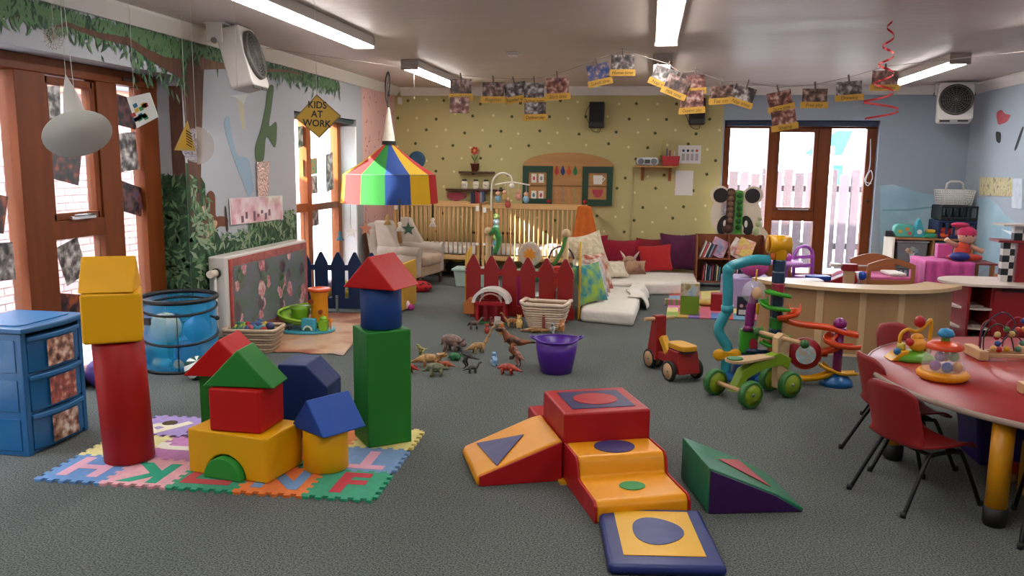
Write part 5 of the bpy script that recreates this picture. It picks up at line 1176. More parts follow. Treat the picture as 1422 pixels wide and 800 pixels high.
def strip_snake(x, z1, z0, col, dot, label, head):
    o = thing('snake_toy', label, 'soft toy', (1.125+x, 11.055, 0))
    m = MB(); m.prism(rrect(-.05, .05, z0, z1, .04), -.02, .0, 'y'); m.build('body', M(col, .85, 'fabric'), o, bevel=.008)
    for i in range(6):
        z = z1-.06-(z1-z0-.1)*i/6; m = MB(); m.lathe([(0, -.016), (.036, -.016), (.036, .0), (0, .0)], 16); m.xf(Matrix.Translation((0, -.02, z)) @ Matrix.Rotation(-pi/2, 4, 'X')); m.build('disc', M(dot, .8), o)
    m = MB(); m.sph((head*.02, -.03, z0+.0), (.07, .035, .055), 12, 8); m.build('head', M(col, .85, 'fabric'), o)
strip_snake(-.075, 1.25, .72, '#4a3226', '#7a5a44', 'brown soft snake strip hanging down the panda face', -1)
strip_snake(.035, 1.22, .62, '#4f9a3a', '#245a24', 'green soft snake strip hanging down the panda face', 1)
m = MB(); m.box(-.035, .035, -.012, 0, -.08, .08); solo(m, 'small_card', photo(95, ['#a83a3a', '#d8c8d0', '#5a5a7a', '#e4e0dc'], 30), 'small printed card on the panda cheek', 'card', (.98, 11.066, .98))
BW2 = M('#8a4a24', .5, 'wood', c2='#66321a')
p0, p1 = FLR(966, 396), FLR(1050, 405)
t = thing('bookcase', 'low red-brown wooden bookcase with curved ends and face-out shelves', 'bookcase', (.62, 10.62, 0))
L = .86
for x in (0, .40, L-.02):
    m = MB(); m.prism([(0, 0), (.34, 0), (.34, .66), (.22, .66), (.10, .58), (0, .42)], x, x+.02, 'x'); m.build('upright', BW2, t, bevel=.004)
for z in (.06, .36):
    m = MB(); m.box(.02, L-.02, .01, .33, z, z+.018); m.build('shelf_board', BW2, t, bevel=.003)
m = MB(); m.box(.02, L-.02, .325, .34, .06, .66); m.build('back_panel', BW2, t)
rn = random.Random(9); bcs = ['#c0485a', '#d8d4cc', '#2a4a6a', '#7a8a9a', '#8a3a4a', '#3a3a42', '#c8b890', '#4a7a8a', '#e0dcd6']
def book(x, z, w2, h, d, tl, col, lab, y=.06):
    m = MB(); m.box(-w2/2, w2/2, 0, d, 0, h); solo(m, 'book', M(col, .5), lab, 'book', (.62+x, 10.62+y, z), rot=(0, radians(tl), 0), bevel=.001, group='books in the low bookcase')
i = 0
nm = ['rose', 'white', 'navy', 'grey blue', 'plum', 'charcoal', 'tan', 'teal', 'ivory']
for (x0, n, z) in ((.10, 8, .079), (.46, 9, .079), (.05, 6, .379)):
    for k in range(n):
        w2 = rn.uniform(.010, .022); book(x0+k*.028, z, w2, rn.uniform(.17, .22), .2, 3 if z < .2 else 22, bcs[i % 9], '%s spined picture book on the %s shelf of the bookcase' % (nm[i % 9], 'low' if z < .2 else 'high')+(' by the cushions' if x0 < .2 else ' by the glazed door')); i += 1
for (x, z, an, tl, c1, lab) in ((.24, .40, 24, -16, ['#6a6a9a', '#9aa0b8', '#c86a8a', '#c8c0c8'], 'pastel covered picture book facing out of the upper shelf'), (.47, .40, 30, -20, ['#8a7a8a', '#b85a5a', '#c8b8a0', '#d8d0c8'], 'pink and tan picture book facing out of the bookcase'), (.58, .40, 20, -28, ['#c8a030', '#d8c860', '#c84a2a', '#e8e0d0'], 'yellow picture book facing out of the bookcase')):
    m = MB(); m.box(-.10, .10, 0, .012, 0, .24); solo(m, 'book', photo(int(x*100), c1, 12), lab, 'book', (.62+x, 10.62+.08, z), rot=(radians(-22), radians(an), 0), group='books in the low bookcase')
t = thing('book_display', 'red-brown stand with a blue picture book beside the bookcase', 'display stand', (1.49, 10.62, 0))
m = MB(); m.prism([(0, 0), (.30, 0), (.30, .62), (.06, .62), (0, .44)], 0, .30, 'x'); m.build('stand', BW2, t, bevel=.005)
m = MB(); m.box(-.01, .31, -.04, .08, .40, .42); m.build('ledge', BW2, t)
m = MB(); m.box(-.085, .085, 0, .018, 0, .21); solo(m, 'book', photo(97, ['#2a7a9a', '#4a9ab8', '#c89a5a', '#1c3a4a'], 14), 'bright blue picture book on the display stand', 'book', (1.61, 10.60, .435), rot=(radians(-12), 0, 0), bevel=.001)
m = MB(); m.sph((0, 0, .06), (.05, .04, .06), 12, 8); m.sph((.02, 0, .15), .04, 12, 8); m.sph((.03, -.02, .22), .03, 10, 7); solo(m, 'green_toy', M('#b0b88a', .8, 'fabric'), 'pale green stacked soft toy on the bookcase top', 'soft toy', (1.36, 10.78, .66))
# ================================================================== PATCHWORK MAT AND BOXES
cs = [FLR(x, y) for x, y in ((925, 441), (1066, 447), (1058, 402), (930, 408))]
t = thing('patchwork_mat', 'bright patchwork striped play mat in front of the bookcase', 'floor mat', (0, 0, 0))
pm = ['#8aa83a', '#b83a6a', '#4a70b8', '#c8a03a', '#c86aa8', '#c24a3a', '#7a5aa8', '#d8c87a', '#5a9ab8', '#d0607a']
for j in range(6):
    for i in range(9):
        def q(u, v): return cs[0].lerp(cs[1], u).lerp(cs[3].lerp(cs[2], u), v)
        a, b, c, d = q(i/9, j/6), q((i+1)/9, j/6), q((i+1)/9, (j+1)/6), q(i/9, (j+1)/6); m = MB()
        m.poly3([(v.x, v.y, .004) for v in (a, b, c, d)], (0, 0, 1), .010); m.build('patch', M(pm[(i*3+j*7+(i*j) % 4) % 10], .85, 'fabric'), t)
def boxprop(name, lab, px, py, w2, d2, h, col, rz, cat='box'):
    p = FLR(px, py, .015); m = MB(); m.box(-w2/2, w2/2, 0, d2, 0, h); return solo(m, name, M(col, .5), lab, cat, (p.x, p.y, .015), rz, bevel=.006), p
_, p = boxprop('toy_box', 'olive green cube box on the patchwork mat', 957, 437, .19, .16, .19, '#6a8a1c', radians(-4))
m = MB(); m.box(-.095, .095, 0, .15, 0, .13); solo(m, 'picture_box', photo(98, ['#8aa8b8', '#b8c8d0', '#c89a5a', '#6a8a3a'], 12), 'pale picture printed box on top of the olive cube', 'box', (p.x, p.y, .2075), radians(-2), bevel=.004)
boxprop('toy_box', 'red cube box on the patchwork mat', 998, 432, .17, .14, .18, '#a01820', radians(-3))
_, p = boxprop('toy_box', 'black printed packet box on the patchwork mat', 1033, 439, .15, .08, .20, '#1c1a2e', radians(-6))
t = thing('packet_label', 'white label with pink and grey prints on the black packet', 'label', (p.x, p.y-.003, .05), radians(-6)); m = MB(); m.box(-.055, .055, -.003, -.0005, -.02, .03); m.build('panel', M('#c8c0bc', .5), t)
for x, c1 in ((-.03, '#c8a0a0'), (.03, '#b05060')):
    m = MB(); m.prism(disc(x, .07, .018, 10), -.004, -.0006, 'y'); m.build('print', M(c1, .5), t)
boxprop('toy_tub', 'lime green tub standing behind the red cube', 1018, 405, .18, .15, .20, '#5a9a2a', 0)
p = FLR(975, 425, .015); m = MB(); m.sph((0, 0, .035), (.13, .08, .035), 14, 8); solo(m, 'yellow_cloth', M('#d8b860', .9, 'fabric'), 'yellow folded cloth between the boxes on the patchwork mat', 'cloth', (p.x+.05, p.y+.05, .015))
p = FLR(936, 425, .015); m = MB(); m.box(-.10, .10, -.05, .05, 0, .06); solo(m, 'stacked_blocks', M('#c86a8a', .6, 'stripe', scale=6, c2='#6a9a4a'), 'low striped block at the corner of the patchwork mat', 'toy block', (p.x, p.y+.1, .015), bevel=.004)

# ================================================================== TOY BARN, BASKET, TUB
p = FLR(684, 446); t = thing('toy_barn', 'red and white toy barn in front of the red fence', 'toy barn', (p.x, p.y-.04, 0))
R1, WH1 = M('#a01620', .35), M('#d8d0c8', .35)
m = MB(); m.box(-.15, -.12, -.07, .07, .015, .21); m.box(.12, .15, -.07, .07, .015, .21); m.box(-.15, .15, .055, .07, .015, .21); m.build('walls', R1, t, bevel=.004)
m = MB(); m.box(-.15, .15, -.08, -.065, .175, .215); m.build('beam', R1, t, bevel=.004)
m = MB(); m.prism(arc(0, .20, .185, 0, 180, 16, .145)+arc(0, .20, .15, 180, 0, 16, .115), -.09, .09, 'y'); m.build('roof', WH1, t)
m = MB(); m.tube([(.105*cos(radians(a)), -.075, .205+.085*sin(radians(a))) for a in range(0, 181, 12)], .008, 6); m.build('loft_arch', M('#c89a94', .4), t)
m = MB(); m.box(-.18, .18, -.12, .07, 0, .015); m.build('base', M('#1c6a3a', .5), t, bevel=.004)
m = MB(); m.prism([(-.27, .08), (-.16, .08), (-.16, .20), (-.215, .24), (-.27, .19)], -.06, .04, 'y'); m.build('side_shed', M('#b0642a', .45), t, bevel=.006)
for s in (-1, 1):
    m = MB(); m.box(s*.05-.018, s*.05+.018, -.075, -.065, .02, .17); m.build('stall_post', M('#7a1018', .4), t)
m = MB(); m.box(.05, .11, -.13, -.12, .015, .08); m.build('sign', WH1, t)
p = FLR(756, 459); bk = basket('wicker_basket', 'pale boat shaped wicker basket in front of the red fence', (p.x, p.y+.11, 0), radians(-4), .44, .26, .20, .33, 11, [M('#d2bba4', .8, 'wood', scale=40, c2='#a88c74'), M('#dcc9b4', .75, 'wood', scale=30, c2='#bca48c')], curve=.06, rim=.018)
m = MB(); m.sph((-.08, .02, .16), (.06, .05, .05), 12, 8); m.build('red_fruit_toy', M('#9a3428', .6), bk)
m = MB(); m.box(-.012, .012, -.122, -.095, .02, .19); m.xf(Matrix.Rotation(radians(0), 4, 'X')); m.build('woven_band', M('#8a3a3a', .8), bk)
p = FLR(770, 521); t = thing('purple_tub', 'round purple flexible plastic tub with two handles', 'tub', (p.x, p.y+.10, 0), radians(10)); t.scale = (.95, .95, .86)
PU = M('#4a1a8a', .35)
m = MB(); n = 40
def rimz(a): return .29+.018*abs(cos(a))**6
vs = []; prof = [(.115, 0), (.125, .01), (.15, .15), (.172, None), (.166, None), (.145, .15), (.118, .012), (.0, .012)]
for (r, z) in prof:
    for j in range(n):
        a = 2*pi*j/n; vs.append((r*cos(a), r*sin(a), rimz(a) if z is None else z))
m.add(vs, [(i*n+j, i*n+(j+1) % n, (i+1)*n+(j+1) % n, (i+1)*n+j) for i in range(len(prof)-1) for j in range(n)], True); m.prism([(.115*cos(2*pi*j/n), .115*sin(2*pi*j/n)) for j in range(n)], 0, .002, 'z'); m.build('body', PU, t)
m = MB(); m.tube([(.172*cos(2*pi*j/n), .172*sin(2*pi*j/n), rimz(2*pi*j/n)) for j in range(n)], .008, 6, closed=True); m.build('rim', PU, t)
for s in (-1, 1):
    m = MB(); m.tube([(s*.165, -.05, .30), (s*.20, -.025, .315), (s*.205, .02, .315), (s*.165, .05, .30)], .009, 6); m.build('handle', PU, t)

# ================================================================== TOY ANIMALS
def critter(name, label, px, py, L, rz, col, c2=None, kind='quad', H=.5, cat='toy animal', tailL=.5, neck=.25, head=.12, bulk=.16, extra=None, group='toy animals on the carpet', kk=None):
    p = FLR(px, py); L = L*1.13; m = MB(); s = L
    hl = H*s*.5
    if kind == 'quad':
        bz = hl+bulk*s*.6
        sp = [(-.28-tailL*.9, 0, bz*.55), (-.28-tailL*.5, 0, bz*.75), (-.28, 0, bz*1.0), (-.1, 0, bz*1.12), (.12, 0, bz*1.08), (.26, 0, bz*1.02), (.30+neck*.4, 0, bz+neck*.7*s), (.34+neck*.55, 0, bz+neck*1.1*s)]
        rr = [.012, .05, bulk*.85, bulk, bulk*.95, bulk*.7, head*.62, head*.6]
        pts = [Vector((x*s, y, z)) for x, y, z in sp]
        m.tube(spline(pts, 3), [r*s for r in [rr[min(int(i/3), 7)]*(1-(i % 3)/3)+rr[min(int(i/3)+1, 7)]*((i % 3)/3) for i in range(22)]], 9)
        m.sph((pts[-1].x+head*.5*s, 0, pts[-1].z), (head*1.05*s, head*.62*s, head*.62*s), 10, 7)
        for fx in (-.2, .18):
            for sy in (-1, 1):
                m.tube([(fx*s, sy*bulk*.55*s, bz), ((fx+.03)*s, sy*bulk*.7*s, bz*.5), (fx*s, sy*bulk*.75*s, 0)], [bulk*.45*s, bulk*.30*s, bulk*.28*s], 7)
    elif kind == 'biped':
        bz = H*s
        pts = [Vector((x*s, 0, z*s)) for x, z in ((-.75, .50), (-.5, .52), (-.22, H), (0, H+.06), (.16, H+.14), (.24, H+.30), (.30, H+.38))]
        rr = [.012, .05, .11, bulk, bulk*.85, .08, .07]
        m.tube(spline(pts, 3), [s*(rr[min(i//3, 6)]*(1-(i % 3)/3)+rr[min(i//3+1, 6)]*((i % 3)/3)) for i in range(19)], 9)
        m.sph((.40*s, 0, (H+.39)*s), (.14*s, .075*s, .085*s), 10, 7)
        for sy in (-1, 1):
            m.tube([(-.05*s, sy*.09*s, H*s), (.06*s, sy*.11*s, H*.55*s), (-.05*s, sy*.11*s, H*.25*s), (0, sy*.11*s, .03*s), (.10*s, sy*.11*s, .015*s)], [.10*s, .075*s, .04*s, .035*s, .03*s], 7)
            m.tube([(.16*s, sy*.08*s, (H+.12)*s), (.24*s, sy*.10*s, (H+.02)*s), (.28*s, sy*.08*s, (H+.05)*s)], [.03*s, .022*s, .012*s], 6)
    elif kind == 'upright':
        m.lathe([(0, 0), (.10*s, 0), (.20*s, .12*s), (.22*s, .35*s), (.14*s, .62*s), (.0, .66*s)], 12)
        m.sph((.0, 0, .72*s), (.16*s, .15*s, .16*s), 10, 7); m.sph((.13*s, 0, .68*s), (.07*s, .05*s, .05*s), 8, 6)
        for sy in (-1, 1):
            m.sph((.10*s, sy*.12*s, .05*s), (.12*s, .06*s, .05*s), 8, 6); m.tube([(.05*s, sy*.16*s, .5*s), (.16*s, sy*.18*s, .35*s)], [.06*s, .035*s], 6); m.sph((-.02*s, sy*.12*s, .85*s), .05*s, 8, 6)
    if extra == 'spikes':
        for i in range(9):
            x = (-.5+.1*i)*s; zz = hl+bulk*s*(.6+.9*(1-abs(i-4.5)/6)); m.add([(x-.05*s, 0, zz-.06*s), (x+.05*s, 0, zz-.06*s), (x, .012*s, zz+.09*s), (x, -.012*s, zz+.09*s)], [(0, 1, 2), (1, 0, 3), (0, 2, 3), (1, 3, 2)])
    if extra == 'horns':
        z = hl+bulk*s+neck*s*.9; x = (.42+neck*.5)*s
        for sy in (-1, 1): m.tube([(x, sy*.05*s, z), (x+.10*s, sy*.06*s, z+.12*s)], [.02*s, .003*s], 6)
        m.lathe([(.05*s, 0), (.17*s, .03*s)], 10, c=(x-.1*s, 0, z-.02*s))
    if extra == 'wings':
        for sy in (-1, 1): m.add([(0, 0, hl+bulk*s), (.1*s, 0, hl+bulk*s), (.0, sy*.3*s, hl+.35*s), (-.15*s, sy*.12*s, hl+.2*s)], [(0, 1, 2, 3)])
    solo(m, name, M(col, .45, 'mottle', scale=kk or 45, c2=c2 or col), label, cat, (p.x, p.y, 0), rz, group)
D2R = radians
G1 = 'toy dinosaurs on the carpet'
critter('toy_dinosaur', 'large orange and black striped tyrannosaur toy', 712, 498, .235, D2R(188), '#8a4a1e', '#241610', 'biped', .50, 'toy dinosaur', bulk=.16, group=G1, kk=22)
critter('toy_dinosaur', 'pinkish brown upright dinosaur toy near the purple tub', 720, 509, .12, D2R(130), '#a86a58', '#6a3a34', 'biped', .62, 'toy dinosaur', bulk=.16, group=G1)
critter('toy_dinosaur', 'tan long necked dinosaur toy', 664, 490, .16, D2R(40), '#b08a5a', '#8a6440', 'quad', .42, 'toy dinosaur', neck=.75, head=.07, group=G1)
critter('toy_dinosaur', 'big mauve and brown horned dinosaur toy', 628, 488, .21, D2R(-15), '#8a6a62', '#5a4442', 'quad', .45, 'toy dinosaur', neck=-.05, head=.17, bulk=.22, extra='horns', tailL=.2, group=G1)
critter('toy_dinosaur', 'black and cream standing lizard toy', 585, 498, .11, D2R(250), '#c8c070', '#1c2018', 'biped', .55, 'toy dinosaur', group=G1, kk=60)
critter('toy_dinosaur', 'red spiny backed dinosaur toy', 565, 517, .14, D2R(170), '#a82a1c', '#6a1a14', 'quad', .35, 'toy dinosaur', neck=-.02, head=.07, extra='spikes', tailL=.45, group=G1)
critter('toy_dinosaur', 'yellow tan crested dinosaur toy', 597, 509, .20, D2R(15), '#b8905a', '#8a5a30', 'quad', .32, 'toy dinosaur', neck=.12, head=.12, extra='horns', tailL=.5, group=G1)
critter('toy_dinosaur', 'dark green and grey ridged dinosaur toy', 606, 522, .16, D2R(8), '#4a523a', '#7a7a5a', 'quad', .38, 'toy dinosaur', neck=.0, head=.12, bulk=.2, tailL=.35, group=G1)
critter('toy_dinosaur', 'small rust orange dinosaur toy beside the tan one', 618, 512, .11, D2R(170), '#b0521c', '#6a3014', 'quad', .4, 'toy dinosaur', neck=.1, group=G1)
critter('toy_turtle', 'small bright green turtle toy', 632, 500, .11, D2R(10), '#1c7a3a', '#124a28', 'quad', .12, 'toy animal', neck=.05, bulk=.26, head=.1, tailL=.2, group=G1)
critter('toy_dinosaur', 'black upright raptor toy', 647, 511, .14, D2R(165), '#1c1a18', '#3a342e', 'biped', .60, 'toy dinosaur', bulk=.12, group=G1)
critter('toy_dinosaur', 'small dark grey dinosaur toy in front of the black raptor', 656, 518, .10, D2R(30), '#2c3028', '#4a4c40', 'quad', .5, 'toy dinosaur', neck=.3, group=G1)
critter('toy_dragon', 'pale blue winged dragon toy', 686, 508, .11, D2R(-30), '#5a90c8', '#b8d0e4', 'upright', .5, 'toy dragon', extra='wings', group=G1)
critter('toy_dinosaur', 'orange red dinosaur toy with a black tail', 704, 520, .15, D2R(175), '#b8402a', '#7a241c', 'quad', .38, 'toy dinosaur', neck=-.02, head=.08, bulk=.17, tailL=.5, group=G1)
critter('toy_dinosaur', 'dark brown dinosaur toy half hidden by the green column', 557, 512, .14, D2R(80), '#2a2420', '#4a3a30', 'biped', .55, 'toy dinosaur', group=G1)
G2 = 'toy animals by the barn'
critter('toy_animal', 'brown toy donkey with a pale face by the barn', 658, 457, .13, D2R(20), '#6a564a', '#3a2e28', 'quad', .55, 'toy animal', neck=.3, group=G2, tailL=.15)
critter('toy_animal', 'small round orange toy bird by the barn', 676, 463, .09, D2R(-80), '#b8401c', '#8a2a14', 'upright', .5, group=G2)
critter('toy_animal', 'orange and yellow toy duck by the barn', 697, 464, .10, D2R(-60), '#c8501c', '#d8902a', 'upright', .5, group=G2)
critter('toy_animal', 'beige toy sheep by the barn', 692, 456, .11, D2R(170), '#a89a80', '#7a6a58', 'quad', .3, neck=.05, bulk=.26, group=G2, tailL=.1)
critter('toy_animal', 'rust toy hen by the barn', 682, 453, .09, D2R(10), '#8a3a24', '#5a241a', 'upright', .4, group=G2)
critter('toy_animal', 'tan toy giraffe standing by the barn', 710, 455, .13, D2R(200), '#b88a5a', '#8a5a34', 'quad', .65, neck=.5, head=.09, group=G2, tailL=.1)
critter('toy_animal', 'upright yellow and white toy penguin beside the basket', 721, 456, .13, D2R(-90), '#d8b870', '#c89040', 'upright', .5, group=G2)
critter('toy_animal', 'flat tan toy crocodile under the basket edge', 745, 462, .20, D2R(5), '#a87a44', '#7a5430', 'quad', .10, neck=0, bulk=.10, group=G2, tailL=.45)
critter('toy_animal', 'black and white toy dog by the basket', 767, 463, .10, D2R(-70), '#d8d8d4', '#1c1c1c', 'upright', .5, group=G2, kk=30)
critter('toy_animal', 'orange toy fox standing beside the basket', 780, 460, .12, D2R(-100), '#c07030', '#d8a070', 'upright', .5, group=G2)
# ================================================================== SOFT PLAY SET
SP = 'soft climbing set'
def vin(c): return M(c, .40, 'vinyl', scale=4, amt=.3, spec=.4)
OA = radians(21.5); O = Vector((-.37, 3.86, 0))
VR, VY, VB, VG, VP = vin('#a5121a'), vin('#e09206'), vin('#34336a'), vin('#186a48'), vin('#34124a')
t = thing('foam_cube', 'big red vinyl foam cube with a dark square and red circle on top', 'soft play', O, OA, SP)
m = MB(); m.box(0, .45, 0, .42, 0, .34); m.build('block', VR, t, bevel=.014, seg=3)
m = MB(); m.box(.06, .39, .06, .36, .3405, .343); m.build('square_patch', vin('#2c2c58'), t)
m = MB(); m.prism(disc(.225, .21, .115, 28, .10), .343, .3455, 'z'); m.build('circle_patch', VR, t)
t = thing('foam_steps', 'orange and red vinyl foam steps with blue and green circles', 'soft play', O, OA, SP)
prof = [(-.005, 0), (-.005, .195), (-.20, .195), (-.225, .17), (-.24, .105), (-.27, .10), (-.48, .095), (-.505, .075), (-.51, 0)]
m = MB(); m.prism(prof, .012, .438, 'x'); m.build('steps', VY, t, bevel=.012, seg=3)
for x0 in (0, .438):
    m = MB(); m.prism([(y, z) for y, z in prof], x0, x0+.012, 'x'); m.build('side_panel', VR, t, bevel=.004)
m = MB(); m.prism(disc(.225, -.105, .10, 26, .085), .196, .199, 'z'); m.build('blue_circle', VB, t)
m = MB(); m.prism(disc(.225, -.36, .06, 22, .05), .0985, .1015, 'z'); m.build('green_circle', vin('#1f8a4a'), t)
t = thing('foam_ramp', 'orange vinyl foam ramp with red sides and a blue triangle', 'soft play', O, OA, SP)
m = MB(); m.prism([(-.006, 0), (-.006, .205), (-.06, .195), (-.42, .055), (-.44, .03), (-.43, 0)], -.0, .43, 'y'); m.build('ramp', VY, t, bevel=.012, seg=3)
for y0 in (-.012, .43):
    m = MB(); m.prism([(-.010, .002), (-.010, .20), (-.42, .05), (-.42, .002)], y0, y0+.012, 'y'); m.build('side_panel', VR, t, bevel=.003)
def rp(s, y): return (-.06-s*.36, y, .1985-s*.14)
m = MB(); m.poly3([on_plane(px, py, O, OA, rp(0, 0), (-.14, 0, .36)) for px, py in ((662, 616), (727, 604), (690, 647))], (-.36, 0, .93), .004); m.build('triangle_patch', VB, t)
m = MB(); m.box(-.03, .004, -.06, -.0, .0, .012); m.build('strap', vin('#c9941c'), t)
t = thing('foam_block', 'small red and yellow foam block tucked behind the big red cube', 'soft play', O+Vector((-.13, .50, 0)), OA, SP)
m = MB(); m.box(.03, .20, -.08, .10, 0, .25); m.build('yellow_half', VY, t, bevel=.012)
m = MB(); m.box(-.10, .03, -.08, .10, 0, .20); m.build('red_half', VR, t, bevel=.012)
a2 = radians(14); t = thing('foam_wedge', 'green and purple vinyl foam wedge with a red triangle lying apart', 'soft play', (.31, 3.585, 0), a2, SP)
m = MB(); m.prism([(0, 0), (.44, 0), (.45, .012), (.32, .085), (.0, .215)], 0.006, .43, 'y'); m.build('wedge', VG, t, bevel=.012, seg=3)
for y0 in (-.004, .43):
    m = MB(); m.prism([(.004, .003), (.435, .003), (.31, .08), (.004, .205)], y0, y0+.010, 'y'); m.build('side_panel', VP, t, bevel=.003)
def wp(s, y): return (s*.32, y, .2155-s*.13)
m = MB(); m.poly3([on_plane(px, py, (.31, 3.585, 0), a2, (0, 0, .2175), (.406, 0, 1)) for px, py in ((998, 638), (1025, 639), (1070, 676))], (.37, 0, .93), .003); m.build('triangle_patch', vin('#a52a34'), t)
t = thing('foam_mat', 'blue padded vinyl mat with a yellow square and blue blob', 'soft play', (.085, 3.235, 0), radians(8), SP)
m = MB(); m.box(-.225, .225, -.265, .265, 0, .045); m.build('pad', vin('#1c2a68'), t, bevel=.02, seg=3)
m = MB(); m.box(-.16, .16, -.185, .225, .0452, .048); m.build('yellow_square', vin('#d9a312'), t)
m = MB(); m.prism([(.105*(1+.06*cos(3*k_))*cos(k_), .03+.125*(1+.06*cos(3*k_))*sin(k_)) for k_ in [2*pi*q_/28 for q_ in range(28)]], .048, .0505, 'z'); m.build('blue_blob', vin('#20306e'), t)

# ================================================================== RED TRIKE
t = thing('wooden_trike', 'small red wooden ride-on trike with yellow seat', 'trike', (.27, 5.96, 0), radians(122))
TR, BLKR, PW = M('#8f1a18', .45), M('#141414', .7), M('#c9a074', .55, 'wood')
def wheel(par, c, r, w2, tyre, hub, yaw=0):
    m = MB(); m.lathe([(r*.78, -w2/2), (r*.95, -w2/2), (r, -w2*.3), (r, w2*.3), (r*.95, w2/2), (r*.78, w2/2)], 28); m.xf(Matrix.Translation(c) @ Matrix.Rotation(yaw, 4, 'Z') @ Matrix.Rotation(pi/2, 4, 'X')); o = m.build('wheel', tyre, par)
    m = MB(); m.lathe([(0, -w2*.46), (r*.80, -w2*.46), (r*.80, w2*.46), (0, w2*.46)], 28); m.xf(Matrix.Translation(c) @ Matrix.Rotation(yaw, 4, 'Z') @ Matrix.Rotation(pi/2, 4, 'X')); m.build('hub', hub, o)
    m = MB(); m.lathe([(0, -w2*.6), (r*.12, -w2*.6), (r*.12, w2*.6), (0, w2*.6)], 10); m.xf(Matrix.Translation(c) @ Matrix.Rotation(yaw, 4, 'Z') @ Matrix.Rotation(pi/2, 4, 'X')); m.build('axle_cap', M('#8a8a86', .3, metal=.8), o)
for s in (-1, 1): wheel(t, (-.03, s*.115, .075), .075, .03, BLKR, PW)
for s in (-1, 1): wheel(t, (.36, s*.035, .075), .075, .028, BLKR, PW)
m = MB(); m.prism([(-.12, .06), (.06, .06), (.04, .22), (-.08, .22)], -.09, .09, 'y'); m.build('body', TR, t, bevel=.006)
m = MB(); m.box(-.0, .36, -.03, .03, .09, .15); m.build('chassis', TR, t, bevel=.006)
m = MB(); m.prism(rrect(-.13, .10, -.07, .07, .05), .225, .265, 'z'); m.build('seat', M('#c9901c', .45), t, bevel=.008)
m = MB(); m.prism(rrect(-.13, .10, -.065, .065, .05), .215, .226, 'z'); m.build('seat_base', M('#1c2030', .5), t)
m = MB(); m.cbox((.20, 0, .21), (.14, .05, .05), (0, radians(-50), 0)); m.build('seat_bracket', M('#d0981c', .45), t, bevel=.005)
m = MB(); m.prism([(.26, .08), (.40, .08), (.33, .42), (.27, .42)], -.045, .045, 'y'); m.build('fork', TR, t, bevel=.008)
m = MB(); m.cyl((.30, -.13, .395), (.30, .13, .395), .014); m.build('handlebar', PW, t)
# ================================================================== GREEN RIDE-ON
RA = radians(36); t = thing('wooden_ride_on', 'lime green and wooden ride-on trike with big green wheels', 'ride-on toy', (.59, 5.44, 0), RA)
GT, GH, LG2 = M('#2c6a2c', .5), M('#86a01c', .45), M('#7a9a14', .45)
for s in (-1, 1): wheel(t, (0, s*.17, .09), .09, .05, GT, GH)
for s in (-1, 1): wheel(t, (.42, s*.09, .09), .09, .05, GT, GH)
m = MB(); m.cyl((0, -.15, .09), (0, .15, .09), .016); m.build('rear_axle', PW, t)
m = MB(); m.cyl((.42, -.08, .09), (.42, .08, .09), .014); m.build('front_axle', PW, t)
m = MB(); m.prism([(-.02, .07), (.03, .07), (.10, .15), (.24, .20), (.40, .21), (.46, .17), (.48, .25), (.38, .30), (.20, .27), (.06, .21)], -.035, .035, 'y'); m.build('curved_chassis', LG2, t, bevel=.006)
m = MB(); m.prism([(x, y) for x, y in rrect(-.05, .12, -.075, .075, .07)]+[], .265, .285, 'z'); m.prism([(.08, -.07), (.36, -.03), (.36, .03), (.08, .07)], .2655, .2845, 'z'); m.build('seat', M('#c2a27a', .5, 'woodx'), t, bevel=.004)
m = MB(); m.prism(rrect(-.045, .06, -.05, .05, .045), .285, .295, 'z'); m.build('seat_pad', M('#2c6a2c', .6), t, bevel=.004)
m = MB(); m.prism([(.37, .05), (.47, .05), (.46, .40), (.40, .43), (.35, .40)], -.028, .028, 'y'); m.build('steering_column', M('#c2a27a', .5, 'wood'), t, bevel=.006)
m = MB(); m.cyl((.40, -.21, .395), (.40, .21, .395), .015); m.build('handlebar', PW, t)
for s in (-1, 1):
    m = MB(); m.sph((.40, s*.215, .395), .03, 14, 9); m.build('grip', M('#2a5a24', .5), t)
# ================================================================== MARBLE RUN
bp = Vector((.93, 6.02, 0)); t = thing('ball_run', 'tall coloured plastic ball run tower with ramps and tubes', 'ball run', bp)
TU, NV, ORG, LGR, PUR, DYE = M('#2f8f9e', .3), M('#16324e', .35), M('#d8481a', .3), M('#3a9a24', .3), M('#7a1c66', .3), M('#d99c0e', .3)
cols = ['#16324e', '#16324e', '#a8461c', '#16324e', '#2c7a2c', '#16324e', '#16324e', '#8f1c3a', '#16324e', '#16324e']
for i in range(10):
    m = MB(); z = .06+i*.083; m.lathe([(0, 0), (.042, 0), (.046, .008), (.046, .074), (.042, .082), (0, .082)], 8, c=(0, 0, z), smooth=False); m.build('tower_block', M(cols[i], .35), t)
m = MB(); m.lathe([(0, 0), (.15, 0), (.14, .03), (.06, .06), (0, .06)], 24); m.build('base', M('#16508a', .35), t)
m = MB(); m.lathe([(.04, .89), (.05, .91), (.055, .96), (.06, 1.0), (.0, 1.0)], 20); m.cyl((-.085, -.02, 1.0), (.06, .01, 1.0), .065, .062, 22); m.build('head', DYE, t)
m = MB(); m.cyl((-.092, -.02, 1.0), (-.086, -.02, 1.0), .052, n=20); m.build('head_ring', M('#c87a2c', .4), t)
m = MB(); m.cyl((-.098, -.02, 1.0), (-.090, -.02, 1.0), .040, n=20); m.build('head_face', M('#c9a050', .4), t)
m = MB(); m.sph((-.05, -.03, .92), (.02, .02, .035), 10, 7); m.build('beak', M('#d06a1c', .4), t)
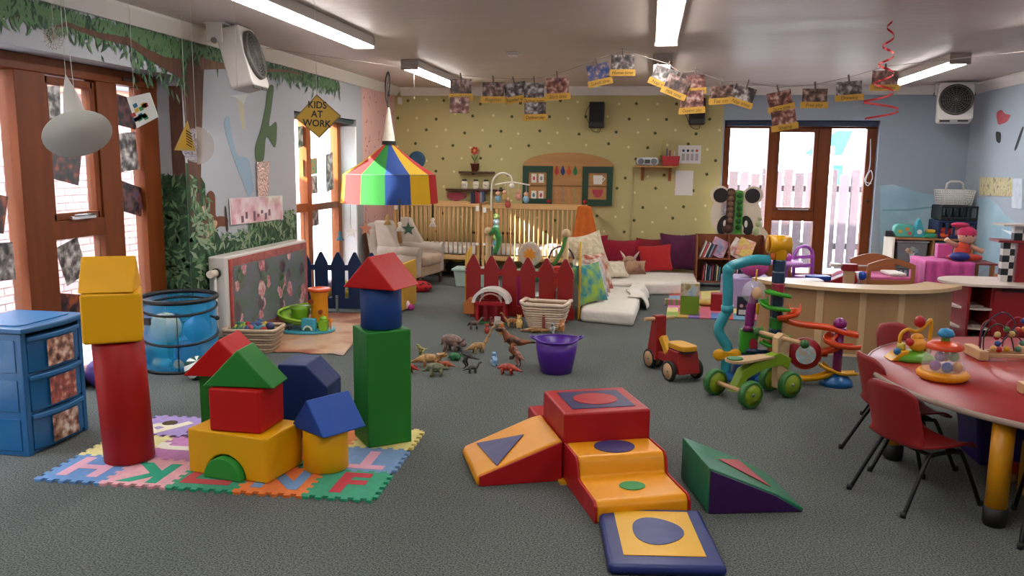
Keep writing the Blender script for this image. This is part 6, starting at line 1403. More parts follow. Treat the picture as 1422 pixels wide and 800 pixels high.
# turquoise pipe
foot = FLR(1012, 535)-bp
def lp(px, py): q = YP(px, py, 6.02); return (q.x-bp.x, 0, q.z)
pp = [lp(1070, 362), lp(1050, 361), lp(1030, 365), lp(1012, 374), lp(1011, 400), lp(1010, 428)]
m = MB(); m.tube(spline(pp, 5), .038, 12); m.build('upper_pipe', TU, t)
m = MB(); m.sph(lp(1012, 375), .046, 14, 9); m.build('elbow', TU, t)
m = MB(); m.tube([lp(1010, 424), lp(1010, 434)], .044, 14); m.build('pipe_collar', TU, t)
m = MB(); m.tube(spline([lp(1010, 432), lp(1003, 444), lp(998, 458), lp(1004, 472), lp(1010, 482), lp(1009, 500), lp(1007, 520)], 5), .038, 12); m.build('lower_pipe', TU, t)
q = lp(1007, 523); m = MB(); m.tube([q, (q[0], 0, .03)], .038, 12); m.build('lower_pipe', TU, t)
m = MB(); m.lathe([(0, 0), (.09, 0), (.085, .03), (.045, .06), (0, .06)], 20, c=(q[0], 0, 0)); m.build('pipe_foot', M('#16508a', .35), t)
a, b = lp(998, 491), lp(1020, 491); m = MB(); m.sph((a[0], -.045, a[2]), (.045, .02, .045), 14, 9); m.sph((b[0], -.045, b[2]), (.045, .02, .045), 14, 9); m.box(a[0], b[0], -.06, -.03, a[2]-.025, a[2]+.025); m.build('bone_paddle', DYE, t)
# clear ball with charm
q = lp(1046, 404); m = MB(); m.sph((q[0], -.05, q[2]), .085, 22, 14); m.build('clear_ball', CLEAR, t)
m = MB(); m.sph((q[0]+.02, -.05, q[2]-.01), (.035, .03, .045), 12, 8); m.build('ball_charm', M('#c98a3a', .5), t)
m = MB(); m.tube([(q[0]+.01, -.04, q[2]+.08), (q[0]+.015, -.02, q[2]+.16)], .006, 6); m.build('ball_hook', DYE, t)
m = MB(); m.tube([(q[0]+.03, -.05, q[2]-.08), (q[0]+.03, -.05, q[2]-.16)], .012, 8); m.build('dangle', DYE, t)
# spiral ramps
def ramp(name, pts, w2, mat, lip=.02):
    C2 = [Vector(p) for p in spline(pts, 5)]; m = MB(); vs = []
    for i, c in enumerate(C2):
        d = (C2[min(i+1, len(C2)-1)]-C2[max(i-1, 0)]); d.z = 0; d.normalize(); n = Vector((-d.y, d.x, 0))
        vs += [c+n*w2+Vector((0, 0, lip)), c+n*w2*.8, c-n*w2*.8, c-n*w2+Vector((0, 0, lip))]
    m.add(vs, [(4*i+k, 4*i+k+1, 4*i+5+k, 4*i+4+k) for i in range(len(C2)-1) for k in range(3)], True); return m.build(name, mat, t, solid=.008)
def o2(q, dy): return (q[0], dy, q[2])
ramp('green_ramp', [o2(lp(1062, 404), -.06), o2(lp(1075, 407), -.09), o2(lp(1094, 411), -.08)], .035, LGR)
ramp('green_ramp', [o2(lp(1058, 414), -.05), o2(lp(1062, 424), -.09), o2(lp(1078, 428), -.09), o2(lp(1092, 430), -.06)], .035, LGR)
ramp('green_ramp', [o2(lp(1050, 455), -.04), o2(lp(1056, 463), -.10), o2(lp(1072, 466), -.10), o2(lp(1092, 466), -.06)], .035, LGR)
ramp('green_ramp', [o2(lp(1055, 472), -.08), o2(lp(1066, 477), -.11), o2(lp(1080, 480), -.08)], .03, LGR)
ramp('orange_ramp', [o2(lp(1103, 428), .0), o2(lp(1100, 436), -.07), o2(lp(1088, 440), -.08), o2(lp(1088, 446), -.03), o2(lp(1110, 452), -.02), o2(lp(1150, 457), -.02), o2(lp(1170, 463), -.02), o2(lp(1190, 467), -.03)], .04, ORG, .03)
ramp('orange_ramp', [o2(lp(1162, 464), .02), o2(lp(1149, 472), -.05), o2(lp(1158, 478), -.09), o2(lp(1175, 482), -.06), o2(lp(1189, 483), -.02)], .04, ORG, .03)
ramp('orange_ramp', [o2(lp(1170, 483), .03), o2(lp(1155, 487), -.02), o2(lp(1138, 490), -.03)], .03, ORG, .03)
ramp('yellow_ramp', [o2(lp(1138, 505), -.02), o2(lp(1150, 512), -.05), o2(lp(1165, 518), -.04), o2(lp(1188, 519), -.02)], .035, DYE)
ramp('yellow_ramp', [o2(lp(1085, 520), -.02), o2(lp(1105, 525), -.05), o2(lp(1130, 524), -.06), o2(lp(1155, 519), -.02)], .03, DYE, .03)
q = lp(1163, 500); zt2 = lp(1166, 455)[2]
m = MB(); m.cyl((q[0], 0, .08), (q[0], 0, zt2), .032); m.build('purple_post', PUR, t)
m = MB(); m.sph((q[0], 0, zt2+.03), (.046, .046, .04), 16, 10); m.cyl((q[0], 0, zt2-.03), (q[0], 0, zt2), .044); m.build('purple_cap', PUR, t)
m = MB(); m.lathe([(0, 0), (.115, 0), (.11, .035), (.06, .085), (.035, .095), (0, .095)], 24, c=(q[0], -.0, 0)); m.build('blue_foot', M('#155a98', .3), t)
m = MB(); c = lp(1117, 490); m.lathe([(0, -.035), (.10, -.035), (.115, -.015), (.115, .015), (.10, .035), (0, .035)], 26); m.xf(Matrix.Translation((c[0], -.02, c[2])) @ Matrix.Rotation(pi/2, 4, 'X')); m.build('red_drum', M('#96121c', .35), t)
m = MB(); m.prism(disc(c[0], c[2], .07, 22), -.058, -.054, 'y'); m.build('drum_picture', photo(33, ['#c8402c', '#d8b8a0', '#7ab8c8', '#f0e8d8'], 14), t)
m = MB(); m.cyl((c[0]+.10, -.02, c[2]+.01), (c[0]+.15, -.02, c[2]+.01), .028); m.cyl((c[0]-.15, -.02, c[2]+.01), (c[0]-.10, -.02, c[2]+.01), .028); m.build('drum_spigots', M('#96121c', .35), t)
m = MB(); m.cyl((-.2, -.02, c[2]), (-.05, -.02, c[2]+.0), .016); m.cyl((.04, -.02, c[2]), (c[0]-.12, -.02, c[2]), .016); m.build('link_rod', NV, t)
# back part: purple elbow and lime scoop
m = MB(); m.tube(spline([lp(1052, 402), lp(1046, 418), lp(1042, 436), lp(1040, 455)], 4), .034, 12); m.build('purple_pipe', PUR, t)
m = MB(); m.tube([lp(1040, 452), lp(1040, 458)], [.036, .05], 14); m.build('purple_flare', PUR, t)
c = lp(1040, 476); m = MB(); m.box(c[0]-.065, c[0]+.065, .0, .10, c[2]-.09, c[2]+.09); m.build('lime_scoop', M('#3f9a2c', .35), t, bevel=.02)
m = MB(); m.prism(disc(c[0]+.03, c[2]-.01, .028, 14, .045), -.012, .0, 'y'); m.build('scoop_berry', M('#a01c3a', .4), t)
m = MB(); m.lathe([(0, 0), (.12, 0), (.11, .05), (.09, c[2]-.09), (0, c[2]-.09)], 20, c=(c[0], .05, 0)); m.build('blue_stand', M('#1c3f78', .35), t)
# ================================================================== CURVED COUNTER
CT = M('#a8825c', .5, 'wood', scale=5, c2='#946c46'); CTT = M('#c4a27a', .4, 'woodx', c2='#b8966c')
arcp = spline([(.98, 7.42), (1.10, 7.22), (1.40, 7.03), (1.72, 6.96), (2.02, 6.97), (2.32, 7.10), (2.55, 7.34)], 6)
arcp = [(p[0], p[1]) for p in [Vector((x, y, 0)) if not isinstance((x, y), Vector) else x for x, y in [(q[0], q[1]) for q in spline([(.98, 7.42, 0), (1.10, 7.22, 0), (1.40, 7.03, 0), (1.72, 6.96, 0), (2.02, 6.97, 0), (2.32, 7.10, 0), (2.55, 7.34, 0)], 6)]]]
def off(pts, d):
    out = []
    for i, p in enumerate(pts):
        a, b = Vector(pts[max(i-1, 0)]), Vector(pts[min(i+1, len(pts)-1)]); n = (b-a).normalized(); out.append((p[0]-n.y*d, p[1]+n.x*d))
    return out
t = thing('curved_counter', 'pale wooden curved play shop counter', 'counter', (0, 0, 0))
inn = off(arcp, .02)
for (i0, i1) in ((0, 12), (12, 18), (18, 24), (24, 36)):
    seg = arcp[i0:i1+1]+off(arcp, .022)[i0:i1+1][::-1]; m = MB(); m.prism(seg, .0, .545, 'z'); m.build('front_panel', CT, t)
for i in (12, 18, 24):
    a, b = off(arcp, -.006)[max(0, i-0):i+2], off(arcp, .002)[max(0, i-0):i+2]; m = MB(); m.prism(a+b[::-1], .02, .545, 'z'); m.build('cover_strip', M('#c8a47c', .5, 'wood'), t)
top = off(arcp, -.07)+off(arcp, .22)[::-1]; m = MB(); m.prism(top, .545, .575, 'z'); m.build('counter_top', CTT, t)
m = MB(); a, b = off(arcp, -.004), off(arcp, .0); m.prism(a+b[::-1], 0, .02, 'z'); m.build('plinth_strip', M('#d0b088', .5), t)
for pt, ang2 in ((inn[2], 0), (inn[-3], 0)):
    m = MB(); m.box(pt[0]-.02+(.04 if pt[0] < 1.5 else -.04), pt[0]+.02+(.04 if pt[0] < 1.5 else -.04), pt[1]+.03, pt[1]+.24, 0, .545); m.build('support', CT, t)
# ================================================================== BEHIND THE COUNTER
PKL, PKD = M('#b86ac0', .35), M('#a03a9a', .35)
def onfl(px, py, Y): return YP(px, py, Y)
def toychair(label, x, y, rz, sc, col):
    t = thing('toy_chair', label, 'toy chair', (x, y, 0), rz); t.scale = (sc, sc, sc); k = M(col, .35)
    m = MB(); m.prism(rrect(-.16, .16, -.16, .16, .05), .26, .30, 'z'); m.build('seat', k, t, bevel=.008)
    for sx in (-1, 1):
        for sy in (-1, 1):
            m = MB(); m.tube([(sx*.13, sy*.13, .27), (sx*.15, sy*.15, 0)], .018, 8); m.build('leg', k, t)
    m = MB(); m.tube([(-.14, .15, .28)]+[(.14*cos(radians(a)), .16, .50+.12*sin(radians(a))) for a in range(180, -1, -15)]+[(.14, .15, .28)], .020, 8); m.build('back_frame', k, t)
    for z in (.40, .50):
        m = MB(); m.box(-.13, .13, .15, .17, z-.02, z+.02); m.build('back_rail', k, t, bevel=.004)
    return t
toychair('pink purple toy chair with an arched back behind the counter', YP(1129, 380, 9.7).x, 9.7, radians(35), 1.02, '#a55ab4')
t = thing('toy_table', 'round pink pedestal toy table behind the counter', 'toy table', (YP(1094, 380, 9.5).x-.05, 9.45, 0))
m = MB(); m.lathe([(0, .46), (.19, .46), (.20, .48), (.19, .50), (0, .50)], 24); m.build('top', M('#c48acc', .35), t)
m = MB(); m.lathe([(.09, 0), (.10, .02), (.05, .06), (.04, .4), (.07, .46)], 16); m.build('pedestal', PKL, t)
m = MB(); m.lathe([(0, 0), (.03, 0), (.035, .06), (.01, .08), (0, .08)], 12); solo(m, 'toy_teapot', M('#a83a9a', .35), 'little magenta toy pot on the round pink table', 'toy', (YP(1094, 380, 9.5).x-.01, 9.45, .50))
m = MB(); m.box(-.25, .25, -.18, .18, 0, .35); solo(m, 'lilac_tub', sheer('lilac_tub', '#b8a8d8', .85, .3), 'translucent lilac storage tub by the ball run head', 'tub', (YP(1062, 380, 9.2).x-.2, 9.2, 0), bevel=.02)
m = MB(); m.sph((0, 0, .10), (.15, .12, .10), 16, 9); solo(m, 'pink_toy', M('#a83a7a', .5), 'magenta soft toy on the lilac tub', 'soft toy', (YP(1062, 380, 9.2).x-.12, 9.15, .35))
t = thing('white_toy_bed', 'pink and white toy car bed at the counter edge', 'toy bed', (YP(1112, 380, 9.1).x, 8.95, 0), radians(10))
m = MB(); m.prism(rrect(-.30, .30, -.14, .14, .08), .10, .32, 'z'); m.build('body', M('#c27aca', .35), t, bevel=.02)
m = MB(); m.prism(rrect(-.26, .2, -.11, .11, .06), .32, .37, 'z'); m.build('quilt', M('#e4dce4', .8, 'fabric'), t, bevel=.015)
for x in (-.2, .22):
    for s in (-1, 1): wheel(t, (x, s*.15, .07), .07, .04, PKD, M('#c89ac8', .4))
# toy motorbike
t = thing('toy_motorbike', 'red blue and white toddler ride-on motorbike behind the counter', 'toy motorbike', (YP(1160, 380, 9.4).x, 9.4, 0), radians(12))
for x in (-.26, .27): wheel(t, (x, 0, .14), .14, .08, M('#141414', .6), M('#b8b8b8', .4))
m = MB(); m.prism([(-.30, .22), (-.10, .18), (.10, .18), (.24, .30), (.20, .42), (.05, .36), (-.10, .30), (-.30, .32)], -.06, .06, 'y'); m.build('body', M('#96141c', .35), t, bevel=.015)
m = MB(); m.prism(rrect(-.32, -.06, -.08, .08, .05), .31, .36, 'z'); m.build('seat', M('#1c3f9a', .4), t, bevel=.012)
m = MB(); m.prism([(-.06, .46), (.20, .43), (.17, .47), (-.03, .50)], -.08, .08, 'y'); m.build('windscreen', M('#e0dcd8', .35), t, bevel=.006)
m = MB(); m.tube([(.24, 0, .40), (.27, 0, .14)], .025, 8); m.build('fork', M('#b8b8b8', .3, metal=.6), t)
m = MB(); m.cyl((.16, -.15, .45), (.16, .15, .45), .014); m.build('handlebar', M('#1c1c1c', .5), t)
m = MB(); m.sph((.30, 0, .36), (.05, .06, .05), 12, 8); m.build('headlamp', M('#1c3f9a', .35), t)
t = thing('wooden_trolley', 'natural wooden post with a red block top behind the counter', 'toy trolley', (YP(1179, 380, 8.9).x, 8.9, 0))
m = MB(); m.box(-.05, .05, -.04, .04, 0, .48); m.build('post', PW, t, bevel=.004)
m = MB(); m.box(-.075, .075, -.05, .05, .48, .55); m.build('red_top', M('#8f1418', .45), t, bevel=.006)
m = MB(); m.cyl((-.18, 0, .53), (.18, 0, .53), .012); m.build('bar', M('#b8a89a', .4), t)
# dolls bed
DW = M('#a8683a', .5, 'woodx', c2='#86502a')
t = thing('dolls_bed', 'wooden dolls bed with curved ends and pink bedding', 'dolls bed', (YP(1219, 380, 9.8).x+.06, 9.9, 0), radians(6))
for y in (-.28, .28):
    m = MB(); arcs = [(-.26+.52*i/12, .47+.07*sin(pi*i/12)) for i in range(13)]; w0 = [(-.22+.44*i/12, .42+.06*sin(pi*i/12)) for i in range(13)]
    m.prism([(-.26, 0), (-.22, 0), (-.22, .30), (.22, .30), (.22, 0), (.26, 0)]+arcs[::-1], y-.012, y+.012, 'y') if y > 0 else None
    if y < 0:
        m.prism([(-.26, 0), (-.22, 0), (-.22, .42)]+w0[1:-1]+[(.22, .42), (.22, 0), (.26, 0)]+arcs[::-1], y-.012, y+.012, 'y'); m.box(-.22, .22, y-.012, y+.012, .20, .30)
    m.build('bed_end', DW, t)
for s in (-1, 1):
    m = MB(); m.box(s*.25-.01, s*.25+.01, -.27, .27, .22, .32); m.build('side_rail', DW, t, bevel=.003)
m = MB(); m.box(-.235, .235, -.26, .26, .26, .33); m.build('mattress', M('#c8588e', .85, 'fabric'), t, bevel=.02)
m = MB(); m.box(.02, .2, -.22, .1, .33, .37); m.build('pillow', M('#e8e0d8', .85, 'fabric'), t, bevel=.015)
m = MB(); m.sph((0, 0, .17), (.14, .11, .17), 14, 9); solo(m, 'teddy', M('#c87a98', .9, 'fabric'), 'pink soft bundle between the wooden trolley and dolls bed', 'soft toy', (YP(1189, 380, 9.5).x-.02, 10.1, 0))
# ================================================================== STORAGE SHELVES
US = M('#a97a4c', .5, 'wood', c2='#8c6038')
a = Vector((YP(1240, 340, 10.75).x, 10.75, 0)); ZU = zat((3.3, 10.75, 0), 331); b = Vector((3.92, 10.75, 0)); LW = b.x-a.x
t = thing('storage_unit', 'wooden cube storage shelves with a pale side by the blue wall', 'shelving', (a.x, a.y, 0))
m = MB(); m.box(0, .02, 0, .42, 0, ZU); m.build('side_panel', M('#d8cdbc', .5, 'wood', c2='#c8b8a4'), t)
for x in (.40, LW-.02):
    m = MB(); m.box(x*1.0+(.06 if x < .6 else 0), x+.02+(.06 if x < .6 else 0), 0, .42, 0, ZU); m.build('upright', US, t)
for z in (.04, ZU*.52, ZU-.02):
    m = MB(); m.box(.02, LW-.02, 0, .42, z, z+.02); m.build('shelf_board', US, t)
m = MB(); m.box(.02, LW-.02, .41, .42, .04, ZU); m.build('back_panel', US, t)
def bin_(label, x, z, w2, h, lidc, pic):
    o = thing('storage_bin', label, 'storage box', (a.x+x, a.y+.04, z), 0, 'clear bins in the storage shelves')
    m = MB(); m.prism([(-w2*.46, 0), (w2*.46, 0), (w2*.5, h), (-w2*.5, h)], 0, .33, 'y'); m.build('box', M('#77787c', .25), o, bevel=.012)
    m = MB(); m.box(-w2*.53, w2*.53, -.012, .34, h, h+.025); m.build('lid', M(lidc, .3), o, bevel=.006)
    if pic == 'flowers':
        for (dx, dz, c1) in ((-.07, .62, '#c8a888'), (.0, .70, '#98a89a'), (.06, .6, '#8898a0'), (-.03, .52, '#c8b09a')):
            m = MB(); m.prism([(w2*dx*2+.035*(1 if q % 2 else .7)*cos(q*pi/5), h*dz+.035*(1 if q % 2 else .7)*sin(q*pi/5)) for q in range(10)], -.012, -.004, 'y'); m.build('flower_print', M(c1, .5), o)
        m = MB(); m.prism([(-.02, h*.18), (.02, h*.18), (.03, h*.5), (-.03, h*.5)], -.010, -.003, 'y'); m.build('stem_print', M('#c8ccc8', .5), o)
    elif pic == 'clothes':
        for dx in (-.05, .06):
            m = MB(); m.prism([(dx-.05, h*.3), (dx+.05, h*.3), (dx+.035, h*.72), (dx-.035, h*.72)], -.012, -.003, 'y'); m.build('clothes_print', M('#c8c4bc', .5), o)
    elif pic == 'rabbits':
        for dx in (-.08, .05):
            m = MB(); m.prism(disc(dx, h*.32, .075, 14, h*.28), -.012, -.003, 'y'); m.prism(disc(dx-.02, h*.72, .018, 10, h*.18), -.012, -.003, 'y'); m.prism(disc(dx+.03, h*.72, .018, 10, h*.18), -.012, -.003, 'y'); m.build('white_print', M('#b8b8b8', .5), o)
z1 = ZU*.52+.0205
bin_('clear bin with a flower picture on the upper shelf', .24, z1, .36, ZU*.36, '#9a9c9e', 'flowers')
bin_('clear bin with white animal prints on the lower shelf', .23, .0605, .36, ZU*.36, '#9a9c9e', 'rabbits')
bin_('clear bin with green lid and white clothes prints', (LW+.46)/2, z1, (LW-.5)*.88, ZU*.36, '#4a7a62', 'clothes')
bin_('dark bin on the lower shelf behind the pink cloth', (LW+.46)/2, .0605, (LW-.5)*.88, ZU*.34, '#3a3a3e', '')
# things on top
def ontop(px, dy=.15): return YP(px, 330, 10.75+dy).x
t = thing('toy_toaster', 'turquoise and yellow toy toaster on the storage shelves', 'toy', (ontop(1254), 10.92, ZU+.001))
m = MB(); m.prism(rrect(-.12, .12, 0, .16, .06), -.06, .06, 'y'); m.build('body', M('#5ab0a0', .4), t, bevel=.015)
for (x, z, c1) in ((-.05, .07, '#d0b040'), (.03, .10, '#e08030'), (.06, .05, '#c84a4a')):
    m = MB(); m.prism(disc(x, z, .022, 12), -.066, -.059, 'y'); m.build('spot', M(c1, .4), t)
t = thing('toy_iron', 'upright turquoise toy iron on the storage shelves', 'toy', (ontop(1275), 10.92, ZU+.001))
m = MB(); m.prism([(-.07, 0), (.06, 0), (.07, .05), (.0, .24), (-.03, .20)], -.05, .05, 'y'); m.build('body', M('#3aa0b0', .4), t, bevel=.012)
m = MB(); m.prism(disc(.0, .07, .03, 12), -.058, -.049, 'y'); m.build('dial', M('#d8e0d8', .4), t)
t = thing('toy_phone', 'green and yellow toy telephone on the storage shelves', 'toy', (ontop(1291), 10.90, ZU+.001))
m = MB(); m.prism([(-.10, 0), (.12, 0), (.10, .05), (-.06, .06)], -.07, .07, 'y'); m.build('base', M('#3aa07a', .4), t, bevel=.01)
m = MB(); m.box(-.05, .05, -.05, .05, .06, .10); m.build('handset', M('#d8b030', .4), t, bevel=.012)
m = MB(); m.sph((0, 0, .035), (.08, .06, .035), 12, 8); solo(m, 'orange_toy', M('#d8501c', .5), 'small orange toy at the front of the shelf top', 'toy', (ontop(1309, .06), 10.82, ZU))
m = MB(); m.box(-.05, .05, -.05, .05, 0, .07); solo(m, 'dark_box', M('#2a2e34', .5), 'small dark box at the pale end of the shelf top', 'box', (ontop(1235), 10.95, ZU), bevel=.006)
def crate(name, label, cx, z, w2, d2, h, col, bars=7):
    o = thing(name, label, 'crate', (cx, 10.96, z)); k = M(col, .45)
    m = MB(); m.box(-w2/2, w2/2, -d2/2, d2/2, 0, .012); m.build('base', k, o)
    for zz in (.012, h-.03):
        m = MB(); m.tube([(-w2/2, -d2/2, zz+.015), (w2/2, -d2/2, zz+.015), (w2/2, d2/2, zz+.015), (-w2/2, d2/2, zz+.015)], .014, 6, closed=True, smooth=False); m.build('rail', k, o)
    for i in range(bars):
        x = -w2/2+w2*i/(bars-1)
        m = MB(); m.box(x-.012, x+.012, -d2/2-.006, -d2/2+.006, .01, h-.01); m.build('slat', k, o)
        m = MB(); m.box(x-.012, x+.012, d2/2-.006, d2/2+.006, .01, h-.01); m.build('slat', k, o)
    for s in (-1, 1):
        m = MB(); m.box(s*w2/2-.006, s*w2/2+.006, -d2/2, d2/2, .01, h-.01); m.build('end', k, o)
    return o
cx = ontop(1326)
crate('plastic_crate', 'navy blue plastic crate of toy food on the storage shelves', cx+.02, ZU+.001, .50, .36, .22, '#141e52')
crate('plastic_crate', 'black plastic crate stacked on the navy crate', cx+.03, ZU+.225, .48, .36, .18, '#15181a')
for i, (dx, c1) in enumerate(((-.12, '#c83a3a'), (.0, '#d88a9a'), (.10, '#c8a040'))):
    m = MB(); m.sph((0, 0, .06), (.08, .08, .06), 12, 8); solo(m, 'toy_food', M(c1, .5), ['red toy vegetable in the navy crate', 'pink toy fruit in the navy crate', 'mustard toy fruit in the navy crate'][i], 'toy food', (cx+dx, 10.90, ZU+.015), group='toy food in the navy crate')
t = thing('white_basket', 'white perforated plastic carry basket on the black crate', 'basket', (cx-.04, 10.94, ZU+.41)); WB = M('#d8d6ce', .45)
for j in range(7):
    z = .01+j*.028; k = 1+.03*j; m = MB(); m.tube([(x*k, y*k, z) for x, y in rrect(-.17, .17, -.11, .11, .04, 3)], .007, 5, closed=True); m.build('hoop', WB, t)
for i in range(15):
    x = -.165+.33*i/14
    for s in (-1, 1):
        m = MB(); m.tube([(x, s*.11, 0), (x*1.18, s*.131, .18)], .007, 5); m.build('rib', WB, t)
m = MB(); m.box(-.17, .17, -.11, .11, 0, .006); m.build('base', WB, t)
m = MB(); m.tube([(-.10, 0, .18), (-.09, 0, .26), (-.05, 0, .285), (.05, 0, .285), (.09, 0, .26), (.10, 0, .18)], .013, 7); m.build('handle', WB, t)
# wall posters on the right wall
for (pp, cs2, lab) in (([(1361, 246), (1407, 247), (1407, 273), (1360, 271)], ['#a89a6a', '#c8bc88', '#d8d0a8', '#6a6444'], 'cream picture banner on the blue right wall'), ([(1406, 248), (1420, 248), (1420, 290), (1405, 289)], ['#b8c4d4', '#c4d0de', '#ccd6e2', '#d4dde8'], 'plain pale blue paper beside the cream banner')):
    P3 = [XP(x, y, RX-.006) for x, y in pp]; c = sum(P3, Vector())/4; m = MB(); m.poly3([q-c for q in P3], (-1, 0, 0), .003); solo(m, 'wall_poster', photo(int(pp[0][0]), cs2, 14, .4), lab, 'poster', c)
# ================================================================== CHEQUER FLOOR, PINK TABLE, DOLL, RED PLAY KITCHEN
t = thing('chequer_mat', 'black and white chequered floor mat by the red play kitchen', 'floor mat', (2.55, 8.35, 0)); s = .16
q = [None, None]
for i in range(9):
    for j in range(14):
        k = (i+j) % 2
        if q[k] is None:
            m = MB(); m.box(0, s, 0, s, 0.001, .006); q[k] = m.build('tile', M('#d8d4d0' if k else '#161418', .4), t); o = q[k]
        else: o = q[k].copy(); COL.objects.link(o)
        o.location = (i*s, j*s, 0)
t = thing('pink_cloth_table', 'low table draped with a bright pink cloth', 'table', (3.42, 9.95, .007))
m = MB(); m.box(-.32, .38, -.26, .26, .48, .50); m.build('top', M('#8a3a3a', .5), t)
for sx in (-.28, .34):
    for sy in (-.22, .22):
        m = MB(); m.box(sx-.02, sx+.02, sy-.02, sy+.02, 0, .48); m.build('leg', DW, t)
m = MB()
def clo(u, v):
    x = -.36+.50*u; 
    if v < .5: y = .27-.55*(v/.5); z = .508
    else: y = -.285-.02*sin(u*22)-.03*(v-.5); z = .508-(v-.5)*2*.46
    return (x, y, z+.004*sin(u*17))
m.grid(clo, 24, 20); m.grid(lambda u, v: (-.365-.02*sin(v*19)*u, .27-.55*v, .508-.46*u), 12, 20); m.build('cloth', M('#c84a92', .85, 'fabric'), t, solid=.006, fixn=False)
t = thing('rag_doll', 'rag doll with a raspberry hat sitting on the pink cloth', 'doll', (3.50, 9.90, .522)); SK = M('#d8a48a', .85, 'fabric'); RD = M('#b81c50', .85, 'fabric')
m = MB(); m.sph((0, 0, .10), (.09, .07, .11), 14, 9); m.sph((-.08, -.08, .035), (.11, .05, .04), 12, 8); m.sph((.08, -.08, .035), (.11, .05, .04), 12, 8); m.build('body', M('#c8402c', .85, 'fabric'), t)
m = MB(); m.sph((.03, -.01, .27), (.095, .085, .09), 16, 10); m.build('head', SK, t)
m = MB(); m.lathe([(.10, 0), (.095, .05), (.05, .09), (0, .10)], 18, c=(.03, 0, .28)); m.sph((-.05, 0, .39), (.10, .05, .03), 12, 8); m.build('hat', RD, t)
for s2 in (-1, 1):
    m = MB(); m.tube([(s2*.07, -.01, .16), (s2*.15, -.04, .19 if s2 < 0 else .12), (s2*.20, -.05, .23 if s2 < 0 else .10)], [.03, .026, .03], 8); m.build('arm', SK, t)
    m = MB(); m.sph((.03+s2*.035, -.09, .275), .010, 8, 6); m.build('eye', M('#2a1a14', .4), t)
m = MB(); m.sph((0, 0, .05), (.11, .08, .05), 14, 8); solo(m, 'blue_toy', M('#1c2a78', .5), 'navy blue toy bowl on the pink cloth', 'toy', (3.42, 9.74, .522))
m = MB(); m.box(-.08, .08, -.05, .05, 0, .16); solo(m, 'pink_box', M('#c85a9a', .5), 'pink toy box beside the rag doll', 'box', (3.36, 10.08, .522), bevel=.01)
# red play kitchen with white top
t = thing('play_kitchen', 'red wooden play kitchen with a white top and chequered post', 'play kitchen', (2.84, 7.78, 0)); KR, KW = M('#8a1018', .4), M('#d8c4b8', .4)
m = MB(); m.box(.22, 1.0, .10, .55, 0, .50); m.build('cabinet', KR, t, bevel=.005)
m = MB(); m.box(.24, .98, .085, .1, .06, .46); m.build('door', M('#94121c', .4), t, bevel=.005)
m = MB(); m.box(.30, .70, .076, .086, .455, .475); m.build('handle_slot', M('#3a080c', .5), t)
m = MB(); m.box(.0, .02, .02, .5, 0, .50); m.xf(Matrix.Rotation(0, 4, 'Z')); m.box(.0, .22, .48, .5, 0, .5); m.build('open_end', KR, t)
for z in (.10, .28):
    m = MB(); m.prism([(.0, .50), (.22, .50), (.22, .10)]+arc(.22, .50, .26, 270, 180, 8), z, z+.018, 'z'); m.prism(arc(.16, .30, .22, 150, 290, 10)+[(.24, .12)], z, z+.018, 'z'); m.build('corner_shelf', KW, t)
m = MB(); m.prism(arc(.14, .30, .30, 95, 265, 16)+[(1.05, -.0), (1.05, .60)], .50, .525, 'z'); m.build('worktop', KW, t, bevel=.004)
for i in range(6):
    m = MB(); z = .525+.06*i
    m.box(.34, .40, .25, .31, z, z+.06); m.build('post_check', M('#d8d0cc' if i % 2 == 0 else '#1a1a20', .4), t)
    m = MB(); m.box(.40, .44, .25, .31, z, z+.06); m.build('post_check', M('#1a1a20' if i % 2 == 0 else '#d8d0cc', .4), t)
m = MB(); m.box(.46, .60, .24, .32, .525, .885); m.build('upright', KR, t)
m = MB(); m.box(.28, 1.1, .20, .42, .885, .905); m.build('canopy_shelf', M('#8a2028', .4), t)
for i in range(2):
    for k in range(2):
        m = MB(); m.box(.42+.07*i, .49+.07*i, .25, .31, .905+.065*k, .97+.065*k); m.build('post_check', M('#d8d0cc' if (i+k) % 2 else '#1a1a20', .4), t)
m = MB(); m.box(.30, 1.1, .18, .44, 1.035, 1.05); m.build('top_shelf', M('#c8b8b0', .4), t)
m = MB(); m.box(.55, .56, .05, .07, .525, .53); m.tube([(.62, .12, .535), (.80, .12, .535), (.80, .22, .535), (.62, .22, .535)], .008, 6, closed=True); m.build('hob_ring', M('#8a8a8a', .3, metal=.6), t)
m = MB(); m.sph((0, 0, .08), (.10, .08, .08), 12, 8); m.sph((.02, 0, .20), .065, 12, 8); m.sph((-.03, 0, .26), .025, 8, 6); m.sph((.07, 0, .26), .025, 8, 6); solo(m, 'teddy_bear', M('#a8805a', .9, 'fabric'), 'brown teddy bear behind the red play kitchen', 'teddy bear', (3.72, 8.75, .50))
m = MB(); m.sph((0, 0, .07), (.09, .07, .07), 12, 8); solo(m, 'yellow_duck', M('#d8a820', .7), 'yellow soft toy next to the brown teddy bear', 'soft toy', (3.58, 8.70, .50))
t = thing('wooden_stool', 'wooden toy bench carrying the teddy bear', 'bench', (3.66, 8.75, .006))
m = MB(); m.box(-.20, .22, -.15, .15, .46, .49); m.build('seat', DW, t)
for sx in (-.17, -.03, .19):
    m = MB(); m.box(sx-.02, sx+.02, -.14, .14, 0, .46); m.build('leg', DW, t)

